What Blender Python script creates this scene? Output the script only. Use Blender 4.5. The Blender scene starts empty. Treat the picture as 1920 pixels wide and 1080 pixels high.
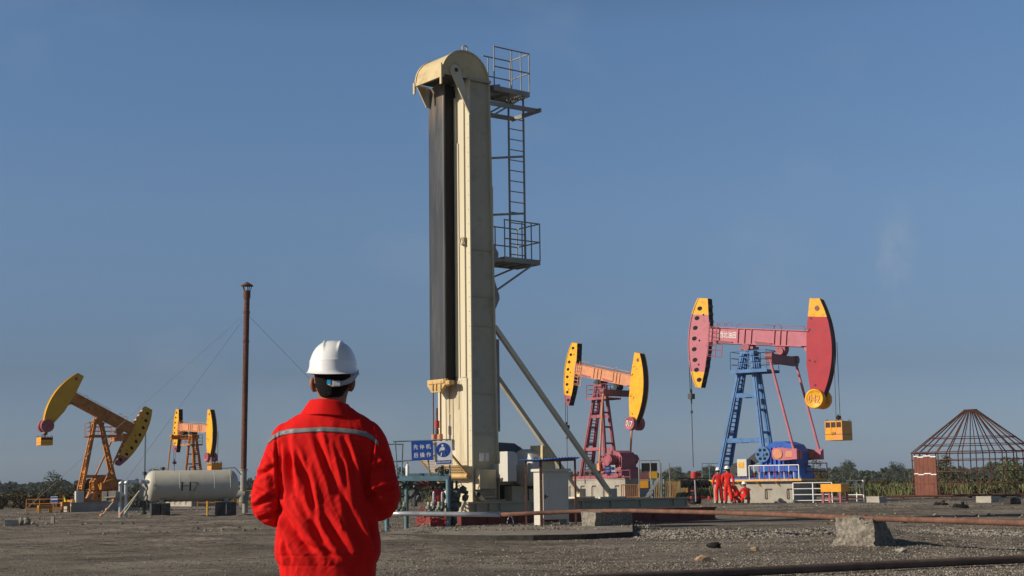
import bpy, bmesh, math, random
import numpy as np
from mathutils import Vector, Matrix, noise
from mathutils.bvhtree import BVHTree

# ------------------------------------------------------------------ camera
SC = bpy.context.scene
COL = SC.collection
F = 2667.0                       # focal length in pixels of the 1920 wide photo
EYE = Vector((0, 0, 1.25))
PITCH = math.atan(364 / F)
ROLL = math.radians(-0.75)
cam_d = bpy.data.cameras.new('camera')
cam_d.sensor_width = 36.0
cam_d.lens = 36.0 * F / 1920
cam_d.clip_start = 0.1
cam_d.clip_end = 9000
cam = bpy.data.objects.new('camera', cam_d)
COL.objects.link(cam)
CM = Matrix.Translation(EYE) @ Matrix.Rotation(math.pi / 2 + PITCH, 4, 'X') @ Matrix.Rotation(ROLL, 4, 'Z')
cam.matrix_world = CM
SC.camera = cam

# ------------------------------------------------------------------ sun and sky
SUN_EL, SUN_AZ = math.radians(25), math.radians(18)      # azimuth: from the left (-X), turned a little behind the camera
SUN_DIR = Vector((-math.cos(SUN_AZ) * math.cos(SUN_EL), -math.sin(SUN_AZ) * math.cos(SUN_EL), math.sin(SUN_EL)))
sl = bpy.data.lights.new('sun', 'SUN')
sl.energy = 5.0
sl.angle = math.radians(0.53)
sl.color = (1.0, 0.90, 0.76)
so = bpy.data.objects.new('sun', sl)
COL.objects.link(so)
so.location = SUN_DIR * 60
so.rotation_euler = SUN_DIR.to_track_quat('Z', 'Y').to_euler()

W = bpy.data.worlds.new('World')
SC.world = W
W.use_nodes = True
wn, wl = W.node_tree.nodes, W.node_tree.links
bg = wn['Background']
sky = wn.new('ShaderNodeTexSky')
sky.sky_type = 'NISHITA'
sky.sun_disc = False
sky.sun_elevation = SUN_EL
sky.sun_rotation = math.atan2(SUN_DIR.x, SUN_DIR.y)
sky.air_density = 1.0
sky.dust_density = 0.6
sky.ozone_density = 1.6
# sky tint by height, dimmed and greyed above the view to weaken fill, with a few very thin clouds
tc = wn.new('ShaderNodeTexCoord')
sep = wn.new('ShaderNodeSeparateXYZ'); wl.new(tc.outputs['Generated'], sep.inputs[0])
rp = wn.new('ShaderNodeValToRGB')
ST = [(0.0, (.43, .58, 1.06)), (.03, (.41, .52, .86)), (.076, (.40, .46, .66)), (.187, (.63, .71, .86)), (.309, (.70, .84, 1.0)), (.44, (.50, .51, .53)), (.8, (.33, .32, .30))]
rp.color_ramp.elements[0].position = ST[0][0]; rp.color_ramp.elements[0].color = (*ST[0][1], 1)
rp.color_ramp.elements[1].position = ST[-1][0]; rp.color_ramp.elements[1].color = (*ST[-1][1], 1)
for p_, c_ in ST[1:-1]:
    e = rp.color_ramp.elements.new(p_); e.color = (*c_, 1)
wl.new(sep.outputs['Z'], rp.inputs[0])
mul = wn.new('ShaderNodeMix'); mul.data_type = 'RGBA'; mul.blend_type = 'MULTIPLY'; mul.inputs[0].default_value = 1.0
wl.new(sky.outputs[0], mul.inputs[6]); wl.new(rp.outputs[0], mul.inputs[7])
cn = wn.new('ShaderNodeTexNoise'); cn.inputs['Scale'].default_value = 7.0; cn.inputs['Detail'].default_value = 7.0
cmap = wn.new('ShaderNodeMapping'); cmap.inputs['Scale'].default_value = (1.0, 1.0, 1.6)
wl.new(tc.outputs['Generated'], cmap.inputs[0]); wl.new(cmap.outputs[0], cn.inputs['Vector'])
cr = wn.new('ShaderNodeMapRange'); cr.inputs[1].default_value = 0.56; cr.inputs[2].default_value = 0.80; cr.inputs[3].default_value = 0.0; cr.inputs[4].default_value = 0.11
wl.new(cn.outputs[0], cr.inputs[0])
cmx = wn.new('ShaderNodeMix'); cmx.data_type = 'RGBA'
wl.new(cr.outputs[0], cmx.inputs[0]); wl.new(mul.outputs[2], cmx.inputs[6]); cmx.inputs[7].default_value = (4.6, 4.6, 4.7, 1)
wl.new(cmx.outputs[2], bg.inputs[0])
# one small wisp of cloud low on the right
dv = (CM.to_3x3() @ Vector(((1682 - 960) / F, (540 - 480) / F, -1))).normalized()
geo_w = wn.new('ShaderNodeVectorMath')
geo_w.operation = 'DISTANCE'
wsc = wn.new('ShaderNodeMapping'); wsc.inputs['Scale'].default_value = (1.8, 1.0, 0.62); wl.new(tc.outputs['Generated'], wsc.inputs[0]); wl.new(wsc.outputs[0], geo_w.inputs[0]); geo_w.inputs[1].default_value = (dv.x * 1.8, dv.y, dv.z * 0.62)
wm = wn.new('ShaderNodeMapRange'); wm.inputs[1].default_value = 0.030; wm.inputs[2].default_value = 0.004; wl.new(geo_w.outputs['Value'], wm.inputs[0])
wnz = wn.new('ShaderNodeTexNoise'); wnz.inputs['Scale'].default_value = 38.0; wnz.inputs['Detail'].default_value = 8.0; wnz.inputs['Roughness'].default_value = 0.65
wmp = wn.new('ShaderNodeMapping'); wmp.inputs['Scale'].default_value = (1.4, 1.0, 0.7); wl.new(tc.outputs['Generated'], wmp.inputs[0]); wl.new(wmp.outputs[0], wnz.inputs['Vector'])
wr2 = wn.new('ShaderNodeMapRange'); wr2.inputs[1].default_value = 0.42; wr2.inputs[2].default_value = 0.75; wr2.inputs[4].default_value = 0.30; wl.new(wnz.outputs[0], wr2.inputs[0])
wmm = wn.new('ShaderNodeMath'); wmm.operation = 'MULTIPLY'; wl.new(wm.outputs[0], wmm.inputs[0]); wl.new(wr2.outputs[0], wmm.inputs[1])
wmix = wn.new('ShaderNodeMix'); wmix.data_type = 'RGBA'; wl.new(wmm.outputs[0], wmix.inputs[0]); wl.new(cmx.outputs[2], wmix.inputs[6]); wmix.inputs[7].default_value = (4.6, 4.7, 4.8, 1)
wl.new(wmix.outputs[2], bg.inputs[0])
bg.inputs[1].default_value = 0.10

SC.view_settings.view_transform = 'Standard'
SC.view_settings.look = 'None'
SC.view_settings.exposure = 0.0
SC.view_settings.gamma = 1.0
SC.cycles.max_bounces = 5
SC.cycles.use_denoising = True

# ------------------------------------------------------------------ helpers
def P(px, py, d):
    """world point seen at photo pixel (px, py) at world depth Y = d"""
    v = CM.to_3x3() @ Vector(((px - 960) / F, (540 - py) / F, -1))
    return EYE + v * (d / v.y)

def G(px, py, z=0.0):
    v = CM.to_3x3() @ Vector(((px - 960) / F, (540 - py) / F, -1))
    return EYE + v * ((z - EYE.z) / v.z)

def gx(px, d):
    """ground point at depth d under photo column px near the ground"""
    return P(px, 960, d).x

def ZAT(px, py, d):
    return P(px, py, d).z

def proj(p):
    q = CM.inverted() @ Vector(p)
    return (960 + F * q.x / -q.z, 540 - F * q.y / -q.z)

def tag(o, label=None, cat=None, group=None, kind=None):
    if label: o['label'] = label
    if cat: o['category'] = cat
    if group: o['group'] = group
    if kind: o['kind'] = kind
    return o

def empty(name, loc=(0, 0, 0), rz=0.0, sc=1.0, label=None, cat=None, group=None, parent=None):
    o = bpy.data.objects.new(name, None)
    o.empty_display_size = 0.2
    COL.objects.link(o)
    o.location = loc
    o.rotation_euler = (0, 0, rz)
    o.scale = (sc, sc, sc)
    if parent: o.parent = parent
    return tag(o, label, cat, group)

def frame(a, b):
    """matrix with Z along a->b"""
    a, b = Vector(a), Vector(b)
    d = b - a
    L = d.length
    z = d.normalized()
    up = Vector((0, 0, 1)) if abs(z.z) < 0.95 else Vector((0, 1, 0))
    x = up.cross(z).normalized()
    y = z.cross(x)
    m = Matrix((x, y, z)).transposed().to_4x4()
    m.translation = a
    return m, L

class MB:
    def __init__(s):
        s.v = []; s.f = []; s.m = []; s.sm = []
    def add(s, vs, fs, mi=0, smooth=False, M=None):
        o = len(s.v)
        for v in vs:
            v = Vector(v)
            s.v.append(tuple(M @ v) if M is not None else tuple(v))
        for f in fs:
            s.f.append([i + o for i in f]); s.m.append(mi); s.sm.append(smooth)
        return s
    def box(s, x0, x1, y0, y1, z0, z1, mi=0, M=None):
        x0, x1 = min(x0, x1), max(x0, x1); y0, y1 = min(y0, y1), max(y0, y1); z0, z1 = min(z0, z1), max(z0, z1)
        v = [(x0, y0, z0), (x1, y0, z0), (x1, y1, z0), (x0, y1, z0), (x0, y0, z1), (x1, y0, z1), (x1, y1, z1), (x0, y1, z1)]
        f = [(3, 2, 1, 0), (4, 5, 6, 7), (0, 1, 5, 4), (1, 2, 6, 5), (2, 3, 7, 6), (3, 0, 4, 7)]
        return s.add(v, f, mi, False, M)
    def bar(s, a, b, w, h=None, mi=0, M=None, ext=0.0):
        h = w if h is None else h
        m, L = frame(a, b)
        if M is not None: m = M @ m
        return s.box(-w / 2, w / 2, -h / 2, h / 2, -ext, L + ext, mi, m)
    def tube(s, a, b, r, n=8, mi=0, r2=None, M=None, caps=True):
        r2 = r if r2 is None else r2
        m, L = frame(a, b)
        if M is not None: m = M @ m
        vs = [(r * math.cos(2 * math.pi * i / n), r * math.sin(2 * math.pi * i / n), 0) for i in range(n)]
        vs += [(r2 * math.cos(2 * math.pi * i / n), r2 * math.sin(2 * math.pi * i / n), L) for i in range(n)]
        fs = [(i, (i + 1) % n, n + (i + 1) % n, n + i) for i in range(n)]
        s.add(vs, fs, mi, n > 5, m)
        if caps:
            s.add(vs, [tuple(range(n - 1, -1, -1)), tuple(range(n, 2 * n))], mi, False, m)
        return s
    def path(s, pts, r, n=6, mi=0, M=None, closed=False):
        pts = [Vector(p) for p in pts]
        k = len(pts)
        rings = []
        prev = None
        for i, p in enumerate(pts):
            if closed: t = pts[(i + 1) % k] - pts[i - 1]
            else: t = pts[min(i + 1, k - 1)] - pts[max(i - 1, 0)]
            t.normalize()
            if prev is None:
                up = Vector((0, 0, 1)) if abs(t.z) < 0.9 else Vector((1, 0, 0))
                x = up.cross(t).normalized()
            else:
                x = (prev - t * prev.dot(t)).normalized()
            prev = x
            y = t.cross(x)
            rings.append([p + x * (r * math.cos(2 * math.pi * j / n)) + y * (r * math.sin(2 * math.pi * j / n)) for j in range(n)])
        vs = [v for q in rings for v in q]
        fs = []
        for i in range(k if closed else k - 1):
            a = i * n; b = ((i + 1) % k) * n
            for j in range(n):
                fs.append((a + j, a + (j + 1) % n, b + (j + 1) % n, b + j))
        if not closed:
            fs.append(tuple(range(n - 1, -1, -1))); fs.append(tuple((k - 1) * n + j for j in range(n)))
        return s.add(vs, fs, mi, True, M)
    def prism(s, poly, y0, y1, mi=0, side=None, M=None, smooth=False):
        """polygon in x,z extruded along y"""
        side = mi if side is None else side
        n = len(poly)
        vs = [(x, y0, z) for x, z in poly] + [(x, y1, z) for x, z in poly]
        ar = sum(poly[i][0] * poly[(i + 1) % n][1] - poly[(i + 1) % n][0] * poly[i][1] for i in range(n))
        a, b = tuple(range(n)), tuple(range(2 * n - 1, n - 1, -1))
        if (ar < 0): a, b = a[::-1], b[::-1]
        s.add(vs, [a, b], mi, False, M)
        fs = []
        for i in range(n):
            j = (i + 1) % n
            f = (i, i + n, j + n, j)
            fs.append(f if ar > 0 else f[::-1])
        return s.add(vs, fs, side, smooth, M)
    def lathe(s, prof, n=24, mi=0, M=None, smooth=True):
        """profile (r, z) about z"""
        vs = []
        for r, z in prof:
            for i in range(n):
                a = 2 * math.pi * i / n
                vs.append((r * math.cos(a), r * math.sin(a), z))
        fs = []
        for k in range(len(prof) - 1):
            for i in range(n):
                j = (i + 1) % n
                fs.append((k * n + i, k * n + j, (k + 1) * n + j, (k + 1) * n + i))
        fs.append(tuple(range(n - 1, -1, -1))); fs.append(tuple((len(prof) - 1) * n + i for i in range(n)))
        return s.add(vs, fs, mi, smooth, M)
    def rock(s, c, rx, ry, rz, seed=0, sub=2, mi=0, M=None, rough=0.25):
        bm = bmesh.new()
        bmesh.ops.create_icosphere(bm, subdivisions=sub, radius=1.0)
        vs = []
        for v in bm.verts:
            k = 1 + rough * (noise.noise(v.co * 1.3 + Vector((seed * 7.1, seed * 3.3, 0))) * 1.4 + 0.5 * noise.noise(v.co * 4.1 + Vector((seed, 0, 9))))
            vs.append((c[0] + v.co.x * rx * k, c[1] + v.co.y * ry * k, c[2] + v.co.z * rz * k))
        fs = [tuple(v.index for v in f.verts) for f in bm.faces]
        bm.free()
        return s.add(vs, fs, mi, False, M)
    def build(s, name, mats, parent=None, bevel=0.0):
        me = bpy.data.meshes.new(name)
        me.from_pydata(s.v, [], s.f)
        mats = mats if isinstance(mats, (list, tuple)) else [mats]
        for m in mats: me.materials.append(m)
        me.polygons.foreach_set('material_index', s.m)
        me.polygons.foreach_set('use_smooth', s.sm)
        me.update()
        o = bpy.data.objects.new(name, me)
        COL.objects.link(o)
        if parent: o.parent = parent
        if bevel:
            b = o.modifiers.new('bevel', 'BEVEL'); b.width = bevel; b.segments = 2; b.limit_method = 'ANGLE'; b.angle_limit = math.radians(50)
        return o

def rotz(a, loc=(0, 0, 0)):
    return Matrix.Translation(loc) @ Matrix.Rotation(a, 4, 'Z')

def obj_from(name, verts, faces, mat, parent=None, smooth=False):
    me = bpy.data.meshes.new(name)
    me.from_pydata(verts, [], faces)
    me.materials.append(mat)
    if smooth: me.polygons.foreach_set('use_smooth', [True] * len(me.polygons))
    o = bpy.data.objects.new(name, me)
    COL.objects.link(o)
    if parent: o.parent = parent
    return o

def np_obj(name, V, Fc, mats, mi=None, parent=None, smooth=False):
    """fast mesh from numpy arrays: V (n,3), Fc (m,k)"""
    me = bpy.data.meshes.new(name)
    n, m, k = len(V), len(Fc), Fc.shape[1]
    me.vertices.add(n); me.vertices.foreach_set('co', np.asarray(V, np.float32).ravel())
    me.loops.add(m * k); me.loops.foreach_set('vertex_index', np.asarray(Fc, np.int32).ravel())
    me.polygons.add(m); me.polygons.foreach_set('loop_start', np.arange(0, m * k, k, dtype=np.int32))
    me.polygons.foreach_set('loop_total', np.full(m, k, np.int32))
    mats = mats if isinstance(mats, (list, tuple)) else [mats]
    for q in mats: me.materials.append(q)
    if mi is not None: me.polygons.foreach_set('material_index', np.asarray(mi, np.int32))
    me.polygons.foreach_set('use_smooth', np.full(m, smooth))
    me.update(calc_edges=True)
    me.validate()
    o = bpy.data.objects.new(name, me)
    COL.objects.link(o)
    if parent: o.parent = parent
    return o

def text_obj(name, s, mat, M, height, width=None, parent=None, bold=0.0, depth=0.004):
    """lettering as a thin solid mesh, centred, standing in the local XZ plane facing -Y, placed by M"""
    c = bpy.data.curves.new('lettering', 'FONT')
    c.body = s; c.align_x = 'CENTER'; c.align_y = 'CENTER'; c.extrude = 0.02; c.offset = bold; c.space_line = 1.25; c.resolution_u = 3
    t = bpy.data.objects.new('lettering', c)
    COL.objects.link(t)
    dg = bpy.context.evaluated_depsgraph_get()
    me = bpy.data.meshes.new_from_object(t.evaluated_get(dg))
    bpy.data.objects.remove(t); bpy.data.curves.remove(c)
    if len(me.vertices) == 0: return None
    xs = [v.co.x for v in me.vertices]; ys = [v.co.y for v in me.vertices]
    cx, cy = (min(xs) + max(xs)) / 2, (min(ys) + max(ys)) / 2
    sy = height / (max(ys) - min(ys)); sx = sy if width is None else width / (max(xs) - min(xs))
    for v in me.vertices:
        x, y, z = v.co
        v.co = M @ Vector(((x - cx) * sx, -(z / 0.02) * depth * 0.5, (y - cy) * sy))
    me.materials.clear(); me.materials.append(mat)
    o = bpy.data.objects.new(name, me)
    COL.objects.link(o)
    if parent: o.parent = parent
    return o

# ------------------------------------------------------------------ materials
def mat(name, col, rough=0.6, metal=0.0, var=0.12, scale=2.0, dirt=None, dirt_amt=0.0, dirt_scale=3.0, bump=0.0, bump_scale=40.0,
        streak=False, spec=0.3, coat=0.0, col2=None, mixscale=None):
    m = bpy.data.materials.new(name)
    m.use_nodes = True
    n, l = m.node_tree.nodes, m.node_tree.links
    b = n['Principled BSDF']
    b.inputs['Roughness'].default_value = rough
    b.inputs['Metallic'].default_value = metal
    b.inputs['Specular IOR Level'].default_value = spec
    b.inputs['Coat Weight'].default_value = coat
    tc = n.new('ShaderNodeTexCoord')
    vec = tc.outputs['Object']
    if streak:
        mp = n.new('ShaderNodeMapping'); mp.inputs['Scale'].default_value = (1, 1, 0.12)
        l.new(vec, mp.inputs[0]); svec = mp.outputs[0]
    else: svec = vec
    nz = n.new('ShaderNodeTexNoise'); nz.inputs['Scale'].default_value = scale; nz.inputs['Detail'].default_value = 5
    l.new(svec, nz.inputs['Vector'])
    r = n.new('ShaderNodeValToRGB')
    lo = [c * (1 - var) for c in col]; hi = [min(1, c * (1 + var)) for c in (col2 or col)]
    r.color_ramp.elements[0].position = 0.35; r.color_ramp.elements[0].color = (*lo, 1)
    r.color_ramp.elements[1].position = 0.65; r.color_ramp.elements[1].color = (*hi, 1)
    l.new(nz.outputs[0], r.inputs[0])
    out = r.outputs[0]
    if dirt:
        n2 = n.new('ShaderNodeTexNoise'); n2.inputs['Scale'].default_value = dirt_scale; n2.inputs['Detail'].default_value = 8; n2.inputs['Roughness'].default_value = 0.65
        l.new(svec, n2.inputs['Vector'])
        mr = n.new('ShaderNodeMapRange'); mr.inputs[1].default_value = 0.52; mr.inputs[2].default_value = 0.68; mr.inputs[4].default_value = dirt_amt
        l.new(n2.outputs[0], mr.inputs[0])
        mx = n.new('ShaderNodeMix'); mx.data_type = 'RGBA'
        l.new(mr.outputs[0], mx.inputs[0]); l.new(out, mx.inputs[6]); mx.inputs[7].default_value = (*dirt, 1)
        out = mx.outputs[2]
    l.new(out, b.inputs['Base Color'])
    rr = n.new('ShaderNodeMapRange'); rr.inputs[3].default_value = max(0, rough - 0.1); rr.inputs[4].default_value = min(1, rough + 0.12)
    l.new(nz.outputs[0], rr.inputs[0]); l.new(rr.outputs[0], b.inputs['Roughness'])
    if bump:
        n3 = n.new('ShaderNodeTexNoise'); n3.inputs['Scale'].default_value = bump_scale; n3.inputs['Detail'].default_value = 4
        l.new(vec, n3.inputs['Vector'])
        bp = n.new('ShaderNodeBump'); bp.inputs['Strength'].default_value = bump; bp.inputs['Distance'].default_value = 0.02
        l.new(n3.outputs[0], bp.inputs['Height']); l.new(bp.outputs[0], b.inputs['Normal'])
    return m

RUST = (0.10, 0.035, 0.015)
M = {}
M['cream'] = mat('cream_paint', (0.60, 0.535, 0.38), 0.5, var=0.06, scale=1.2, dirt=(0.34, 0.245, 0.13), dirt_amt=0.7, dirt_scale=1.6, streak=True, bump=0.08, bump_scale=6)
M['drum'] = mat('drum_cream_paint', (0.58, 0.46, 0.25), 0.5, var=0.08, scale=1.5, dirt=(0.30, 0.15, 0.06), dirt_amt=0.6, dirt_scale=2.4)
M['creamgrey'] = mat('shaded_cream_paint', (0.43, 0.385, 0.27), 0.55, var=0.08, scale=1.0, dirt=(0.20, 0.14, 0.07), dirt_amt=0.4, dirt_scale=2.0)  # darker copy of the cream paint, the tower side's shade is in its colour
M['belt'] = mat('rubber_belt', (0.048, 0.050, 0.054), 0.42, var=0.22, scale=3.0, streak=True, dirt=(0.12, 0.11, 0.10), dirt_amt=0.6, dirt_scale=4)
def belt_stain():
    m = M['belt']; n, l = m.node_tree.nodes, m.node_tree.links
    b = n['Principled BSDF']; old = b.inputs['Base Color'].links[0].from_socket
    t_ = n.new('ShaderNodeTexCoord'); s_ = n.new('ShaderNodeSeparateXYZ'); l.new(t_.outputs['Object'], s_.inputs[0])
    z_ = n.new('ShaderNodeTexNoise'); z_.inputs['Scale'].default_value = 2.6; z_.inputs['Detail'].default_value = 6
    mp = n.new('ShaderNodeMapping'); mp.inputs['Scale'].default_value = (1, 1.6, .25); l.new(t_.outputs['Object'], mp.inputs[0]); l.new(mp.outputs[0], z_.inputs['Vector'])
    a = n.new('ShaderNodeMath'); a.operation = 'MULTIPLY_ADD'; a.inputs[1].default_value = 5.0; l.new(z_.outputs[0], a.inputs[0]); l.new(s_.outputs['Z'], a.inputs[2])
    r = n.new('ShaderNodeMapRange'); r.inputs[1].default_value = 13.6; r.inputs[2].default_value = 15.2; r.inputs[4].default_value = .85; l.new(a.outputs[0], r.inputs[0])
    x = n.new('ShaderNodeMix'); x.data_type = 'RGBA'; l.new(r.outputs[0], x.inputs[0]); l.new(old, x.inputs[6]); x.inputs[7].default_value = (.17, .125, .085, 1)
    l.new(x.outputs[2], b.inputs['Base Color'])
belt_stain()
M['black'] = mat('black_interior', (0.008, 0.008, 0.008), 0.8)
M['dark'] = mat('dark_steel', (0.035, 0.035, 0.035), 0.6, var=0.3)
M['greysteel'] = mat('grey_steel', (0.27, 0.26, 0.225), 0.5, var=0.15, dirt=RUST, dirt_amt=0.3)
M['slate'] = mat('slate_blue_grey_paint', (0.065, 0.08, 0.095), 0.5, var=0.15)
M['yellowcast'] = mat('ochre_paint', (0.56, 0.37, 0.15), 0.5, var=0.12, dirt=(0.2, 0.1, 0.04), dirt_amt=0.5, dirt_scale=6)
M['maroon'] = mat('maroon_primer', (0.17, 0.030, 0.024), 0.65, var=0.2, dirt=(0.12, 0.07, 0.05), dirt_amt=0.4, dirt_scale=4)
M['rust'] = mat('rusty_steel', (0.125, 0.050, 0.030), 0.8, var=0.35, scale=9, dirt=(0.07, 0.03, 0.02), dirt_amt=0.6, dirt_scale=6, bump=0.2)
M['rustpipe'] = mat('rusty_pipe', (0.155, 0.076, 0.050), 0.8, var=0.25, scale=5, dirt=(0.10, 0.045, 0.03), dirt_amt=0.6, dirt_scale=3, bump=0.2)
M['darkrust'] = mat('dark_rusty_pipe', (0.105, 0.072, 0.055), 0.7, var=0.25, scale=5, dirt=(0.10, 0.06, 0.04), dirt_amt=0.6, dirt_scale=2, bump=0.2)
M['brownrust'] = mat('brown_rust_sheet', (0.15, 0.054, 0.036), 0.85, var=0.15, scale=2, dirt=(0.30, 0.12, 0.07), dirt_amt=0.3, dirt_scale=5)
M['concrete'] = mat('concrete', (0.36, 0.335, 0.28), 0.9, var=0.15, scale=1.5, dirt=(0.20, 0.18, 0.15), dirt_amt=0.6, dirt_scale=3, bump=0.4, bump_scale=25)
M['roughconc'] = mat('rough_aggregate_concrete', (0.225, 0.20, 0.16), 0.95, var=0.3, scale=14, dirt=(0.10, 0.09, 0.08), dirt_amt=0.7, dirt_scale=16, bump=1.0, bump_scale=22)
M['darkconc'] = mat('tarred_concrete', (0.045, 0.043, 0.04), 0.8, var=0.3, scale=3, dirt=(0.16, 0.15, 0.13), dirt_amt=0.7, dirt_scale=2.5)
M['yellow'] = mat('yellow_paint', (0.78, 0.39, 0.012), 0.45, var=0.06, dirt=(0.30, 0.12, 0.02), dirt_amt=0.6, dirt_scale=3.5)
M['yellow2'] = mat('golden_paint', (0.64, 0.34, 0.014), 0.45, var=0.08, dirt=(0.30, 0.12, 0.02), dirt_amt=0.4, dirt_scale=4)
M['orange'] = mat('orange_paint', (0.46, 0.175, 0.028), 0.5, var=0.15, dirt=(0.17, 0.06, 0.02), dirt_amt=0.8, dirt_scale=3)
M['salmon'] = mat('faded_orange_paint', (0.60, 0.26, 0.13), 0.5, var=0.10, dirt=(0.45, 0.20, 0.15), dirt_amt=0.5, dirt_scale=3)
M['pink'] = mat('faded_pink_paint', (0.47, 0.145, 0.18), 0.5, var=0.07, dirt=(0.30, 0.09, 0.10), dirt_amt=0.6, dirt_scale=3.5)
M['red'] = mat('red_paint', (0.38, 0.018, 0.032), 0.45, var=0.07, dirt=(0.24, 0.03, 0.04), dirt_amt=0.6, dirt_scale=3)
M['rosepost'] = mat('rose_paint', (0.34, 0.095, 0.115), 0.5, var=0.15, dirt=(0.14, 0.045, 0.045), dirt_amt=0.8, dirt_scale=3)
M['blue'] = mat('pale_blue_paint', (0.065, 0.175, 0.38), 0.45, var=0.15, dirt=(0.05, 0.10, 0.19), dirt_amt=0.8, dirt_scale=3)
M['gearblue'] = mat('strong_blue_paint', (0.020, 0.105, 0.44), 0.4, var=0.12, dirt=(0.02, 0.06, 0.18), dirt_amt=0.5, dirt_scale=3)
M['signblue'] = mat('sign_blue', (0.007, 0.048, 0.26), 0.45, var=0.04)
M['signwhite'] = mat('sign_white', (0.54, 0.55, 0.54), 0.5, var=0.04)
M['white'] = mat('white_paint', (0.78, 0.77, 0.73), 0.5, var=0.04, dirt=(0.45, 0.40, 0.33), dirt_amt=0.3, dirt_scale=4)
M['tank'] = mat('off_white_tank_paint', (0.52, 0.49, 0.40), 0.5, var=0.07, scale=1.2, dirt=(0.36, 0.27, 0.16), dirt_amt=0.6, dirt_scale=1.1)
M['cabinet'] = mat('light_grey_cabinet_paint', (0.55, 0.53, 0.46), 0.45, var=0.04, dirt=(0.42, 0.39, 0.33), dirt_amt=0.3, dirt_scale=2)
M['roofblue'] = mat('blue_roof_sheet', (0.03, 0.15, 0.60), 0.35, var=0.1)
M['galv'] = mat('galvanised_steel', (0.50, 0.52, 0.54), 0.35, metal=0.55, var=0.15, dirt=(0.25, 0.24, 0.22), dirt_amt=0.4, dirt_scale=5)
M['teal'] = mat('pale_teal_paint', (0.11, 0.20, 0.24), 0.55, var=0.2, dirt=(0.08, 0.10, 0.10), dirt_amt=0.6, dirt_scale=5)
M['valve'] = mat('oily_valve_paint', (0.07, 0.085, 0.075), 0.4, var=0.4, scale=8, dirt=(0.015, 0.012, 0.01), dirt_amt=0.9, dirt_scale=7)
M['palevalve'] = mat('chalky_green_valve_paint', (0.36, 0.38, 0.28), 0.5, var=0.3, scale=8, dirt=(0.06, 0.05, 0.04), dirt_amt=0.8, dirt_scale=8)
M['valvered'] = mat('red_valve_paint', (0.42, 0.035, 0.03), 0.5, var=0.25, dirt=(0.05, 0.01, 0.01), dirt_amt=0.5, dirt_scale=8)
M['blackpaint'] = mat('black_lettering', (0.02, 0.02, 0.02), 0.6)
M['coverall'] = mat('red_coverall_cloth', (0.70, 0.022, 0.012), 0.85, var=0.12, scale=4)
M['skin'] = mat('skin', (0.28, 0.13, 0.08), 0.55, var=0.08)
M['hair'] = mat('black_hair', (0.004, 0.0035, 0.003), 0.75, var=0.3, scale=30, spec=0.2, bump=0.6, bump_scale=180)
M['helmet'] = mat('white_helmet_plastic', (0.78, 0.78, 0.77), 0.25, var=0.02, coat=0.25, dirt=(0.55, 0.52, 0.46), dirt_amt=0.5, dirt_scale=11)
M['boot'] = mat('black_boot_leather', (0.015, 0.014, 0.012), 0.5)
M['bark'] = mat('bark', (0.10, 0.075, 0.05), 0.9, var=0.3)
M['wire'] = mat('light_steel_wire', (0.22, 0.22, 0.22), 0.5)
M['cable'] = mat('steel_wire', (0.06, 0.06, 0.06), 0.5)
# ------------------------------------------------------------------ ground
rng = np.random.default_rng(5)
random.seed(5)

def vnoise(x, y, sc, seed):
    """cheap smooth value noise with numpy"""
    r = np.random.default_rng(seed).random((256, 256))
    x = x / sc + 1000.3; y = y / sc + 1000.7
    xi = np.floor(x).astype(int); yi = np.floor(y).astype(int)
    fx = x - xi; fy = y - yi
    fx = fx * fx * (3 - 2 * fx); fy = fy * fy * (3 - 2 * fy)
    a = r[xi % 256, yi % 256]; b = r[(xi + 1) % 256, yi % 256]; c = r[xi % 256, (yi + 1) % 256]; d = r[(xi + 1) % 256, (yi + 1) % 256]
    return (a * (1 - fx) + b * fx) * (1 - fy) + (c * (1 - fx) + d * fx) * fy - 0.5

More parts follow.
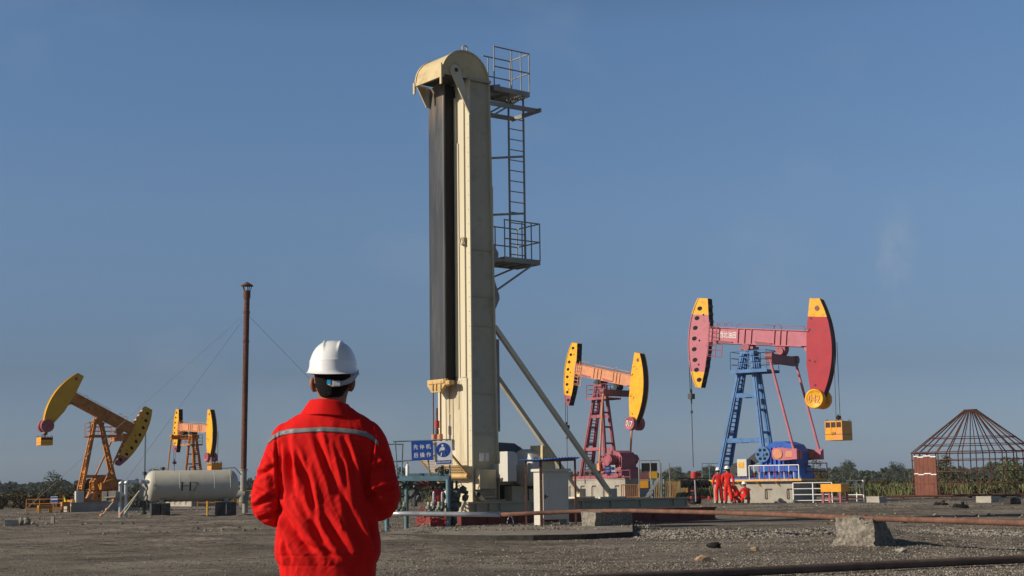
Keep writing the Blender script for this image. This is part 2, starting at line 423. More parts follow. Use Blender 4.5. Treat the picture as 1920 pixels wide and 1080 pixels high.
def height(x, y):
    x = np.asarray(x, float); y = np.asarray(y, float)
    h = 0.12 * vnoise(x, y, 9, 1) + 0.07 * vnoise(x, y, 2.6, 2) + 0.075 * vnoise(x, y, 0.9, 3) + 0.055 * vnoise(x, y, 0.4, 4) + 0.030 * vnoise(x * .7, y, 0.2, 5)
    rough = np.clip(0.5 + 1.6 * vnoise(x, y, 6, 7), 0.15, 1.4)
    h = h * rough
    # wheel ruts running across the picture
    for (c, s, w, dep) in ((52, 0.10, 0.35, 0.07), (54.2, 0.10, 0.35, 0.07), (44, 0.06, 0.5, 0.05), (68, 0.05, 0.6, 0.08), (61, -0.06, 0.4, 0.07)):
        dd = y - (c + s * x + 1.2 * vnoise(x, x * 0, 9, 11))
        h -= dep * np.exp(-(dd / w) ** 2) - 0.6 * dep * np.exp(-((np.abs(dd) - 1.6 * w) / (0.5 * w)) ** 2)
    # flat where machines stand, around the well pad
    flat = np.clip((np.abs(x - 2) - 9) / 3, 0, 1); flat = np.maximum(flat, np.clip((31.0 - y) / 1.0, 0, 1)); flat = np.maximum(flat, np.clip((y - 50) / 3, 0, 1))
    flat = np.maximum(flat, np.clip((-5.5 - x) / 1.5, 0, 1))
    h = h * (0.15 + 0.85 * flat)
    h = np.where(y > 74, h * 0.35, h)
    # low gravel bank in front of the pad, on the right
    bank = np.exp(-((y - 33.6 + 0.25 * (x - 4)) / 1.3) ** 2) * np.clip((x - 2.6) / 1.5, 0, 1) * np.clip((9.5 - x) / 2.5, 0, 1)
    h += 0.07 * bank * (1 + 1.2 * vnoise(x, y, 0.5, 9))
    # soil heap under the boulder, mound at left pipes
    bx, by = G(1625, 1012).x, G(1625, 1012).y
    h += 0.16 * np.exp(-(((x - bx - .25) / 1.3) ** 2 + ((y - by) / 1.6) ** 2)) * (1 + 0.8 * vnoise(x, y, 0.3, 12))
    h += 0.12 * np.exp(-((y - 33.2) / 0.9) ** 2) * np.clip((-1.0 - x) / .6, 0, 1) * np.clip((x + 5.0) / 1.2, 0, 1) * (1 + .8 * vnoise(x, y, .5, 15))
    h += 0.05 * np.exp(-(((x + 17) / 5) ** 2 + ((y - 56) / 3) ** 2)) * (1 + vnoise(x, y, 0.5, 13))
    return h

def H1(x, y): return float(height(np.array([x]), np.array([y]))[0])

ys = np.concatenate([np.array([-60, -20, 0, 6, 10, 13]), np.geomspace(15, 60, 420), np.linspace(60.3, 130, 170), np.geomspace(135, 6000, 30)])
xs = np.concatenate([-np.geomspace(6000, 42, 22), np.linspace(-40, 40, 860), np.geomspace(42, 6000, 22)])
X, Y = np.meshgrid(xs, ys)
Z = height(X, Y)
Z = np.where(Y < 14, 0, Z); Z = np.where(np.abs(X) > 45, 0, Z)
V = np.stack([X.ravel(), Y.ravel(), Z.ravel()], 1)
nx, ny = len(xs), len(ys)
I = (np.arange(ny - 1)[:, None] * nx + np.arange(nx - 1)[None, :]).ravel()
FC = np.stack([I, I + 1, I + nx + 1, I + nx], 1)

gm = bpy.data.materials.new('dirt_ground'); gm.use_nodes = True
n, l = gm.node_tree.nodes, gm.node_tree.links
B = n['Principled BSDF']; B.inputs['Roughness'].default_value = 0.95; B.inputs['Specular IOR Level'].default_value = 0.25
geo = n.new('ShaderNodeNewGeometry')
def NZ(scale, detail=6, rough=0.6, off=0, sx=1.0, sy=1.0):
    mp = n.new('ShaderNodeMapping'); mp.inputs['Location'].default_value = (off, off * 1.7, 0); mp.inputs['Scale'].default_value = (sx, sy, 1)
    l.new(geo.outputs['Position'], mp.inputs[0])
    z = n.new('ShaderNodeTexNoise'); z.inputs['Scale'].default_value = scale; z.inputs['Detail'].default_value = detail; z.inputs['Roughness'].default_value = rough
    l.new(mp.outputs[0], z.inputs['Vector'])
    return z.outputs[0]
def MR(src, a, b, c=0.0, d=1.0):
    q = n.new('ShaderNodeMapRange'); q.inputs[1].default_value = a; q.inputs[2].default_value = b; q.inputs[3].default_value = c; q.inputs[4].default_value = d
    l.new(src, q.inputs[0]); return q.outputs[0]
def MIX(f, a, b):
    q = n.new('ShaderNodeMix'); q.data_type = 'RGBA'
    if isinstance(f, float): q.inputs[0].default_value = f
    else: l.new(f, q.inputs[0])
    for s, k in ((a, 6), (b, 7)):
        if isinstance(s, tuple): q.inputs[k].default_value = (*s, 1)
        else: l.new(s, q.inputs[k])
    return q.outputs[2]
def MATH(op, a, b):
    q = n.new('ShaderNodeMath'); q.operation = op
    for s, k in ((a, 0), (b, 1)):
        if isinstance(s, (int, float)): q.inputs[k].default_value = s
        else: l.new(s, q.inputs[k])
    return q.outputs[0]
c = MIX(MR(NZ(0.16, 6, 0.65, 0, 0.8, 1.8), 0.42, 0.58), (0.205, 0.170, 0.128), (0.350, 0.300, 0.235))
c = MIX(MR(NZ(0.55, 7, 0.7, 5), 0.45, 0.66, 0.0, 0.75), c, (0.105, 0.083, 0.060))
c = MIX(MR(NZ(0.35, 6, 0.65, 31, 0.6, 2.0), 0.60, 0.72, 0.0, 0.7), c, (0.40, 0.355, 0.285))
c = MIX(MR(NZ(0.5, 5, 0.6, 17, 0.4, 2.2), 0.62, 0.75, 0.0, 0.55), c, (0.24, 0.135, 0.07))
c = MIX(MR(NZ(1.1, 6, 0.75, 61, 0.45, 1.0), 0.56, 0.62, 0.0, 0.75), c, (0.060, 0.050, 0.040))
c = MIX(MR(NZ(7, 6, 0.8, 3, 0.7, 0.8), 0.50, 0.62, 0.0, 0.80), c, (0.045, 0.038, 0.032))
c = MIX(MR(NZ(11, 5, 0.75, 51, .8, .7), 0.58, 0.68, 0.0, 0.65), c, (0.33, 0.30, 0.25))
c = MIX(MR(NZ(0.3, 5, 0.7, 71, 0.5, 1.2), 0.57, 0.63, 0.0, 0.45), c, (0.075, 0.062, 0.050))
# grass-coloured earth beyond the cleared lot
sepp = n.new('ShaderNodeSeparateXYZ'); l.new(geo.outputs['Position'], sepp.inputs[0])
far = MR(MATH('ADD', sepp.outputs[1], MATH('MULTIPLY', NZ(0.1, 3, 0.5, 2), 8.0)), 97, 101)
c = MIX(far, c, (0.085, 0.085, 0.035))
l.new(c, B.inputs['Base Color'])
hh = MATH('ADD', MATH('MULTIPLY', NZ(5, 6, 0.75, 8), 1.0), MATH('MULTIPLY', NZ(28, 3, 0.7, 9), 0.45))
bp = n.new('ShaderNodeBump'); bp.inputs['Strength'].default_value = 1.0; bp.inputs['Distance'].default_value = 0.16
l.new(hh, bp.inputs['Height']); l.new(bp.outputs[0], B.inputs['Normal'])
tag(np_obj('ground', V, FC, gm, smooth=True), 'grey brown bare dirt of the oil field, rutted by wheels', 'ground', kind='structure')

# gravel: many thousand loose stones, one mass
def stones(name, N, sampler, smin, smax, mats, label, cat, power=2.2):
    ico = bmesh.new(); bmesh.ops.create_icosphere(ico, subdivisions=1, radius=1.0)
    bv = np.array([v.co[:] for v in ico.verts]); bf = np.array([[v.index for v in f.verts] for f in ico.faces]); ico.free()
    # the coarse ball has 42 verts; use 12 of an icosahedron instead
    ico = bmesh.new(); bmesh.ops.create_icosphere(ico, subdivisions=1, radius=1.0); ico.free()
    t = (1 + 5 ** .5) / 2
    bv = np.array([(-1, t, 0), (1, t, 0), (-1, -t, 0), (1, -t, 0), (0, -1, t), (0, 1, t), (0, -1, -t), (0, 1, -t), (t, 0, -1), (t, 0, 1), (-t, 0, -1), (-t, 0, 1)]) / 1.9
    bf = np.array([(0, 11, 5), (0, 5, 1), (0, 1, 7), (0, 7, 10), (0, 10, 11), (1, 5, 9), (5, 11, 4), (11, 10, 2), (10, 7, 6), (7, 1, 8), (3, 9, 4), (3, 4, 2), (3, 2, 6), (3, 6, 8), (3, 8, 9), (4, 9, 5), (2, 4, 11), (6, 2, 10), (8, 6, 7), (9, 8, 1)])
    x, y = sampler(N); N = len(x)
    s = smin + (smax - smin) * rng.random(N) ** power
    z = height(x, y) + s * 0.25
    a = rng.random(N) * 6.28
    asp = 0.6 + 0.8 * rng.random((N, 3)); asp[:, 2] *= 0.7
    jit = 1 + 0.35 * (rng.random((N, 12, 1)) - 0.5)
    P0 = bv[None] * jit * asp[:, None] * s[:, None, None]
    ca, sa = np.cos(a)[:, None], np.sin(a)[:, None]
    R = np.stack([P0[..., 0] * ca - P0[..., 1] * sa, P0[..., 0] * sa + P0[..., 1] * ca, P0[..., 2]], -1)
    R += np.stack([x, y, z], 1)[:, None]
    Fa = (bf[None] + (np.arange(N) * 12)[:, None, None]).reshape(-1, 3)
    mi = np.repeat(rng.integers(0, len(mats), N), 20)
    return tag(np_obj(name, R.reshape(-1, 3), Fa, mats, mi), label, cat, kind='stuff')
gs = [mat('stone_%s' % k, c, 0.9, var=0.2, scale=5) for k, c in (('grey', (0.20, 0.185, 0.16)), ('dark', (0.07, 0.06, 0.055)), ('tan', (0.24, 0.195, 0.14)), ('pale', (0.30, 0.275, 0.235)), ('brown', (0.15, 0.115, 0.08)))]
def s_fore(N):
    y = 18 + 20 * rng.random(N * 2) ** 1.3
    x = (rng.random(N * 2) * 2 - 1) * 0.385 * y
    w = np.clip(0.06 + 0.35 * (x + 1.2) / 4 + 1.0 * vnoise(x, y, 1.5, 21), 0.04, .55)
    k = rng.random(N * 2) < w
    return x[k][:N], y[k][:N]
stones('gravel', 60000, s_fore, 0.006, 0.020, gs, 'loose grey and tan gravel strewn over the foreground dirt', 'gravel')
def s_bank(N):
    x = 2.6 + 8.5 * rng.random(N); y = 33.4 - 0.25 * (x - 4) + rng.normal(0, 1.1, N)
    return x, y
stones('gravel', 15000, s_bank, 0.010, 0.038, gs[:4], 'coarser grey gravel banked in front of the maroon skid', 'gravel')
def s_mid(N):
    y = 38 + 57 * rng.random(N); x = (rng.random(N) * 2 - 1) * 0.4 * y
    w = 0.3 + 1.5 * vnoise(x, y, 4, 23); k = (rng.random(N) < w) & ((np.abs(x - 2) > 6) | (y > 48))
    return x[k], y[k]
stones('rubble', 14000, s_mid, 0.012, 0.06, gs, 'scattered clods and rubble on the lot further back', 'rubble', power=3)

# ------------------------------------------------------------------ vegetation
def leafmat(name, c1, c2):
    m = bpy.data.materials.new(name); m.use_nodes = True
    n, l = m.node_tree.nodes, m.node_tree.links
    b = n['Principled BSDF']; b.inputs['Roughness'].default_value = 0.7; b.inputs['Specular IOR Level'].default_value = 0.2
    g = n.new('ShaderNodeNewGeometry')
    r = n.new('ShaderNodeValToRGB'); r.color_ramp.elements[0].color = (*c1, 1); r.color_ramp.elements[1].color = (*c2, 1)
    l.new(g.outputs['Random Per Island'], r.inputs[0])
    l.new(r.outputs[0], b.inputs['Base Color'])
    return m
L_far = leafmat('hazy_green_foliage', (0.040, 0.052, 0.028), (0.085, 0.098, 0.052))
L_far2 = leafmat('dusty_green_foliage', (0.040, 0.050, 0.024), (0.105, 0.115, 0.055))
L_olive = leafmat('olive_foliage', (0.05, 0.055, 0.022), (0.12, 0.12, 0.05))
L_brown = leafmat('brown_scrub_foliage', (0.055, 0.045, 0.020), (0.15, 0.105, 0.045))
L_reed = leafmat('yellow_green_reed', (0.085, 0.095, 0.035), (0.19, 0.185, 0.075))
L_reed2 = leafmat('green_reed', (0.060, 0.085, 0.028), (0.14, 0.165, 0.06))
L_straw = leafmat('straw', (0.14, 0.11, 0.05), (0.26, 0.20, 0.10))

def leaf_cloud(centres, radii, per, size, flat=0.75, up=0.3):
    """quads spread through lumpy clumps; returns V, F"""
    C = np.repeat(centres, per, 0); R = np.repeat(radii, per, 0)
    N = len(C)
    d = rng.normal(size=(N, 3)); d /= np.linalg.norm(d, axis=1)[:, None]
    rr = rng.random(N) ** 0.45
    p = C + d * R * rr[:, None]
    u = rng.normal(size=(N, 3)); u /= np.linalg.norm(u, axis=1)[:, None]
    w = rng.normal(size=(N, 3)); w -= u * (u * w).sum(1)[:, None]; w /= np.linalg.norm(w, axis=1)[:, None]
    s = (size * (0.5 + rng.random(N)))[:, None]
    q = np.stack([p - u * s - w * s * .6, p + u * s - w * s * .6, p + u * s * .6 + w * s * .6, p - u * s * .8 + w * s * .6], 1)
    return q.reshape(-1, 3), np.arange(N * 4).reshape(-1, 4)

def crown_parts(h, r, k, seed):
    g = np.random.default_rng(seed)
    c = []; rad = []
    for i in range(k):
        a = g.random() * 6.28; t = g.random()
        rr = r * (0.25 + 0.5 * g.random()) * (1 - 0.5 * abs(t - .4))
        c.append((math.cos(a) * rr, math.sin(a) * rr, h * (0.32 + 0.58 * t)))
        q = r * (0.28 + 0.28 * g.random())
        rad.append((q, q, q * (0.7 + .4 * g.random())))
    return np.array(c), np.array(rad)

def tree(name, x, y, h, r, mat_, label, cat='tree', group=None, seed=0, k=12, per=110, size=None, z0=0.0):
    root = empty(name, (x, y, z0), random.random() * 6, label=label, cat=cat, group=group)
    b = MB()
    b.tube((0, 0, -0.3), (0.05 * h, 0, h * .45), h * 0.022, 7, r2=h * 0.013)
    for i in range(6):
        a = i * 1.1 + seed; t = 0.22 + 0.05 * i
        b.tube((0.05 * h * t * 2, 0, h * t), (math.cos(a) * r * .6, math.sin(a) * r * .6, h * (t + .32)), h * 0.010, 5, r2=h * 0.004)
    b.build('trunk', M['bark'], root)
    c, rad = crown_parts(h, r, k, seed + 3)
    Vv, Ff = leaf_cloud(c, rad, per, size or h * 0.022)
    np_obj('crown', Vv, Ff, mat_, parent=root)
    return root

def belt(name, N, x0, x1, y0, y1, hfun, m, label, cat, per, leaf, k=7, seed=1):
    g = np.random.default_rng(seed)
    Cs = []; Rs = []
    for i in range(N):
        y = y0 + (y1 - y0) * g.random(); x = (x0 + (x1 - x0) * g.random()) * y
        h = hfun(x / y, g); r = h * (0.35 + .25 * g.random())
        for j in range(k):
            a = g.random() * 6.28; t = g.random()
            rr = r * (.2 + .7 * g.random())
            Cs.append((x + math.cos(a) * rr, y + math.sin(a) * rr, h * (0.02 + .88 * t)))
            q = r * (.3 + .3 * g.random()) * (1.15 - .5 * t); Rs.append((q, q, q))
    Vv, Ff = leaf_cloud(np.array(Cs), np.array(Rs), per, leaf)
    return tag(np_obj(name, Vv, Ff, m), label, cat, kind='stuff')

# far wood on the horizon
def wood_h(lo, var, seed):
    def f(t, g):
        n_ = noise.noise(Vector((t * 22, seed, 0))) + .6 * noise.noise(Vector((t * 70, seed, 3)))
        return lo + var * (.5 + n_) + .7 * g.random() ** 3
    return f
belt('distant_wood', 420, -0.42, 0.02, 340, 480, wood_h(2.3, 1.2, 1), L_far, 'dark low wood along the horizon on the left', 'wood', 75, 0.20, k=7, seed=3)
belt('distant_wood', 420, 0.0, 0.42, 340, 480, wood_h(2.8, 1.6, 2), L_far, 'dark low wood along the horizon on the right', 'wood', 75, 0.21, k=7, seed=4)
belt('scrub', 200, -0.42, -0.02, 125, 320, lambda t, g: 0.8 + 0.9 * g.random(), L_far2, 'dusty green scrub in front of the left wood', 'scrub', 110, 0.08, seed=5)
belt('scrub', 220, -0.02, 0.42, 125, 320, lambda t, g: 0.7 + 1.0 * g.random(), L_far2, 'dusty green scrub in front of the right wood', 'scrub', 110, 0.08, seed=6)
belt('brown_scrub', 90, 0.02, 0.24, 102, 130, lambda t, g: 0.4 + 0.5 * g.random(), L_olive, 'low olive scrub between the right pump jacks', 'scrub', 120, 0.04, seed=17)
belt('brown_scrub', 70, -0.40, -0.285, 88, 112, lambda t, g: 0.55 + 0.65 * g.random(), L_brown, 'brown tamarisk scrub at the left edge of the lot', 'scrub', 150, 0.045, seed=7)
belt('brown_scrub', 110, -0.29, 0.0, 99, 128, lambda t, g: 0.4 + 0.5 * g.random(), L_olive, 'low olive scrub behind the storage tank', 'scrub', 150, 0.045, seed=8)

def blades(name, N, regions, hmin, hmax, m, label, seed=0, wid=0.02):
    g = np.random.default_rng(seed)
    vs = []; fs = []
    P_ = []
    for (a, b, y0, y1, w) in regions:
        k = int(N * w)
        y = y0 + (y1 - y0) * g.random(k); x = (a + (b - a) * g.random(k)) * y
        P_.append(np.stack([x, y], 1))
    P_ = np.concatenate(P_); k = len(P_)
    keep = vnoise(P_[:, 0], P_[:, 1], 1.4, 77 + seed) + g.random(k) * .9 > 0.2
    P_ = P_[keep]; k = len(P_)
    h = (hmin + (hmax - hmin) * g.random(k)) * (0.75 + 0.9 * (vnoise(P_[:, 0], P_[:, 1], 2.2, 80 + seed) + .5) * .7)
    a = g.random(k) * 6.28; dx = np.cos(a) * wid; dy = np.sin(a) * wid
    lx = g.normal(0, .28, k) * h; ly = g.normal(0, .2, k) * h
    z0 = np.full(k, -0.03)
    b0 = np.stack([P_[:, 0] - dx, P_[:, 1] - dy, z0], 1); b1 = np.stack([P_[:, 0] + dx, P_[:, 1] + dy, z0], 1)
    t0 = np.stack([P_[:, 0] + lx + dx * .4, P_[:, 1] + ly + dy * .4, h], 1); t1 = np.stack([P_[:, 0] + lx - dx * .4, P_[:, 1] + ly - dy * .4, h], 1)
    Vv = np.stack([b0, b1, t0, t1], 1).reshape(-1, 3)
    return tag(np_obj(name, Vv, np.arange(k * 4).reshape(-1, 4), m), label, 'grass', kind='stuff')
belt('reed_bed', 330, 0.215, 0.42, 96, 124, lambda t, g: .42 + .42 * g.random(), L_reed2, 'dull green reed bed behind the round rusty frame', 'reeds', 130, 0.035, k=6, seed=31)
belt('reed_bed', 90, 0.215, 0.42, 97, 124, lambda t, g: .65 + .5 * g.random(), L_brown, 'brown scrub mixed into the reed bed at right', 'scrub', 130, 0.035, k=6, seed=32)
blades('reeds', 9000, ((0.225, 0.40, 96, 130, 1.0),), 0.3, 0.72, L_reed, 'yellow green reed heads behind the round rusty frame', 2, 0.03)
blades('grass', 9000, ((0.09, 0.16, 100, 125, 1.0),), 0.5, 1.1, L_reed, 'yellow green grass behind the red wellhead', 3, 0.03)
blades('grass', 9000, ((-0.40, -0.02, 97, 110, 1.0),), 0.12, 0.38, L_straw, 'dry straw coloured grass along the far left edge', 4, 0.03)

tree('round_tree', P(1262, 890, 300).x, 300, 3.9, 2.3, L_far2, 'round hazy tree left of the red wellhead', seed=1, per=240)
tree('round_tree', P(1330, 890, 290).x, 290, 4.2, 2.2, L_far2, 'round hazy tree behind the small railing by the walking workers', seed=2, per=240)
tree('round_tree', P(1590, 890, 310).x, 310, 4.6, 2.6, L_far, 'tallest hazy tree right of the hanging crate', seed=3, per=240)
tree('round_tree', P(1684, 890, 300).x, 300, 4.0, 2.2, L_far, 'hazy tree just left of the rusty round frame', seed=4, per=240)
tree('shrub', P(1527, 890, 96).x, 96, 2.5, 0.8, L_brown, 'sparse brown shrub behind the right end of the pump foundation', 'shrub', seed=5, k=9, per=70, size=.045)
tree('shrub', P(1768, 900, 118).x, 118, 3.2, 1.2, L_olive, 'olive shrub seen through the left part of the round frame', 'shrub', seed=6, k=9, per=120, size=.06)
tree('shrub', P(1900, 900, 108).x, 108, 2.7, 1.5, L_reed2, 'green shrub at the right edge behind the round frame', 'shrub', seed=16, k=9, per=120, size=.06)
tree('feathery_tree', P(106, 900, 150).x, 150, 3.1, 1.4, L_olive, 'feathery tree standing taller than the left wood', seed=7, k=12, per=90, size=.06)
tree('feathery_tree', P(296, 880, 120).x, 120, 3.3, 1.3, L_olive, 'feathery tree top showing above the left end of the tank', seed=8, k=11, per=110, size=.055)
tree('shrub', P(748, 900, 120).x, 120, 2.6, 1.3, L_far2, 'dark shrub behind the left railing of the wellhead', 'shrub', seed=9, k=10, per=120, size=.055)
tree('shrub', P(783, 930, 85).x, 85, 1.35, 1.3, L_olive, 'low olive shrub seen between the blue wellhead posts', 'shrub', seed=10, k=10, per=120, size=.04)
# ------------------------------------------------------------------ the tall cream pumping tower
TH = math.radians(38)
TD = 40.0
TX = P(886, 900, TD).x
T0 = Vector((TX, TD, 0))
TM = rotz(TH, T0)
def zt(py, u=0.0, v=0.0):
    q = TM @ Vector((u, v, 0))
    return ZAT(886 + 52 * u - 41 * v, py, q.y)
def u_at(px, v, z=1.0):
    lo, hi = -3, 14
    for _ in range(50):
        m = (lo + hi) / 2
        if proj(TM @ Vector((m, v, z)))[0] < px: lo = m
        else: hi = m
    return lo
tower = empty('pumping_tower', T0, TH, label='tall cream long stroke pumping tower with a black belt down its front', cat='pumping unit')
WT = 1.6                                        # width of the front
zr, zs = 0.40, zt(941)                          # top of maroon base, top of skid
ztop = zt(150)
zopen = zt(704)
def dep(z): return 0.93 - 0.19 * (z - zs) / (ztop - zs)

b = MB()
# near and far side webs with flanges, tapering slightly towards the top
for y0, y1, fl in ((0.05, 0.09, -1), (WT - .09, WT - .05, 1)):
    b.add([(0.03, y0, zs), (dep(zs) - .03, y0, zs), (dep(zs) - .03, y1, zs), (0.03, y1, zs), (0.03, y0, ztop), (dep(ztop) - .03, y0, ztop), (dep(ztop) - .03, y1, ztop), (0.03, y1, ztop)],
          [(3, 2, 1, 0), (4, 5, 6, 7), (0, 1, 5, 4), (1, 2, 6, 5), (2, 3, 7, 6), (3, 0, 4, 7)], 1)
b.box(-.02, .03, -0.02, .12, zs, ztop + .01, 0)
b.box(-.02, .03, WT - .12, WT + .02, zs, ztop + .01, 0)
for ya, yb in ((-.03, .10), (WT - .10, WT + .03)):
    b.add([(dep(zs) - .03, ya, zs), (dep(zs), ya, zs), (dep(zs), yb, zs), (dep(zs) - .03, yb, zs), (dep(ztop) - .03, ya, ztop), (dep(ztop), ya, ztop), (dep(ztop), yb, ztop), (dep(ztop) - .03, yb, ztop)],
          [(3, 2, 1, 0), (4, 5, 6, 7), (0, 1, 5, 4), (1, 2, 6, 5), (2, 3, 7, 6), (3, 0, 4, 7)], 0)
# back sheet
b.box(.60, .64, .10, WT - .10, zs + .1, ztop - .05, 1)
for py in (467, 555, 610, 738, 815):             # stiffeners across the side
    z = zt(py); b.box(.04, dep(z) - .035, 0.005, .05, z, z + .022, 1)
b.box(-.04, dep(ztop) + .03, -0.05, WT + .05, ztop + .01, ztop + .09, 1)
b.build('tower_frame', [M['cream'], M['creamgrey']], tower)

b = MB()   # front: near strips beside the opening, full plate and door below it
b.box(.012, .035, .12, .70, zopen, ztop, 0)
b.box(-.035, .012, .24, .46, zt(706), ztop - .1, 0)
b.box(-.02, .012, .54, .68, zt(820), zt(262), 0)
b.box(-.05, .012, .64, .70, zopen, ztop - .4, 0)
b.box(.012, .035, 1.46, 1.48, zopen, ztop, 0)
b.box(.010, .04, .12, WT - .12, zs, zopen, 0)
b.box(-.035, .010, .20, 1.42, zt(872), zt(707), 0)            # door
b.box(-.05, .009, .14, 1.46, zt(876), zt(873), 0)
b.box(-.055, -.035, .55, .62, zt(765), zt(712), 0)
b.box(-.055, -.035, 1.02, 1.09, zt(770), zt(712), 0)
b.build('front_panel', [M['cream']], tower)
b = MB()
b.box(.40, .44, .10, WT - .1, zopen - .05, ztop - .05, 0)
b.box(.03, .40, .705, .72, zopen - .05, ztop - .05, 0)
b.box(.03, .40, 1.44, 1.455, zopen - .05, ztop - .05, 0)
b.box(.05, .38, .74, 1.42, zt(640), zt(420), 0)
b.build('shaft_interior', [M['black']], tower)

b = MB()
z = zs + .3
while z < ztop - .2:
    b.tube((-.032, .05, z), (-.018, .05, z), .018, 6, 0); z += .42
for px_ in np.linspace(.24, 1.38, 7):
    for zz_ in (zt(712), zt(866)): b.tube((-.045, float(px_), zz_), (-.033, float(px_), zz_), .016, 6, 0)
b.build('bolt_row', [M['cream']], tower).__setitem__('kind', 'stuff')
# belt
zb = zt(712)
b = MB()
NB = 60
vs = []; fs = []
for i in range(NB + 1):
    z = zb + (zt(150) - zb) * i / NB
    for k in range(9):
        y = 0.72 + 0.79 * k / 8
        x = -.386 + 0.0015 * math.sin(z * 1.7 + y) + .008 * ((k - 4) / 4) ** 2
        vs.append((x, y, z))
o0 = len(vs)
vs += [(x + .035, y, z) for x, y, z in vs]
for i in range(NB):
    for k in range(8):
        a = i * 9 + k
        fs.append((a, a + 9, a + 10, a + 1)); fs.append((o0 + a, o0 + a + 1, o0 + a + 10, o0 + a + 9))
    for a in (i * 9, i * 9 + 8):
        fs.append((a, a + 9, o0 + a + 9, o0 + a) if a % 9 else (a, o0 + a, o0 + a + 9, a + 9))
b.add(vs, fs, 0, True)
# black sheet closing the gap to the shaft on the near side
b.box(-.349, -.02, .725, .745, zb + .02, zt(152), 1)
b.build('belt', [M['belt'], M['black']], tower)

b = MB()   # belt clamp in ochre casting
b.prism([(0, 0), (0, 0)], 0, 0) if False else None
zc0 = zt(732); zc1 = zb + .06
prof = [(.66, zc1), (1.57, zc1), (1.57, zc1 - .16), (1.36, zc0), (.94, zc0), (.70, zc1 - .16)]
Mx = Matrix(((0, 1, 0, -.1), (1, 0, 0, 0), (0, 0, 1, 0), (0, 0, 0, 1)))
b.prism(prof, -.33, -.24, 0, M=Mx)
b.prism([(.72, zc1 + .0), (1.51, zc1), (1.51, zc1 - .12), (.72, zc1 - .12)], -.36, -.20, 0, M=Mx)
for y in (.86, 1.08, 1.25): b.box(-.47, -.42, y, y + .04, zc0 + .04, zc1 - .05, 0)
b.tube((-.34, .60, zc1 - .13), (-.34, .80, zc1 - .13), .075, 12, 0)
b.box(-.42, -.24, .50, .72, zc1 - .17, zc1 - .05, 0)
b.build('belt_clamp', [M['yellowcast']], tower, bevel=.012)

b = MB()   # carrier rods, polished rod and rod clamps down to the wellhead
zw = zt(815)
b.tube((-.39, 1.33, zc0 + .03), (-.39, 1.33, zw), .018, 6, 0)
b.tube((-.39, .98, zc0 + .03), (-.39, .98, zw), .018, 6, 0)
b.tube((-.39, 1.15, zt(762)), (-.39, 1.15, zt(830)), .028, 8, 0)
b.tube((-.39, 1.15, zt(800)), (-.39, 1.15, zt(786)), .07, 10, 1)
b.tube((-.39, 1.15, zt(812)), (-.39, 1.15, zt(802)), .05, 8, 0)
for y in (1.0, 1.3):
    b.tube((-.39, y, zt(824)), (-.39, y, zt(812)), .08, 8, 2)
    b.rock((-.39, y, zt(826)), .09, .09, .09, 3, 1, 2)
b.build('carrier_rods', [M['rust'], M['valvered'], M['salmon']], tower)

# drum cover
uc, rc = -.11, .82
v0, v1 = .02, 1.36
zc = zt(146, -.1, .0)
hz = zt(96, -.1, .0) - zc
drum = None
b = MB()
n = 28
arc = [(uc + rc * math.cos(math.pi * i / n), zc + hz * math.sin(math.pi * i / n)) for i in range(n + 1)]
arc2 = [(uc + (rc - .03) * math.cos(math.pi * i / n), zc + (hz - .03) * math.sin(math.pi * i / n)) for i in range(n + 1)]
vs = [(x, v0, z) for x, z in arc] + [(x, v1, z) for x, z in arc]
fs = [(i, i + 1, n + 2 + i, n + 1 + i) for i in range(n)]
b.add(vs, fs, 0, True)
b.add([(x, v0 + .0, z) for x, z in arc], [tuple(range(n, -1, -1))], 0)
b.add([(x, v1, z) for x, z in arc], [tuple(range(n + 1))], 0)
b.box(uc - rc + .02, uc + rc - .02, v0 + .03, v1 - .03, zc - .01, zc, 1)
for v in (v0, v1):                               # rolled rims
    for k in range(n):
        a0, a1 = arc[k], arc[k + 1]
        b.bar((a0[0], v, a0[1]), (a1[0], v, a1[1]), .055, .05, 0, ext=.004)
for u in (uc - rc,):                             # lower lip, lit along the front
    b.box(u - .04, u + .03, v0 - .06, v1 + .06, zc - .09, zc + .01, 0)
    b.box(u - .07, u - .03, v0 - .05, v0 + .03, zc - .32, zc + .30, 0)
    b.box(u - .07, u - .03, v1 - .03, v1 + .05, zc - .32, zc + .02, 0)
b.box(uc + .02, uc + .12, v0 + .02, v0 + .14, zc + hz - .02, zc + hz + .04, 0)
b.build('drum_cover', [M['drum'], M['dark']], tower)
b = MB()
b.path([(uc + .05 + .09 * math.cos(t * math.pi / 8), v0 + .08, zc + hz + .11 + .09 * math.sin(t * math.pi / 8)) for t in range(16)], .022, 6, 0, closed=True)
b.build('lifting_eye', [M['creamgrey']], tower); b = MB()
zl = zt(450)
b.box(-.06, -.02, .20, .32, zl - .12, zl + .12, 0)
b.path([(-.11 - 0.0 * t, .26 + .09 * math.cos(t * math.pi / 8), zl + .10 * math.sin(t * math.pi / 8)) for t in range(16)], .025, 6, 0, closed=True)
b.build('lifting_eye', [M['creamgrey']], tower); b = MB()
zl = zt(466)
b.path([(-.02, WT + .1 + .08 * math.cos(t * math.pi / 8), zl + .09 * math.sin(t * math.pi / 8)) for t in range(16)], .025, 6, 0, closed=True)
b.build('lifting_eye', [M['creamgrey']], tower)
b = MB()   # bearing bracket on the near side, with round head
zk = zt(138)
pts = [(-.52 + .17 * math.cos(a), zk + .17 * math.sin(a)) for a in [math.radians(k) for k in range(200, 19, -15)]]
pts += [(-.02, zt(190)), (-.02, zt(215))]
b.prism(pts, -.06, -.02, 0)
b.tube((-.52, -.10, zk), (-.52, .02, zk), .11, 14, 0)
b.tube((-.52, -.11, zk), (-.52, -.10, zk), .065, 14, 1)
b.build('bearing_bracket', [M['cream'], M['dark']], tower)
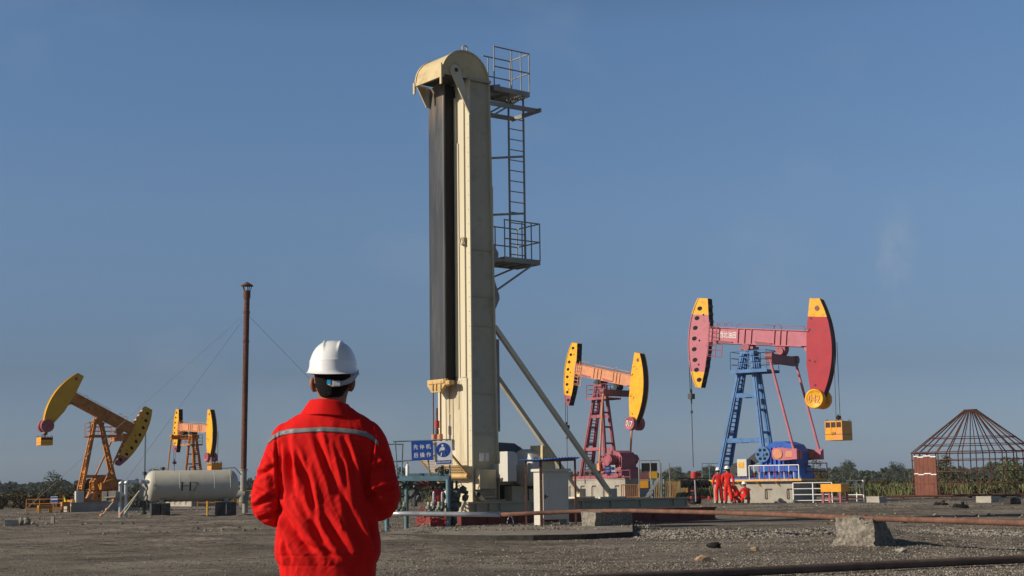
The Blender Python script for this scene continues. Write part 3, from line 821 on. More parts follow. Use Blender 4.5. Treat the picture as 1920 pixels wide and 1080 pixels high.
MB().prism([(-.86, zc), (-.40, zc), (-.40, zc - .62), (-.50, zc - .62)], WT - .16, WT - .12, 0).build('cover_gusset', [M['cream']], tower)

# back details
b = MB()
b.box(dep(zs), dep(zs) + .14, .10, .5, zt(808), zt(632), 0)
b.box(dep(ztop) + .06, dep(ztop) + .13, .05, .4, zt(465), zt(343), 0)
for (p0, p1, p2) in ((450, 470, 492), (515, 552, 582)):
    x = dep(zt(p1))
    b.prism([(x, zt(p0)), (x + .2, zt(p1) + .04), (x + .2, zt(p1) - .08), (x, zt(p2))], .02, .05, 0)
b.build('back_duct', [M['greysteel']], tower)

# platforms
def platform(zf, zrail, ua, ub, v_a, v_b, mid, name='platform'):
    b = MB()
    b.box(ua, ub, v_a, v_a + .03, zf - .13, zf + .02, 0)
    b.box(ub - .03, ub, v_a + .03, v_b, zf - .13, zf + .02, 0)
    b.box(ua, ub - .03, v_b - .03, v_b, zf - .13, zf + .02, 0)
    b.box(ua, ua + .03, v_a + .03, v_b - .03, zf - .13, zf + .02, 0)
    for k in range(10):
        y = v_a + .06 + (v_b - v_a - .12) * k / 9
        b.box(ua + .03, ub - .03, y, y + .05, zf - .04, zf - .01, 0)
    for k in range(3):
        x = ua + (ub - ua) * (k + .5) / 3
        b.box(x, x + .05, v_a + .03, v_b - .03, zf - .12, zf - .05, 0)
    p = b.build(name, [M['greysteel']], tower)
    r = MB(); t = .02
    for z in (zrail, (zf + zrail) / 2 + mid):
        r.tube((ua, v_a + .015, z), (ub, v_a + .015, z), t, 6)
        r.tube((ub, v_a, z), (ub, v_b, z), t, 6)
        r.tube((ub, v_b, z), (ua + .3, v_b, z), t, 6)
    for x in (ua + .02, (ua + ub) / 2, ub - .32, ub):
        r.tube((x, v_a + .015, zf), (x, v_a + .015, zrail), t, 6)
    for x in (ua + .5, ub): r.tube((x, v_b, zf), (x, v_b, zrail), t, 6)
    r.build('railing', [M['greysteel']], p)
    return p
uA = u_at(927, 0, 12); uB = u_at(994, 0, 12)
zf1 = zt(174, uB, 0)
platform(zf1, zt(101, uB, 0), uA, uB, 0.0, 0.95, .0)
uC = u_at(946, 0, 8); uD = u_at(1013, 0, 8)
zf2 = zt(489, uD, 0)
platform(zf2, zt(420, uD, 0), uC, uD, 0.0, 1.1, .0)
b = MB()   # diagonal braces and lower support frame
b.bar((uD - .25, .05, zf2 - .13), (dep(8) + .12, .05, zt(545, 1, 0)), .05, mi=0)
b.bar((uD - .25, 1.0, zf2 - .13), (dep(8) + .05, 1.0, zt(535, 1, 1)), .05, mi=0)
b.box(dep(8), uC, .0, 1.1, zf2 - .12, zf2 - .06, 0)
b.build('platform_brace', [M['greysteel']], tower); b = MB()
zq = zt(197, 1.2, 0); zq2 = zt(205, 2.2, 0)
b.bar((dep(12), 0, zq), (u_at(1008, 0, 12), 0, zq2), .06, .13)
b.bar((dep(12), 1.15, zq), (u_at(1008, 0, 12), 1.15, zq2), .06, .13)
b.bar((u_at(1008, 0, 12), -.15, zq2), (u_at(1008, 0, 12), 1.3, zq2), .06, .12)
b.bar((dep(12), .05, zt(222, 1, 0)), (uB - .1, .05, zf1 - .1), .045)
b.bar((dep(12), .9, zt(232, 1, 0.9)), (uB - .1, .9, zf1 - .1), .045)
b.bar((dep(12) - .05, .2, zt(160)), (dep(12) + .55, .2, zf1), .04, .3)
b.build('platform_brace', [M['greysteel']], tower)
b = MB()
ul0, ul1 = u_at(956, .25, 9), u_at(984, .25, 9)
for u in (ul0, ul1): b.bar((u, .25, zf2), (u + .0, .25, zf1 + .05), .045, .045)
z = zf2 + .15
while z < zf1 - .1:
    b.tube((ul0, .25, z), (ul1, .25, z), .016, 6); z += .315
for py in (287, 395): b.bar((dep(8), .25, zt(py)), (ul1, .25, zt(py, 1.5, .2)), .05, .06)
b.build('ladder', [M['greysteel']], tower)

# skid
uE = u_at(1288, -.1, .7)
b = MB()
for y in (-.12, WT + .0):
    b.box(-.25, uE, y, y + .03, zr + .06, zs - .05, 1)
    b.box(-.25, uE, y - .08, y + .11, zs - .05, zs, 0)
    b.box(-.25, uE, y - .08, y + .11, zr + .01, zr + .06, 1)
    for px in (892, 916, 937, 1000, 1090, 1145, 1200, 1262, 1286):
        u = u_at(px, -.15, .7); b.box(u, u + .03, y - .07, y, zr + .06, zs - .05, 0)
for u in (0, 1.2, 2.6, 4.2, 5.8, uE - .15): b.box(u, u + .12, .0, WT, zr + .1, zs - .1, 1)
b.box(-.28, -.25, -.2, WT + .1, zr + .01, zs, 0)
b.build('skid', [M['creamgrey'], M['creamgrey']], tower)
b = MB()
uR = u_at(1341, -.4, .2)
b.box(u_at(880, -.4, .2) - .25, uR, -.4, -.36, .0, zr, 0)
b.box(-.6, uR, WT + .3, WT + .34, .0, zr, 0)
b.box(-.6, uR, -.36, WT + .30, .05, zr - .02, 0)
b.box(-.6, uR + .02, -.46, -.40, zr - .05, zr, 0)
b.box(-.6, uR + .02, -.46, -.40, .0, .05, 0)
for k in range(9): b.box(.2 + k * 1.05, .23 + k * 1.05, -.44, -.40, .05, zr - .05, 0)
b.build('base_frame', [M['maroon']], tower)

# rear braces
uF = u_at(1147, .05, zs + .1)
for y in (.08, WT - .08):
    b = MB()
    b.bar((dep(5) + .02, y, zt(612, .9, .05)), (uF, y, zs + .12), .13, .13, 0)
    b.box(uF - .35, uF + .45, y - .2, y + .2, zs + .0, zs + .06, 0)
    b.box(uF - .1, uF + .16, y - .10, y + .10, zs + .05, zs + .30, 0)
    b.build('rear_brace', [M['cream']], tower, bevel=.01)

# machinery on the skid
b = MB()
za = zt(909, 1.3, 0)
b.prism([(1.0, za), (2.15, za), (2.15, zt(862, 2, 0)), (1.95, zt(850, 2, 0)), (1.55, zt(840, 1.5, 0)), (1.0, zt(838, 1, 0))], .15, 1.35, 0)
b.prism([(.98, zt(846, 1, 0)), (1.65, zt(846, 1, 0)), (2.12, zt(858, 2, 0)), (2.12, zt(850, 2, 0)), (1.6, zt(831, 1.6, 0)), (.98, zt(829, 1, 0))], .12, 1.2, 1)
b.box(.96, 2.9, .2, 1.3, zs, za, 2)
Mc = Matrix.Translation((1.5, -.28, zt(877, 1.7, 0))) @ Matrix.Rotation(math.pi / 2, 4, 'Y')
b.lathe([(.36, 0), (.50, .03), (.52, .10), (.52, .74), (.46, .80), (.36, .84), (.34, 1.0), (.2, 1.02)], 32, 3, M=Mc)
b.build('gearbox', [M['creamgrey'], M['slate'], M['black'], M['cabinet']], tower, bevel=.01)
b = MB()
g0, g1 = u_at(952, -.75, 1.5), u_at(971, -.75, 1.5)
gt, gb = zt(847, g0, -.3), zt(903, g0, -.3)
poly = [(g0, gb), (g1 - .05, gb), (g1 - .05, gb + .45), (g1, gb + .45), (g1, gt - .20)] + [(g1 - .2 + .2 * math.cos(a), gt - .2 + .2 * math.sin(a)) for a in (.3, .6, .9, 1.2, 1.57)] + [(g0, gt)]
b.prism(poly, -.75, -.40, 0); b.box(g0 + .05, g1 - .1, -.40, .1, gb + .1, gb + .5, 0)
b.build('belt_guard', [M['cabinet']], tower, bevel=.01)
b = MB()
h0, h1, h2 = u_at(990, .0, 1.5), u_at(1018, -.8, 1.5), u_at(1040, -.8, 1.5)
b.prism([(h0, zt(905, h0, 0)), (h1, zt(905, h1, 0)), (h1, zt(837, h1, 0)), (h1 - .12, zt(838, h1, 0)), (h0, zt(858, h0, 0))], .2, .8, 1)
b.prism([(h1 - .02, zt(905, h1, 0)), (h2 + .15, zt(905, h2, 0)), (h2, zt(872, h2, 0)), (h2 - .05, zt(852, h2, 0)), (h2 - .2, zt(840, h2, 0)), (h1, zt(836, h1, 0))], -.80, -.25, 0)
b.build('motor_guard', [M['drum'], M['creamgrey']], tower, bevel=.02)
b = MB()
b.box(u_at(960, -.15, 1), u_at(989, -.15, 1), -.15, .5, zs, zt(911, 1.5, 0), 0)
b.box(u_at(992, -.05, 1), u_at(1006, -.05, 1), -.05, .3, zs, zt(917, 1.9, 0), 0)
b.tube((g0 + .05, -.1, zt(908, g0, 0)), (g0 + .05, -.1, zs + .12), .03, 8, 0)
b.tube((g0 + .05, -.1, zs + .13), (dep(1) - .6, -.1, zs + .13), .03, 8, 0)
b.tube((dep(1) - .6, -.12, zs + .02), (g0 + .4, -.12, zs + .03), .025, 8, 0)
b.build('oil_tray', [M['creamgrey']], tower)
b = MB()
c0, c1 = u_at(898, -.2, 1.5), u_at(930, -.2, 1.5)
b.box(c0, c1, -.22, .03, zt(917), zt(881), 0)
b.box(c0 - .008, c0 + .03, -.24, .03, zt(918), zt(880), 1)  # lit face painted lighter than the rest of the box
b.build('switch_box', [M['creamgrey'], M['cream']], tower, bevel=.006)
b = MB()
for a, c in ((898, 908), (910, 917)): b.box(u_at(a, .04, 2), u_at(c, .04, 2), .040, .046, zt(865), zt(849), 0)
b.build('notice_sheet', [M['galv']], tower)
# brackets under the switch box
b = MB()
b.prism([(.05, zt(922)), (.12, zt(922)), (.42, zs + .03), (.25, zs + .03)], -.1, .0, 0)
b.tube((.12, -.02, zs + .2), (.12, -.12, zs + .2), .07, 10, 1)
b.build('foot_bracket', [M['cream'], M['dark']], tower)

# tilted ochre grating in front of the tower foot
b = MB()
gz0, gz1 = zt(892, -.6, 0), zt(866, -.9, 0)
Mg = Matrix.Identity(4)
A0 = Vector((-.12, -.02, zt(893))); A1 = Vector((-.12, 1.7, zt(893, 0, 1.7)))
B0 = A0 + Vector((-.62, .02, .62)); B1 = A1 + Vector((-.62, 0, .62))
for i in range(15):
    t = i / 14
    b.bar(A0.lerp(B0, t), A1.lerp(B1, t), .03, .015)
for t in (0, .5, 1): b.bar(A0.lerp(A1, t), B0.lerp(B1, t), .06, .05)
b.tube(A0 + Vector((-.1, -.08, .0)), A1 + Vector((-.1, 0, 0)), .07, 12)
b.build('tilted_grating', [M['yellowcast']], tower)
# ------------------------------------------------------------------ wellhead cluster, signs, pipes in front of the tower
def wheel(b, c, ax, r, mi, spokes=4, M_=None):
    c = Vector(c); ax = Vector(ax).normalized()
    up = Vector((0, 0, 1)) if abs(ax.z) < .9 else Vector((1, 0, 0))
    x = up.cross(ax).normalized(); y = ax.cross(x)
    b.path([c + x * r * math.cos(k * math.pi / 7) + y * r * math.sin(k * math.pi / 7) for k in range(14)], r * .11, 5, mi, closed=True)
    for k in range(spokes):
        a = k * 2 * math.pi / spokes + .4
        b.tube(c, c + (x * math.cos(a) + y * math.sin(a)) * r, r * .07, 4, mi, caps=False)
    b.tube(c - ax * r * .8, c + ax * r * .25, r * .12, 6, mi)

def flange_stack(b, base, top, r, n, mi, mi2):
    base, top = Vector(base), Vector(top)
    b.tube(base, top, r * .62, 10, mi)
    for i in range(n):
        p = base.lerp(top, (i + .15) / n); q = base.lerp(top, (i + .42) / n)
        b.tube(p, q, r, 12, mi if i % 3 else mi2)
        for k in range(6):
            a = k * 1.047
            o = Vector((math.cos(a) * r * .82, math.sin(a) * r * .82, 0))
            b.tube(p + o - Vector((0, 0, .02)), q + o + Vector((0, 0, .02)), r * .09, 4, mi)

WD = 38.6
def Q(px, py, d=WD): return P(px, py, d)

# main wellhead directly under the belt
x0 = Q(826, 900).x
wh = empty('wellhead', (x0, WD, 0), 0, label='oily wellhead with stacked flanges and a red housing under the black belt', cat='wellhead')
def L(px, py, dd=0.0):
    p = P(px, py, WD + dd); return Vector((p.x - x0, dd, p.z))
b = MB()
flange_stack(b, (0, 0, 0), L(826, 940), .17, 4, 0, 0)
flange_stack(b, L(826, 940), L(827, 875), .13, 6, 0, 2)
b.tube(L(827, 880), L(827, 862), .06, 8, 2)
b.rock(L(818, 881), .07, .07, .07, 2, 1, 2); b.rock(L(838, 884), .08, .07, .08, 4, 1, 0)
b.build('valve_stack', [M['valve'], M['valvered'], M['yellowcast']], wh)
b = MB()
b.tube(L(822, 944), L(822, 918), .15, 14, 0); b.tube(L(822, 921), L(822, 918), .18, 14, 0)
b.tube(L(822, 947), L(822, 944), .18, 14, 0)
b.build('red_housing', [M['valvered'], M['rust']], wh); b = MB()
b.box(*(L(803, 0).x, L(838, 0).x), -.2, .2, .08, L(826, 974).z, 0)
b.box(*(L(802, 0).x, L(839, 0).x), -.22, .22, L(826, 974).z, L(826, 971).z, 0)
b.box(*(L(806, 0).x, L(835, 0).x), -.18, .18, -.05, .08, 1)
b.build('base_box', [M['valvered'], M['rust']], wh)
b = MB()
for (px, py, dd, s) in ((790, 906, .1, 1), (812, 906, .0, 1), (846, 908, .1, -1)):
    b.tube(L(826, py + 2, dd), L(px, py, dd), .06, 10, 0)
    b.tube(L(px - 4, py, dd), L(px + 4, py, dd), .11, 10, 0)
    b.tube(L(px + 8, py, dd), L(px + 12, py, dd), .10, 10, 0)
wheel(b, L(794, 905, -.25), (.1, -1, 0), .13, 1); wheel(b, L(861, 911, -.1), (.8, -1, 0), .09, 0)
wheel(b, L(797, 926, -.2), (0, -1, .2), .11, 0)
b.tube(L(846, 908, .1), L(848, 990, .1), .06, 8, 0)
b.tube(L(856, 930, .2), L(852, 960, .2), .10, 8, 0)
b.rock(L(868, 918, .2), .12, .1, .12, 5, 1, 0); b.rock(L(872, 934, .2), .1, .1, .12, 6, 1, 0)
b.tube(L(845, 918, .25), L(878, 924, .25), .05, 8, 0)
b.rock(L(852, 950, .1), .16, .14, .2, 8, 1, 0); b.rock(L(856, 925, .1), .15, .14, .2, 9, 1, 0)
b.tube(L(770, 908, .1), L(800, 908, .1), .07, 8, 0); b.rock(L(757, 907, .1), .22, .12, .11, 3, 1, 0)
b.tube(L(745, 906, .1), L(770, 908, .1), .05, 8, 0)
b.tube(L(748, 906, .1), L(748, 945, .1), .07, 8, 0)
for k in range(9):
    px = 745 + k * 11; py = 908 + 5 * math.sin(k * 2.3)
    b.rock(L(px, py, .1), .09, .10, .10, k, 1, 0); b.tube(L(px, py, .1), L(px + 3, py + 9 + 4 * math.sin(k), .1), .035, 6, 0)
for (px, py, r_, sx) in ((775, 925, .16, 1.3), (783, 934, .13, 1), (776, 945, .10, .8), (768, 930, .09, 1), (792, 928, .10, 1), (850, 935, .15, .8), (846, 955, .17, .9), (860, 946, .12, .9), (850, 975, .18, .8), (814, 902, .12, 1.2), (836, 905, .13, 1)):
    b.rock(L(px, py, .15), r_ * sx, r_, r_, px, 1, 0)
b.tube(L(778, 950, .1), L(778, 925, .1), .07, 8, 0); b.tube(L(745, 930, .1), L(775, 927, .1), .05, 8, 0); b.tube(L(792, 912, .1), L(775, 926, .1), .04, 8, 0)
b.tube(L(820, 952, .0), L(800, 952, .0), .05, 8, 0); b.tube(L(826, 925, .1), L(862, 950, .25), .05, 8, 0)
b.build('side_valves', [M['valve'], M['valvered']], wh)
b = MB()
for (px, a, c) in ((813, 924, 944), (829, 924, 944)):
    b.tube(L(px, c, -.22), L(px, a, -.22), .032, 8, 0); b.rock(L(px, a, -.22), .033, .033, .05, 1, 1, 0)
b.bar(L(796, 943, -.2), L(836, 944, -.2), .04, .02, 0)
b.build('gauge_tubes', [M['galv']], wh)

# lower choke valve group
def valve_group(pxs, pyc, dd, label, wheels, sc=1.0):
    c = P(sum(pxs) / len(pxs), pyc, WD + dd)
    r = empty('valve_group', (c.x, c.y, 0), 0, label=label, cat='valves')
    b = MB()
    for i, px in enumerate(pxs):
        p = P(px, pyc, c.y) - Vector((c.x, c.y, 0)); p.y = 0
        m = i % 2
        b.tube(p - Vector((.05, 0, 0)), p + Vector((.05, 0, 0)), .115 * sc, 12, m)
        b.tube(p - Vector((.075, 0, 0)), p - Vector((.055, 0, 0)), .14 * sc, 12, m)
        b.tube(p + Vector((.055, 0, 0)), p + Vector((.075, 0, 0)), .14 * sc, 12, 1 - m)
        b.tube(p, p + Vector((.02, 0, .28 * sc)), .045 * sc, 8, m)
        b.rock(p + Vector((0, -.05, .13)), .07, .07, .08, i, 1, m)
    b.build('valve_body', [M['palevalve'], M['valve']], r)
    b = MB()
    for (px, py, mi) in wheels:
        p = P(px, py, c.y) - Vector((c.x, c.y, 0)); p.y = -.18
        wheel(b, p, (.15, -1, .1), .10, mi)
    b.build('handwheel', [M['valvered'], M['teal']], r)
    return r
valve_group((803, 813, 822, 829), 961, -.55, 'chalky green valves on the white pipe beside the red housing', ((793, 957, 0), (791, 972, 0), (816, 971, 0)))
valve_group((742, 750, 757), 960, -.5, 'chalky green valves on the white pipe next to the elbow of the red jacket', ((745, 948, 1),), .9)

# work platform: blue beams and posts
c = Q(800, 990)
wp = empty('work_platform', (c.x, WD, 0), 0, label='pale blue steel work platform frame around the wellhead', cat='work platform')
def K(px, py, dd=0.0):
    p = P(px, py, WD + dd); return Vector((p.x - c.x, dd, p.z))
b = MB()
b.bar(K(728, 897, -.35), K(842, 897, -.5), .05, .13)
b.bar(K(728, 892, .7), K(842, 890, .7), .05, .10)
b.bar(K(842, 896, -.5), K(842, 893, .7), .05, .10)
for i in range(8): b.bar(K(730 + i * 15, 895, -.4), K(730 + i * 15, 891, .65), .04, .03)
b.build('deck_beam', [M['teal']], wp)
for (px, a, dd) in ((725.5, 962, -.55), (762, 900, .1), (840, 899, -.5)):
    b = MB(); q = K(px, a, dd); b.tube((q.x, q.y, -.05), q, .06, 10)
    b.build('leg', [M['teal']], wp)
b = MB()
t = .02
def rail(a, c): b.tube(K(*a), K(*c), t, 6)
rail((737, 828, -.4), (846, 824, -.4)); rail((737, 865, -.4), (775, 863, -.4))
rail((741, 828, -.4), (745, 896, -.4)); rail((803, 862, -.4), (806, 897, -.4)); rail((841, 828, -.4), (845, 905, -.4))
b.build('railing', [M['teal']], wp); b = MB()
rail((723, 833, .5), (757, 833, .5)); rail((755, 833, .5), (753, 894, .5)); rail((723, 866, .5), (757, 865, .5)); rail((723, 833, .5), (723, 894, .5))
b.build('railing', [M['teal']], wp)

def sign(name, px0, py0, px1, py1, d, label, m):
    p, q = P(px0, py0, d), P(px1, py1, d)
    w, h = q.x - p.x, p.z - q.z
    r = empty(name, ((p.x + q.x) / 2, d, (p.z + q.z) / 2), math.radians(-7), label=label, cat='sign')
    r.rotation_euler = (0, math.radians(-1.6), math.radians(-7))
    MB().box(-w / 2, w / 2, 0, .012, -h / 2, h / 2).build('plate', m, r, bevel=.003)
    return r, w, h
s1, w, h = sign('warning_sign', 771, 827, 812.5, 863, WD - .46, 'blue metal sign with six white characters in two rows', M['signblue'])
T1 = Matrix.Translation((0, -.003, h * .20)); T2 = Matrix.Translation((0, -.003, -h * .22))
text_obj('lettering', '先 停 机', M['signwhite'], T1, h * .26, w * .80, s1, bold=.012)
text_obj('lettering', '后 操 作', M['signwhite'], T2, h * .26, w * .80, s1, bold=.012)
s2, w, h = sign('safety_sign', 814.5, 827, 848.5, 872, WD - .48, 'white safety sign with a harnessed figure in a blue disc', M['signwhite'])
b = MB()
b.tube((0, -.004, h * .13), (0, .001, h * .13), w * .40, 32)
b.box(-w * .42, w * .42, -.004, .001, -h * .45, -h * .30)
b.build('blue_field', [M['signblue']], s2)
b = MB()
cz = h * .13; k = w * .40
b.tube((-.1 * k, -.008, cz + .62 * k), (-.1 * k, -.005, cz + .62 * k), k * .17, 14)
b.prism([(x * k, cz + z * k) for x, z in ((-.3, .4), (.12, .4), (.22, .2), (.15, -.05), (-.35, -.05), (-.42, .2))], -.008, -.005)
b.bar((-.38 * k, -.0065, cz + .3 * k), (-.52 * k, -.0065, cz - .2 * k), k * .14, .003)
b.bar((.15 * k, -.0065, cz + .35 * k), (.55 * k, -.0065, cz - .2 * k), k * .14, .003)
b.bar((.15 * k, -.0065, cz + .25 * k), (.5 * k, -.0065, cz + .72 * k), k * .07, .003)
b.bar((-.3 * k, -.0065, cz - .2 * k), (-.08 * k, -.0065, cz - .4 * k), k * .12, .003)
b.bar((.22 * k, -.0065, cz - .2 * k), (-.04 * k, -.0065, cz - .4 * k), k * .12, .003)
b.bar((-.25 * k, -.0065, cz - .38 * k), (-.36 * k, -.0065, cz - .82 * k), k * .15, .003)
b.bar((.15 * k, -.0065, cz - .38 * k), (.30 * k, -.0065, cz - .82 * k), k * .15, .003)
b.build('pictogram', [M['signwhite']], s2)
text_obj('lettering', '登高必须系安全带', M['signwhite'], Matrix.Translation((0, -.006, -h * .375)), h * .085, w * .74, s2, bold=.01)

# bottle on the platform
q = Q(763, 893)
bt = empty('bottle', (q.x, WD + .2, q.z + .04), label='white bottle with a red cap standing on the blue platform', cat='bottle')
b = MB(); b.lathe([(.045, -.04), (.05, .0), (.05, .22), (.02, .28), (.02, .31)], 12, 0); b.build('body', M['white'], bt)
b = MB(); b.lathe([(.024, .30), (.024, .34)], 10, 0); b.build('cap', M['valvered'], bt)

# pipeline: white painted length, then rusty length on its supports
pl = empty('pipeline', (0, 0, 0), label='long rusty pipeline with a white painted left end, resting on blocks', cat='pipe')
pw = [P(716, 964, 38.0), P(762, 963, 37.9), P(850, 964, 37.7), P(938, 965, 37.5)]
MB().path(pw, .062, 12).build('white_length', M['galv'], pl)
pr = [P(938, 965, 37.5), P(1010, 962, 37.5), P(1090, 958.5, 37.4), P(1180, 957.5, 36.5), P(1300, 960, 33.8), P(1440, 964, 30.8), P(1620, 972, 27.0), P(1780, 976, 24.7), P(1925, 981, 22.8), P(2300, 1004, 18.6)]
b = MB(); b.path(pr, .053, 14)
b.build('rusty_length', M['rustpipe'], pl)
for (px, py, d) in ((1138, 957.7, 37.0), (1172, 957.5, 36.6), (1622, 971.5, 27.0), (1697, 974, 25.9)):
    q = P(px, py, d)
    a = math.atan2(-(37 - 27), 4.6)
    dv = Vector((math.cos(a), math.sin(a), 0)) * .03
    MB().tube(q - dv, q + dv, .064, 12).build('weld_collar', M['rustpipe'], pl)

fp = empty('foreground_pipe', (0, 0, 0), label='dark brown steel pipe lying on the dirt in the bottom right corner', cat='pipe')
pts = []
for (px, d) in ((900, 16.8), (1050, 17.35), (1200, 17.9), (1350, 18.45), (1500, 19.0), (1650, 19.6), (1800, 20.15), (1950, 20.7), (2400, 22.4)):
    x = gx(px, d); pts.append(Vector((x, d, H1(x, d) * .4 + .075)))
b = MB(); b.path(pts, .058, 14); b.build('pipe_run', M['darkrust'], fp)

# lump of aggregate concrete under the pipe (left) and boulder (right)
def block(name, px0, px1, py0, py1, d, dy, rz, label, m, cat, seed=1, rough=.03, sub=5, cut=None):
    a, c_ = P(px0, py1, d), P(px1, py0, d)
    w, h = c_.x - a.x, c_.z + .02
    bm = bmesh.new(); bmesh.ops.create_cube(bm, size=1)
    bmesh.ops.subdivide_edges(bm, edges=bm.edges, cuts=sub, use_grid_fill=True)
    for v in bm.verts:
        p = v.co.copy()
        tz = p.z + .5
        k = 1 + (0.38 * (1 - tz) ** 1.5 if cut else 0)
        q = Vector((p.x * w * k, p.y * dy * k, tz * (h + .1) - .1))
        nn = Vector((noise.noise(q * 3 + Vector((seed, 0, 0))), noise.noise(q * 3 + Vector((0, seed, 5))), noise.noise(q * 3 + Vector((7, 0, seed)))))
        n2 = Vector((noise.noise(q * 14), noise.noise(q * 14 + Vector((5, 5, 5))), noise.noise(q * 14 + Vector((9, 1, 5)))))
        v.co = q + nn * rough * 2 + n2 * rough * .8
    me = bpy.data.meshes.new(name); bm.to_mesh(me); bm.free(); me.materials.append(m)
    o = bpy.data.objects.new(name, me); COL.objects.link(o)
    o.location = ((a.x + c_.x) / 2, d + dy * .3, 0); o.rotation_euler = (0, 0, rz)
    return tag(o, label, cat)
block('concrete_block', 1096, 1183, 959, 993, 37.2, .6, math.radians(34), 'rough aggregate concrete block carrying the rusty pipe in front of the maroon skid', M['roughconc'], 'block', 2, .02, 14)
bl = block('boulder', 1590, 1655, 976.5, 1010, 26.6, .70, math.radians(52), 'big rough concrete boulder under the rusty pipe at right', M['roughconc'], 'boulder', 5, .05, 14, True)

# concrete apron of the well pad, with its front edge coloured dark for shade
a0, a1 = G(700, 1008), G(1190, 997)
b = MB()
px_ = [716, 800, 860, 930, 1000, 1090, 1186]
front = [G(p, float(np.interp(p, (716, 860, 960, 1080, 1186), (1000, 1003, 1004, 1002, 997))), .12) for p in px_]
back = [Vector((f.x + 1.2, 47, .09)) for f in front]
nn = len(front)
vs = [f for f in front] + back + [Vector((f.x, f.y + .03, -.15)) for f in front] + [Vector((v.x, v.y, -.15)) for v in back]
fs = [(i, i + 1, nn + i + 1, nn + i) for i in range(nn - 1)] + [(2 * nn + i, 2 * nn + i + 1, i + 1, i) for i in range(nn - 1)]
fs += [(nn - 1, 3 * nn - 1, 4 * nn - 1, 2 * nn - 1), (0, nn, 3 * nn, 2 * nn)]
b.add(vs, fs[:nn - 1], 0); b.add(vs, fs[nn - 1:], 1)
M['edge'] = mat('shaded_slab_edge', (0.045, 0.040, 0.034), 0.95, var=0.35, scale=9)  # slab's front face: its shade is put into this dark colour
M['apron'] = mat('dusty_gravelly_concrete', (0.235, 0.205, 0.165), 0.95, var=0.25, scale=2.5, dirt=(0.10, 0.085, 0.07), dirt_amt=0.8, dirt_scale=6, bump=1.0, bump_scale=18)
tag(b.build('pavement', [M['apron'], M['edge']]), 'concrete apron slab around the tower foot with a broken dark edge', 'pavement', kind='structure')

_h = height
def height(x, y): return np.where((y > 34) & (y < 47), .12, _h(x, y))
def s_apron(N):
    y = 33.6 + 7 * rng.random(N) ** 1.6; x = -3.6 + 7.2 * rng.random(N)
    k = rng.random(N) < np.clip(.25 + 1.6 * vnoise(x, y, 1.2, 41), .05, 1)
    return x[k], y[k]
stones('gravel', 7000, s_apron, 0.006, 0.030, gs, 'fine gravel strewn over the concrete apron', 'gravel')
height = _h
for (px, py, s_, m_, lab) in ((1316, 1053, .075, 'rocktan', 'flat tan stone lying alone near the bottom edge'), (1340, 1029, .085, 'black', 'black lump on the gravel above the dark pipe'), (1690, 1034, .06, 'concrete', 'pale pinkish stone right of the boulder'), (1415, 1032, .05, 'rocktan', 'small pale stone left of the boulder')):
    if m_ == 'rocktan' and 'rocktan' not in M: M['rocktan'] = mat('tan_stone', (.40, .27, .16), .9, var=.2, scale=8)
    g_ = G(px, py); b = MB(); b.rock((0, 0, s_ * .5), s_ * 1.6, s_, s_ * .75, px, 2, rough=.4)
    o = b.build('stone', M[m_]); o.location = (g_.x, g_.y, H1(g_.x, g_.y)); tag(o, lab, 'stone')
# grey cabinet
d = 38.2
cb = empty('electrical_cabinet', (P(1017, 990, d).x, d, .09), math.radians(25), label='tall pale grey electrical cabinet standing under the small blue roof', cat='cabinet')
hC = ZAT(1040, 884, d) - .09; w = .80; D = .50
b = MB()
b.box(0, w, 0, D, .16, hC, 0)
b.box(.0, .06, 0, D, .0, .16, 0); b.box(w - .06, w, 0, D, 0, .16, 0)
b.build('body', M['cabinet'], cb, bevel=.006)
b = MB(); b.box(.03, w - .03, -.022, -.002, .2, hC - .05, 0); b.box(.22, w - .06, -.03, -.022, .26, hC - .12, 0)
dr = b.build('door', M['cabinet'], cb, bevel=.004)
b = MB(); b.box(.06, .10, -.05, -.03, hC * .5, hC * .5 + .10, 0); b.tube((.14, -.055, hC * .5 + .05), (.14, -.03, hC * .5 + .05), .018, 8, 0)
b.build('handle', M['dark'], dr)
b = MB(); b.box(-.06, w + .04, -.08, D + .04, hC + .001, hC + .075, 0); b.build('top_cover', M['cabinet'], cb, bevel=.006)

sx = P(1033, 990, d).x
sh = empty('shelter', (sx, d + .1, .09), math.radians(6), label='small blue sheet roof on four thin rusty posts over the cabinet', cat='shelter')
zR = ZAT(1033, 860, d) - .09
b = MB()
n = 60
vs = []; fs = []
for i in range(n + 1):
    x = -.75 + 1.5 * i / n
    for y in (-.55, .75):
        z = zR + .012 * math.sin(i * 1.9) + (.03 * math.sin(x * 3) if y < 0 else .0) + (y + .55) * -.01
        vs += [(x, y, z), (x, y, z - .012)]
for i in range(n):
    a = i * 4
    fs += [(a, a + 4, a + 6, a + 2), (a + 1, a + 3, a + 7, a + 5), (a, a + 1, a + 5, a + 4), (a + 2, a + 6, a + 7, a + 3)]
b.add(vs, fs, 0); b.build('roof_sheet', M['roofblue'], sh)
for (x, y, w_) in ((-.60, .45, .035), (-.30, -.42, .065), (.62, -.40, .05), (.36, .6, .045)):
    MB().box(x - w_ / 2, x + w_ / 2, y - w_ / 2, y + w_ / 2, -.05, zR - .02).build('post', M['rust'], sh)
b = MB()
for a, c in (((-.60, .45), (-.30, -.42)), ((-.30, -.42), (.62, -.40)), ((.62, -.40), (.36, .6)), ((.36, .6), (-.60, .45))):
    b.bar((a[0], a[1], zR - .045), (c[0], c[1], zR - .045), .04, .04)
b.build('roof_frame', M['rust'], sh)
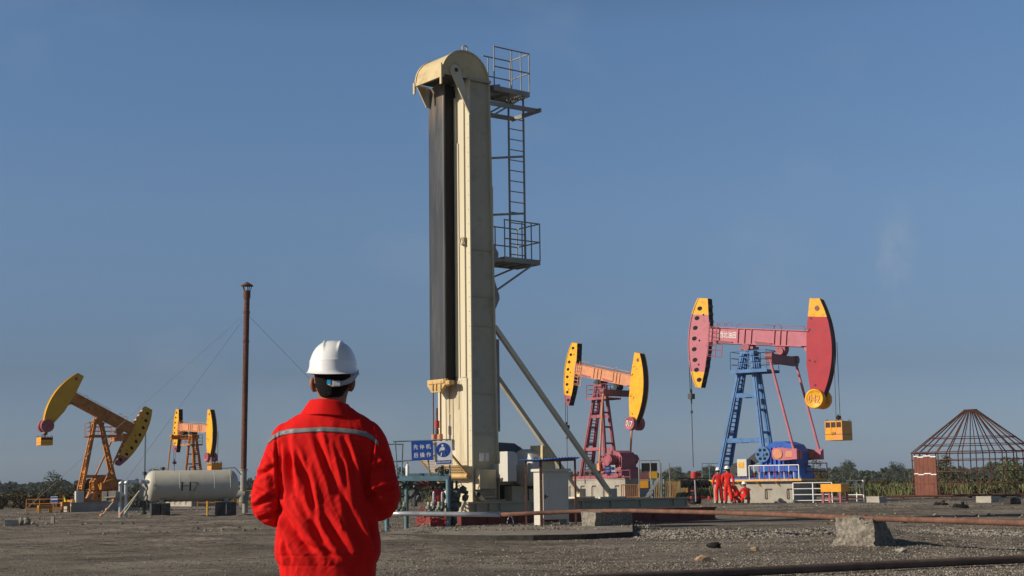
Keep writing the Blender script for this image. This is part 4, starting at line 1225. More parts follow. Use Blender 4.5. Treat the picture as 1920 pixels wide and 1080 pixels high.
# wire loop on the apron
q = G(957, 984, .09)
b = MB(); b.path([(q.x + .09 * math.cos(a * math.pi / 12), q.y, .06 + .27 * math.sin(a * math.pi / 12)) for a in range(0, 13)], .010, 5)
tag(b.build('wire_loop', M['galv']), 'thin wire loop sticking up from the apron before the maroon base', 'wire')
# ------------------------------------------------------------------ pump jacks
M['faintnum'] = mat('faded_pinkish_yellow_lettering', (0.76, 0.34, 0.10), 0.5)
M['rim'] = mat('shaded_brown_rim', (0.045, 0.022, 0.020), 0.6, var=0.2)  # near-black brown: shade of the head rims is in the colour
M['plum'] = mat('dark_plum_paint', (0.20, 0.075, 0.085), 0.5, var=0.15)
def head_mesh(out_t, in_t, z0, z1, bands, rim, inner, rows=26, th=.27, holes=(), small=(), ribs=None, hs=1.0, dz=0.0):
    """curved head in the beam's own frame; bands = [(bz limit, material index)] from the bottom up"""
    zz = sorted(set(list(np.linspace(z0, z1, rows)) + [q for q, _ in bands if z0 < q < z1]))
    po = np.polyfit([q[0] for q in out_t], [q[1] for q in out_t], 4)
    b = MB(); nb = len(zz)
    xo = [float(np.polyval(po, z)) for z in zz]
    xi = [float(np.interp(z, [q[0] for q in in_t], [q[1] for q in in_t])) for z in zz]
    vs = []
    for z, a, c in zip(zz, xi, xo): vs += [(a, -th, z), (c, -th, z), (a, th, z), (c, th, z)]
    sg = xo[nb // 2] > 0
    def q_(f, mi):
        b.add([vs[i] for i in f], [(0, 1, 2, 3) if sg else (3, 2, 1, 0)], mi)
    for i in range(nb - 1):
        zm = (zz[i] + zz[i + 1]) / 2
        mi = next((m for lim, m in bands if zm < lim), bands[-1][1])
        a, c = 4 * i, 4 * i + 4
        q_((a, a + 1, c + 1, c), mi)
        q_((a + 3, a + 2, c + 2, c + 3), mi)
        q_((a + 1, a + 3, c + 3, c + 1), rim)
        q_((a + 2, a, c, c + 2), inner)
    k = 4 * (nb - 1)
    q_((k, k + 1, k + 3, k + 2), bands[-1][1]); q_((1, 0, 2, 3), bands[0][1])
    # flange lips round both plates
    for s in (-1, 1):
        for i in range(nb - 1):
            b.bar((xo[i], s * th, zz[i]), (xo[i + 1], s * th, zz[i + 1]), .05, .06, next((m for lim, m in bands if zz[i] < lim), bands[-1][1]) if s < 0 or rim != inner else rim, ext=.003)
    if ribs is not None:
        for z in np.arange(z0 + .3, z1 - .1, .42):
            x = float(np.interp(z, [q[0] for q in in_t], [q[1] for q in in_t]))
            d_ = -1 if sg else 1
            b.box(x, x + d_ * .03, -th + .02, th - .02, z, z + .16, ribs)
    dk = inner
    for z in holes:
        x = float(np.polyval(po, z)); x = x - .36 if sg else x + .36
        for s in (-1, 1):
            m = Matrix.Translation((x, s * (th + .004), z)) @ Matrix.Rotation(.35 if sg else -.35, 4, 'Y') @ Matrix.Diagonal((.15, 1, .115, 1))
            pts = [(math.cos(k * math.pi / 7), math.sin(k * math.pi / 7)) for k in range(14)]
            b.prism(pts, -.012, .012, dk, M=m)
    for (x, z) in small:
        for s in (-1, 1):
            b.tube((x, s * (th - .01), z), (x, s * (th + .012), z), .055, 8, dk)
    b.v = [(x, y, z * hs + dz) for x, y, z in b.v]
    return b

def rot_pt(x, z, t, ZP=8.4):
    c, s = math.cos(t), math.sin(t)
    return (x * c + z * s, ZP - x * s + z * c)

def pumpjack(cfg):
    d = cfg['d']; sc = cfg['sc']; ph = math.radians(cfg['phi']); t = math.radians(cfg['tilt']); eq = cfg['eq']
    ZP = cfg.get('zp', 8.4); zo = cfg.get('fh', 1.1) - 1.1; hs = cfg.get('hs', 1.0)
    def rot_pt(x, z, t): return globals()['rot_pt'](x, z, t, ZP)
    root = empty('pump_jack', (P(cfg['px'], 800, d).x, d, 0), ph, sc, cfg['label'], 'pump jack', 'pump jacks on the oil field')
    mp, mb, mh, md, mt, mc, mg = (M[cfg[k]] for k in ('post', 'beam', 'head', 'dhead', 'tip', 'crank', 'gear'))
    # ---- post legs
    zb_, ztp = 1.30 + zo, ZP - .3
    fx = cfg.get('fx') or {-eq: -1.85 * eq, eq: 1.0 * eq}
    lx = cfg.get('lx', 0.0); rx = cfg.get('rx', 0.0)
    legs = {}
    for sx in (-1, 1):
        for sy in (-1, 1):
            a = Vector((fx[sx], sy * .60, zb_)); c_ = Vector((sx * .28, sy * .24, ztp))
            legs[(sx, sy)] = (a, c_)
            b = MB(); b.bar(a, c_, .22, .20)
            b.bar(a + Vector((0, 0, .0)), c_, .06, .28)
            b.build('leg', mp, root)
    for f in (.18, .36, .54, .70, .85):
        for sx in (-1, 1):
            p, q = (legs[(sx, s)][0].lerp(legs[(sx, s)][1], f) for s in (-1, 1))
            MB().bar(p, q, .10, .14).build('cross_brace', mp, root)
    for f in ((.30, .66) if eq > 0 else (.30,)):
        for sy in (-1, 1):
            p, q = (legs[(s, sy)][0].lerp(legs[(s, sy)][1], f) for s in (-1, 1))
            MB().bar(p, q, .14, .24).build('cross_brace', mp, root)
    b = MB()
    b.box(-.42, .42, -.36, .36, ztp - .05, ztp + .08)
    b.box(-.32, .32, -.30, .30, ztp + .08, ztp + .2)
    b.build('post_head', mp, root)
    b = MB()
    for f0 in np.arange(.04, .96, .034):
        sx = -eq
        p, q = (legs[(sx, s)][0].lerp(legs[(sx, s)][1], f0) for s in (-1, 1))
        p2, q2 = p.lerp(q, .28), p.lerp(q, .80)
        b.tube(p2, q2, .035, 5)
    for k in (.28, .80):
        p = legs[(-eq, -1)][0].lerp(legs[(-eq, 1)][0], k); q = legs[(-eq, -1)][1].lerp(legs[(-eq, 1)][1], k)
        b.bar(p, q, .06)
    b.build('ladder', mp, root)
    # ---- platform with railing
    zf = ZP - 1.28
    pa, pb = (-.8, 1.35) if eq > 0 else (-1.35, .8)
    pf = MB(); pf.box(pa, pb, -.78, .78, zf - .06, zf)
    pf.box(pa - .03, pb + .03, -.81, -.78, zf - .14, zf + .04); pf.box(pa - .03, pb + .03, .78, .81, zf - .14, zf + .04)
    pfo = pf.build('platform', mp, root)
    r = MB()
    for z in (zf + .35, zf + .7, zf + 1.05):
        for y in (-.78, .78):
            r.tube((pa, y, z), (pb, y, z), .022, 5)
        for x in (pa, pb): r.tube((x, -.78, z), (x, .78, z), .022, 5)
    for x in (pa, (pa + pb) / 2, pb):
        for y in (-.78, .78): r.tube((x, y, zf), (x, y, zf + 1.05), .028, 5)
    r.build('railing', mp, pfo)
    # ---- saddle bearing
    b = MB(); b.box(-.40, .40, -.38, .38, ZP - .1, ZP + .04); b.tube((0, -.45, ZP), (0, .45, ZP), .20, 12)
    for s in (-1, 1): b.box(-.22, .22, s * .30 - .08, s * .30 + .08, ZP - .12, ZP + .18)
    b.build('saddle_bearing', M[cfg['bear']], root)
    # ---- walking beam in its own frame
    def beam_part(mbo, name, mats, parent=root, bevel=0):
        o = mbo.build(name, mats, parent, bevel)
        if parent is root:
            o.location = (0, 0, ZP); o.rotation_euler = (0, t, 0)
        return o
    b = MB()
    zl_, zh_ = .16, 1.06
    b.box(-3.0 + lx, 3.75 + rx, -.26, .26, zl_ + .05, zh_ - .05, 0)
    b.box(-3.05 + lx, 3.55 + rx, -.33, .33, zh_ - .05, zh_, 0)
    b.box(-2.6 + lx, 3.2 + rx, -.33, .33, zl_, zl_ + .05, 0)
    for x in (-.62, -.22, .18, 1.55, 1.9, 2.25):
        for s in (-1, 1): b.box(x, x + .05, s * .26, s * .32, zl_ + .05, zh_ - .05, 0)
    # lower gussets towards the heads
    b.prism([(3.2 + rx, zl_), (3.75 + rx, zl_), (3.9 + rx, -.45), (3.7 + rx, -.35)], -.2, .2, 0)
    for s in (-1, 1):
        b.prism([(-2.1, zl_ + .18), (-.9, zl_ + .12), (-.95, zl_ + .02), (-1.9, zl_ + .02)], s * .30 - .035, s * .30 + .035, 1)
        b.prism([(.4, zl_ + .2), (1.45, zl_ + .14), (1.45, zl_ + .02), (.6, zl_ + .02)], s * .30 - .035, s * .30 + .035, 1)
    b.box(-3.1 + lx, -2.95 + lx, -.31, .31, .0, 1.15, 0)
    bm_ = beam_part(b, 'walking_beam', [mb, M['plum']] if cfg['beam'] == 'pink' else [mb, mp])
    # handrails and ladder cage on the beam
    r = MB()
    for (x0_, x1_) in ((-.7, 1.5), (1.95, 3.3)):
        r.path([(x0_, -.25, zh_), (x0_ + .05, -.25, zh_ + .2), (x1_, -.25, zh_ + .2), (x1_ + .05, -.25, zh_)], .018, 5)
    for x in (-2.2, -1.75, 1.7):
        r.path([(x + .18 * math.cos(k * math.pi / 8), -.2, zh_ + .12 + .18 * math.sin(k * math.pi / 8)) for k in range(9)] , .02, 5)
    for y in (-.42,):
        for x in (-2.85, -2.4): r.bar((x, y, -.55 if x > -2.3 else -.6), (x, y, zh_ + .25), .045)
        for z in np.arange(-.5, zh_ + .2, .26): r.tube((-2.85, y, z), (-2.4, y, z), .018, 4)
        for x in (-2.4, -2.0): r.bar((x, y, -.6), (x, y, .16), .04)
        for z in (-.6, -.22, .1): r.tube((-2.85, y, z), (-2.0, y, z), .018, 4)
    r.v = [(x + (lx if x < -1.3 else 0), y, z) for x, y, z in r.v]
    r.build('beam_ladder', mb if cfg['beam'] != 'pink' else M['rosepost'], bm_)
    if cfg.get('text'):
        text_obj('lettering', cfg['text'], M['white'], Matrix.Translation((-1.22, -.268, .66)), .36, 1.02, bm_, bold=.005)
    # ---- heads
    it = [(-2.53, -3.22), (-1.43, -3.03), (-.5, -2.97), (1.05, -2.97), (2.5, -3.15)]
    ot = [(-2.53, -3.50), (-1.9, -3.80), (-1.24, -4.02), (-.08, -4.17), (.7, -4.18), (1.38, -4.10), (2.0, -3.93), (2.5, -3.72)]
    hb = [(-1.65, 2), (1.55, 0), (9, 1)]
    if cfg['head'] != 'pink': hb = [(-1.75, 2), (9, 0)]
    b = head_mesh(ot, it, -2.53, 2.48, hb, 3, 4, holes=(-2.1, -1.5, -.9, -.3, .3, .9, 1.5, 2.05) if cfg['head'] != 'pink' else (-2.1, -1.55, -1.0, -.4, .2, .8, 1.35, 1.9), small=((-3.45, -1.25), (-3.5, .1), (-3.35, 1.55)), ribs=5, hs=cfg.get('hs2', hs), dz=.18)
    b.v = [(x + lx, y, z) for x, y, z in b.v]
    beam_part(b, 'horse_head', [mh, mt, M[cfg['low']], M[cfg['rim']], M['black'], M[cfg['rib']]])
    it = [(-2.3, 3.98), (-1.97, 3.85), (-.5, 3.52), (1.42, 3.42), (3.05, 3.50)]
    ot = [(-2.3, 4.46), (-1.9, 4.63), (-1.2, 4.80), (-.56, 4.88), (.2, 4.92), (.9, 4.83), (1.7, 4.63), (2.4, 4.36), (3.05, 4.02)]
    b = head_mesh(ot, it, -2.3, 3.03, [(2.05, 0), (9, 1)] if cfg['head'] == 'pink' else [(9, 0)], 3, 4, small=((3.65, 1.95), (3.6, 1.35), (3.7, -.3), (4.0, -.35), (4.1, -1.6)), rows=28, hs=hs, dz=-.24)
    b.tube((3.95, -.295, 2.5 * hs - .24), (3.95, .295, 2.5 * hs - .24), .13, 12, 5)
    zd = -2.32 * hs - .24
    b.v = [(x + rx, y, z) for x, y, z in b.v]
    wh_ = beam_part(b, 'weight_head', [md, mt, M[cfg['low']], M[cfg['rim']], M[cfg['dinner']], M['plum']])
    for s in (-1, 1):
        b = MB()
        m = Matrix.Translation((4.22 + rx, s * .27, zd)) @ Matrix.Rotation(-s * math.pi / 2, 4, 'X')
        b.lathe([(.50, 0), (.52, .02), (.52, .32), (.49, .35), (.44, .35), (.42, .335), (.10, .335)], 28, 0, M=m)
        b.tube((4.22 + rx, s * .60, zd), (4.22 + rx, s * .63, zd), .06, 8, 0)
        o = beam_part(b, 'counterweight_disc', M[cfg['disc']])
        if s < 0 and cfg.get('num'):
            text_obj('lettering', cfg['num'], M[cfg.get('numcol', 'white')], Matrix.Translation((4.22 + rx, -.632, zd)), .44, .66, o, bold=.008)
    # ---- bridle cables at the horse head and polished rod
    b = MB()
    X_ = -4.05
    zA = rot_pt(-4.1, 0, t)[1]
    zlow = cfg.get('carrier', 3.6)
    hx = rot_pt(-4.18, -.3, t)
    RR0 = 4.22 - lx
    pts_ = [(-RR0 * math.cos(q), ZP + RR0 * math.sin(q)) for q in np.linspace(max(0.0, math.radians(32) + t), 0, 8)]
    X_ = -RR0 + .1
    for s in (-.10, .10):
        b.path([(x, s, z) for x, z in pts_] + [(-RR0, s, zlow + .6)], .022, 5)
    b.box(X_ - .2, X_ + .02, -.22, .22, zlow + .25, zlow + .55)
    b.tube((X_ - .1, 0, zlow - .0), (X_ - .1, 0, zlow + .8), .05, 8)
    b.tube((X_ - .1, 0, zlow - .55), (X_ - .1, 0, zlow - .40), .07, 8)
    b.tube((X_ - .1, 0, cfg.get('rodz', 1.9)), (X_ - .1, 0, zlow), .025, 6)
    b.build('bridle_and_rod', M['cable'], root)
    # ---- equalizer, pitmans, cranks
    ex, ez = rot_pt(1.95 * eq, .10, t)
    b = MB(); b.box(ex - .28, ex + .28, -.26, .26, ez - .22, ez + .08); b.tube((ex, -.35, ez - .22), (ex, .35, ez - .22), .2, 12)
    for s in (-1, 1): b.box(ex - .12, ex + .12, s * .24 - .05, s * .24 + .05, ez - .55, ez)
    b.build('equalizer_bearing', M[cfg['bear']], root)
    zE = ez - .68
    b = MB(); b.box(ex - .16, ex + .16, -1.72, 1.72, zE - .24, zE + .24)
    for s in (-1, 1): b.tube((ex - .2, s * 1.6, zE + .1), (ex + .2, s * 1.6, zE + .1), .22, 10)
    b.build('equalizer', M[cfg['eqm']], root)
    sxx = cfg.get('shaft', 2.15) * eq; sz = 2.55; ca = math.radians(cfg.get('crank_a', 0)); cl = cfg.get('crank_l', 1.05)
    sz += zo; px_, pz_ = sxx + cl * math.cos(ca), sz + cl * math.sin(ca)
    for s in (-1, 1):
        b = MB(); b.tube((px_, s * 1.66, pz_), (ex, s * 1.66, zE + .05), .075, 8)
        b.box(px_ - .14, px_ + .14, s * 1.66 - .12, s * 1.66 + .12, pz_ - .25, pz_ + .3)
        b.build('pitman_rod', M[cfg['pit']], root)
        b = MB()
        m = Matrix.Translation((sxx, s * 1.36, sz)) @ Matrix.Rotation(-ca, 4, 'Y')
        b.prism([(-.35, -.16), (-.25, -.30), (.2, -.34), (cl + .18, -.22), (cl + .2, .22), (.2, .34), (-.25, .30), (-.35, .16)], -.14, .14, 0, M=m)
        b.tube((0, -.18, 0), (0, .18, 0), .26, 14, 1, M=m)
        b.tube((cl, -.2 if s < 0 else 0, 0), (cl, .2 if s > 0 else 0, 0), .16, 10, 1, M=m)
        b.box(.45, .8, -.17, .17, -.16, .16, 1, M=m)
        b.build('crank', [mc, M['salmon'] if cfg['crank'] == 'pink' else mc], root)
    # ---- gearbox, brake wheel, motor, base
    g = MB(); gxc = sxx - eq * cfg.get('goff', .3)
    zt_ = 3.22
    g.prism([(gxc - 1.05, 1.95), (gxc + 1.0, 1.95), (gxc + 1.05, 2.7), (gxc + .8, 3.05), (gxc + .3, zt_), (gxc - .2, zt_), (gxc - .75, 2.95), (gxc - 1.05, 2.5)], -.78, .78, 0)
    g.prism([(gxc - 1.25, 1.2), (gxc + 1.35, 1.2), (gxc + 1.05, 1.9), (gxc - .95, 1.9)], -.95, .95, 0)
    g.box(gxc - 1.1, gxc + 1.1, -.9, .9, 1.88, 1.96, 0)
    for k in range(8):
        x = gxc - .95 + k * .26
        for s in (-1, 1): g.prism([(x, 1.96), (x + .05, 1.96), (x + .05, 2.75 + .2 * math.sin(k * .45)), (x, 2.75 + .2 * math.sin(k * .45))], s * .78, s * .88, 0)
    for s in (-1, 1): g.tube((sxx, s * .7, 2.55), (sxx, s * 1.24, 2.55), .34, 16, 0)
    for s in (-1, 1):
        for k in range(5): g.box(gxc - .8 + k * .36, gxc - .62 + k * .36, s * .955, s * .93, 1.45, 1.65, 1)
    g.build('gearbox', [mg, M['black']], root, bevel=.03).location.z = zo
    b = MB()
    wx = sxx - eq * 1.15
    b.tube((wx, -.95, 2.55), (wx, -.78, 2.55), .42, 24, 0)
    b.tube((wx, -.80, 2.55), (wx, .7, 2.55), .10, 10, 1)
    for k in range(6):
        a = k * 1.047
        b.tube((wx + .26 * math.cos(a), -.962, 2.55 + .26 * math.sin(a)), (wx + .26 * math.cos(a), -.94, 2.55 + .26 * math.sin(a)), .085, 10, 1)
    b.tube((wx, -1.0, 2.55), (wx, -.95, 2.55), .09, 12, 0)
    b.build('brake_wheel', [mp if cfg['post'] != 'orange' else M['dark'], M['black']], root).location.z = zo
    b = MB()
    mxx = -eq * .8 + (0 if eq > 0 else .6)
    b.tube((mxx - .1, -.3, 1.75), (mxx - .1, .6, 1.75), .38, 16, 0)
    b.tube((mxx - .1, -.55, 1.75), (mxx - .1, -.35, 1.75), .2, 16, 0)
    b.prism([(mxx - .2, 1.65), (mxx + .1, 1.55), (gxc - eq * 1.2, 2.2), (gxc - eq * 1.3, 2.75)], -.62, -.48, 0)
    b.box(mxx - .6, mxx + .5, -.5, .7, 1.25, 1.38, 0)
    b.build('motor', [M['dark']], root).location.z = zo
    b = MB()
    lo_, hi_ = cfg.get('bx', (-2.2, 3.4) if eq > 0 else (-3.6, 2.2))
    for s in (-1, 1):
        b.box(lo_, hi_, s * 1.0 - .1, s * 1.0 + .1, 1.10, 1.32)
    for x in np.linspace(lo_ + .1, hi_ - .3, 7): b.box(x, x + .18, -.9, .9, 1.10, 1.28)
    b.build('base_frame', M[cfg['base']], root).location.z = zo
    return root

def foundation(cfg, x0, x1, y0, y1, label, m='concrete'):
    d = cfg['d']
    r = empty('concrete_foundation', (P(cfg['px'], 800, d).x, d, 0), math.radians(cfg['phi']), cfg['sc'], label, 'foundation')
    fz = cfg.get('fh', 1.1) - .08
    b = MB(); b.box(x0, x1, y0, y1, -.2, fz)
    b.build('block', M[m], r, bevel=.03)
    b = MB(); b.box(x0 - .05, x1 + .05, y0 - .05, y1 + .05, fz + .005, fz + .075)
    b.build('capping', M[m], r, bevel=.01)
    for x in np.arange(x0 + .6, x1 - .3, 1.25):
        b = MB(); b.path([(x, y0 - .03, .2), (x, y0 - .09, .25), (x, y0 - .09, fz * .62), (x, y0 - .03, fz * .68)], .03, 5)
        b.box(x - .02, x + .35, y0 - .035, y0 - .005, fz * .66, fz * .72)
        b.build('tie_bar', M['rust'], r)
    return r

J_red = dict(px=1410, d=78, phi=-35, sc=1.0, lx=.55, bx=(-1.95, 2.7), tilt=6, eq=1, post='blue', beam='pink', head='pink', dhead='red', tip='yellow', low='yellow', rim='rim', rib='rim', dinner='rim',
             disc='yellow', crank='pink', gear='gearblue', bear='rosepost', eqm='plum', pit='pink', base='gearblue', text='西北油田', crank_a=-3, crank_l=1.05, carrier=5.5, rodz=1.95,
             num='042', numcol='faintnum', label='pink and red pump jack on a blue lattice post, largest of the four')
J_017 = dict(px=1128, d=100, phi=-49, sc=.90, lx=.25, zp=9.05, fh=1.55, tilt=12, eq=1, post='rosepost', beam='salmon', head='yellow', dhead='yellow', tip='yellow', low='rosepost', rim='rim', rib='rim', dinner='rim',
             disc='rosepost', crank='rosepost', gear='rosepost', bear='dark', eqm='plum', pit='salmon', base='rosepost', crank_a=215, crank_l=1.0, carrier=5.3, rodz=1.9, num='017',
             label='pump jack with rose post, faded orange beam, yellow heads and number 017')
J_left = dict(px=183, d=77, phi=213, sc=.66, zp=7.38, fh=.76, hs=.92, hs2=1.06, lx=.2, rx=-.75, goff=.2, fx={1: 1.4, -1: -1.75}, tilt=-27, eq=-1, post='orange', beam='orange', head='yellow2', dhead='yellow2', tip='yellow2', low='rosepost', rim='yellow2', rib='salmon', dinner='yellow2',
              disc='rosepost', crank='orange', gear='orange', bear='orange', eqm='orange', pit='orange', base='orange', shaft=.9, crank_a=-15, crank_l=.9, carrier=2.6, rodz=1.3,
              label='orange pump jack at far left with a steeply tilted beam and raised pink discs')
J_far = dict(px=362, d=92, phi=-48, sc=.56, zp=8.3, fh=.8, tilt=4, eq=-1, post='orange', beam='salmon', head='yellow', dhead='yellow', tip='yellow', low='rosepost', rim='rim', rib='rim', dinner='rim',
             disc='rosepost', crank='orange', gear='orange', bear='dark', eqm='orange', pit='orange', base='orange', crank_a=200, carrier=4.6, rodz=1.3,
             label='small orange and yellow pump jack rising behind the storage tank')
for c_ in (J_red, J_017, J_left, J_far): pumpjack(c_)
def jsolve(cfg, px, y, z=1.0):
    m = rotz(math.radians(cfg['phi']), Vector((P(cfg['px'], 800, cfg['d']).x, cfg['d'], 0)))
    lo, hi = -12, 12
    for _ in range(50):
        c_ = (lo + hi) / 2
        if proj(m @ Vector((c_, y, z)))[0] < px: lo = c_
        else: hi = c_
    return lo
foundation(J_red, jsolve(J_red, 1337, -1.35), jsolve(J_red, 1488, -1.35), -1.35, 1.6, 'pale concrete foundation block under the blue legged pump jack')
foundation(J_017, -2.7, 3.9, -1.5, 1.8, 'pale concrete foundation block under the rose coloured pump jack 017')
foundation(J_left, -4.6, 2.4, -1.5, 1.5, 'shaded grey concrete foundation under the tilted orange pump jack', 'concrete')
foundation(J_far, -4.2, 2.6, -1.5, 1.5, 'pale concrete foundation seen below the tank, under the small yellow pump jack', 'concrete')

# hanging counterweight crates
def crate(cfg, px0, px1, py0, py1, label, letters=None, cable=True, fx=4.95):
    """box hung below the weight head, oriented with its jack"""
    d0 = cfg['d']; ph = math.radians(cfg['phi']); sc = cfg['sc']
    jx = P(cfg['px'], 800, d0).x
    t = math.radians(cfg['tilt'])
    hx, hz = 4.97 + cfg.get('rx', 0), cfg.get('zp', 8.4)
    wx = jx + sc * hx * math.cos(ph); wy = d0 + sc * hx * math.sin(ph)
    cx = P((px0 + px1) / 2, (py0 + py1) / 2, wy)
    z1, z0 = P((px0 + px1) / 2, py0, wy).z, P((px0 + px1) / 2, py1, wy).z
    r = empty('hanging_crate', (wx, wy, z0), ph, 1.0, label, 'crate', 'hanging counterweight crates')
    h = z1 - z0
    Lx, Ly = .95 * sc * cfg.get('cs', 1), 1.35 * sc * cfg.get('cs', 1)
    b = MB(); b.box(-Lx / 2, Lx / 2, -Ly / 2, Ly / 2, 0, h * .66, 0)
    b.box(-Lx / 2 + .02, Lx / 2 - .02, -Ly / 2 + .02, Ly / 2 - .02, h * .66, h * .94, 1)
    b.box(-Lx / 2, Lx / 2, -Ly / 2, Ly / 2, h * .93, h, 0)
    b.box(Lx / 2 - .015, Lx / 2 + .0, -Ly / 2, Ly / 2, h * .66, h * .93, 0)
    b.box(-Lx / 2 - .0, -Lx / 2 + .015, -Ly / 2, Ly / 2, h * .66, h * .93, 0)
    for k in range(4):
        x = -Lx / 2 + (Lx - .05) * k / 3; b.box(x, x + .05, -Ly / 2 - .01, -Ly / 2 + .03, h * .5, h, 0)
    b.box(-Lx / 2 - .012, Lx / 2 + .012, -Ly / 2 - .012, Ly / 2 + .012, h * .30, h * .32, 1)
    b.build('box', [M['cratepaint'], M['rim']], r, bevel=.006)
    b = MB()
    for x in (-Lx * .4, Lx * .4):
        for y in (-Ly * .42, Ly * .42):
            b.path([(x + .06 * math.cos(k * math.pi / 6), y, h + .08 * math.sin(k * math.pi / 6)) for k in range(7)], .016, 5)
    b.build('lifting_eye', M['rust'], r)
    if letters:
        text_obj('lettering', letters, M['blackpaint'], Matrix.Translation((0, -Ly / 2 - .014, h * .36)), h * .16, Lx * .22, r)
    if cable:
        b = MB()
        zt_ = sc * hz
        for s in (-.18, .18):
            b.tube((s * .2, s, h + .05), (.03 + s * .1, s, zt_ - z0), .016, 5)
        b.rock((0, 0, h + .2), .16, .2, .13, 4, 1)
        b.tube((0, 0, h), (0, 0, h + .35), .05, 6)
        b.build('suspension_cable', M['cable'], r)
    return r
M['cratepaint'] = mat('yellow_pink_striped_paint', (0.74, 0.32, 0.018), 0.5, var=0.08, dirt=(0.62, 0.24, 0.18), dirt_amt=0.9, dirt_scale=1.1)
crate(J_red, 1535, 1588, 790, 826, 'large yellow crate with pink patches hanging from the red pump jack head', 'LH')
crate(J_left, 69, 100, 820, 835, 'small yellow crate hanging under the pink discs at far left')
crate(J_far, 392, 413, 868, 884, 'dark yellow crate hanging just above the right end of the tank')
# ------------------------------------------------------------------ storage tank and its pipes
td = 63.5
tk = empty('storage_tank', (P(289, 960, td).x, td, 0), math.radians(16), label='off white horizontal storage tank marked 17 on black concrete blocks', cat='tank')
tr, tz, tl = .69, ZAT(350, 911, td + .6), 3.25
b = MB()
prof = []
for k in range(0, 9): a = k / 8 * math.pi / 2; prof.append((max(.001, tr * math.sin(a)), -.42 * math.cos(a) - .05))
prof += [(tr, 0), (tr, tl)]
for k in range(1, 9): a = k / 8 * math.pi / 2; prof.append((max(.001, tr * math.cos(a)), tl + .42 * math.sin(a)))
Mt = Matrix.Translation((0, 0, tz)) @ Matrix.Rotation(math.pi / 2, 4, 'Y')
b.lathe(prof, 48, 0, M=Mt)
b.build('shell', M['tank'], tk)
b = MB()
for x in (0.0, 1.05, 2.55, tl): b.lathe([(tr + .001, -.012), (tr + .006, 0), (tr + .001, .012)], 48, 0, M=Matrix.Translation((x, 0, tz)) @ Matrix.Rotation(math.pi / 2, 4, 'Y'))
b.build('weld_seam', M['tank'], tk)
b = MB()   # hand painted marks
def tp(x, z): return (x, -math.sqrt((tr + .004) ** 2 - z * z), tz + z)
for p, q in (((1.15, .17), (1.15, -.20)), ((1.15, .0), (1.42, .02)), ((1.50, .17), (1.50, -.21)), ((1.58, .15), (1.84, .14)), ((1.84, .14), (1.68, -.22))):
    for k in range(4):
        t0, t1 = k / 4, (k + 1) / 4
        b.bar(tp(p[0] + (q[0] - p[0]) * t0, p[1] + (q[1] - p[1]) * t0), tp(p[0] + (q[0] - p[0]) * t1, p[1] + (q[1] - p[1]) * t1), .065, .012, ext=.004)
b.build('painted_marks', M['blackpaint'], tk)
b = MB()
for x in (.30, 3.1):
    b.box(x - .10, x + .10, -.5, .5, .55, tz - tr * .80, 0)
    b.box(x - .16, x + .16, -.55, .55, .53, .57, 0)
b.build('saddle', M['greysteel'], tk)
b = MB()
b.path([(2.9, .1, tz + tr), (2.9, .1, tz + tr + .07), (3.5, .1, tz + tr + .09), (3.8, .1, tz + .45)], .02, 6)
b.path([(1.5 + .0, 0, tz + tr - .02), (1.5, 0, tz + tr + .14), (1.75, 0, tz + tr + .14), (1.75, 0, tz + tr - .02)], .04, 6)
b.rock((.35, .1, tz + tr + .08), .09, .08, .1, 2, 1)
b.build('top_fitting', M['dark'], tk)
for x, nm in ((.25, 0), (3.1, 1)):
    q = tk.matrix_world if False else rotz(math.radians(16), tk.location) @ Vector((x, 0, 0))
    r = empty('support_block', (q.x, q.y, 0), math.radians(16), label='black tarred concrete blocks under the %s end of the tank' % ('right' if nm else 'left'), cat='block')
    for k in (-.22, .22):
        MB().box(k - .2, k + .2, -.6, .6, -.1, .53).build('block', M['darkconc'], r, bevel=.015)
    MB().bar((-.02 if nm else -.40, -.64, 0), (-.02 if nm else -.40, -.64, .5), .04).build('stake', M['galv'], r)

# manifold of galvanised pipes left of the tank
md = 61.5
mf = empty('pipe_manifold', (P(228, 960, md).x, md, 0), label='silver pipe manifold with elbows standing left of the tank', cat='pipes')
def U(px, py, dd=0.0):
    p = P(px, py, md + dd); return Vector((p.x - mf.location.x, dd, p.z))
b = MB()
for px, top in ((225.5, 907), (236, 906)):
    q = U(px, 968); q.z = -.05
    b.tube(q, U(px, top + 3), .075, 10)
    b.path([U(px, top + 3), U(px + .5, top - 1), U(px + 2.5, top - 2.2), U(px + 6, top - 2)], .085, 10)
b.tube(U(240, 904), U(278, 904, 1.2), .085, 12)
b.tube(U(262, 904), U(266, 904), .13, 12); b.tube(U(272, 905, 1), U(276, 905, 1), .13, 12)
b.build('riser_pipe', M['galv'], mf)
b = MB(); b.box(U(218, 0).x, U(227, 0).x, -.25, .1, U(0, 942).z, U(0, 924).z); b.box(U(230, 0).x, U(243, 0).x, -.25, .15, U(0, 943).z, U(0, 923).z)
b.build('valve_box', M['greysteel'], mf, bevel=.01)
b = MB()
for a, c in (((262, 920), (228, 962)), ((259, 924), (232, 966)), ((215, 938), (191, 967)), ((196, 933), (216, 932))):
    b.tube(U(*a, -.3), U(*c, -.3), .030, 8)
b.build('thin_pipe', M['creamgrey'], mf)
b = MB()
for px, py in ((190, 966), (201, 955), (213, 938), (227, 964)): b.rock(U(px, py, -.3), .09, .08, .08, px, 1)
b.build('pipe_grip', M['salmon'], mf)
b = MB()
for px, py, s in ((268, 915, .2), (266, 924, .2), (269, 932, .17)): b.tube(U(px, py, .2), U(px + 3, py, .3), s, 14)
b.build('flange', M['greysteel'], mf)

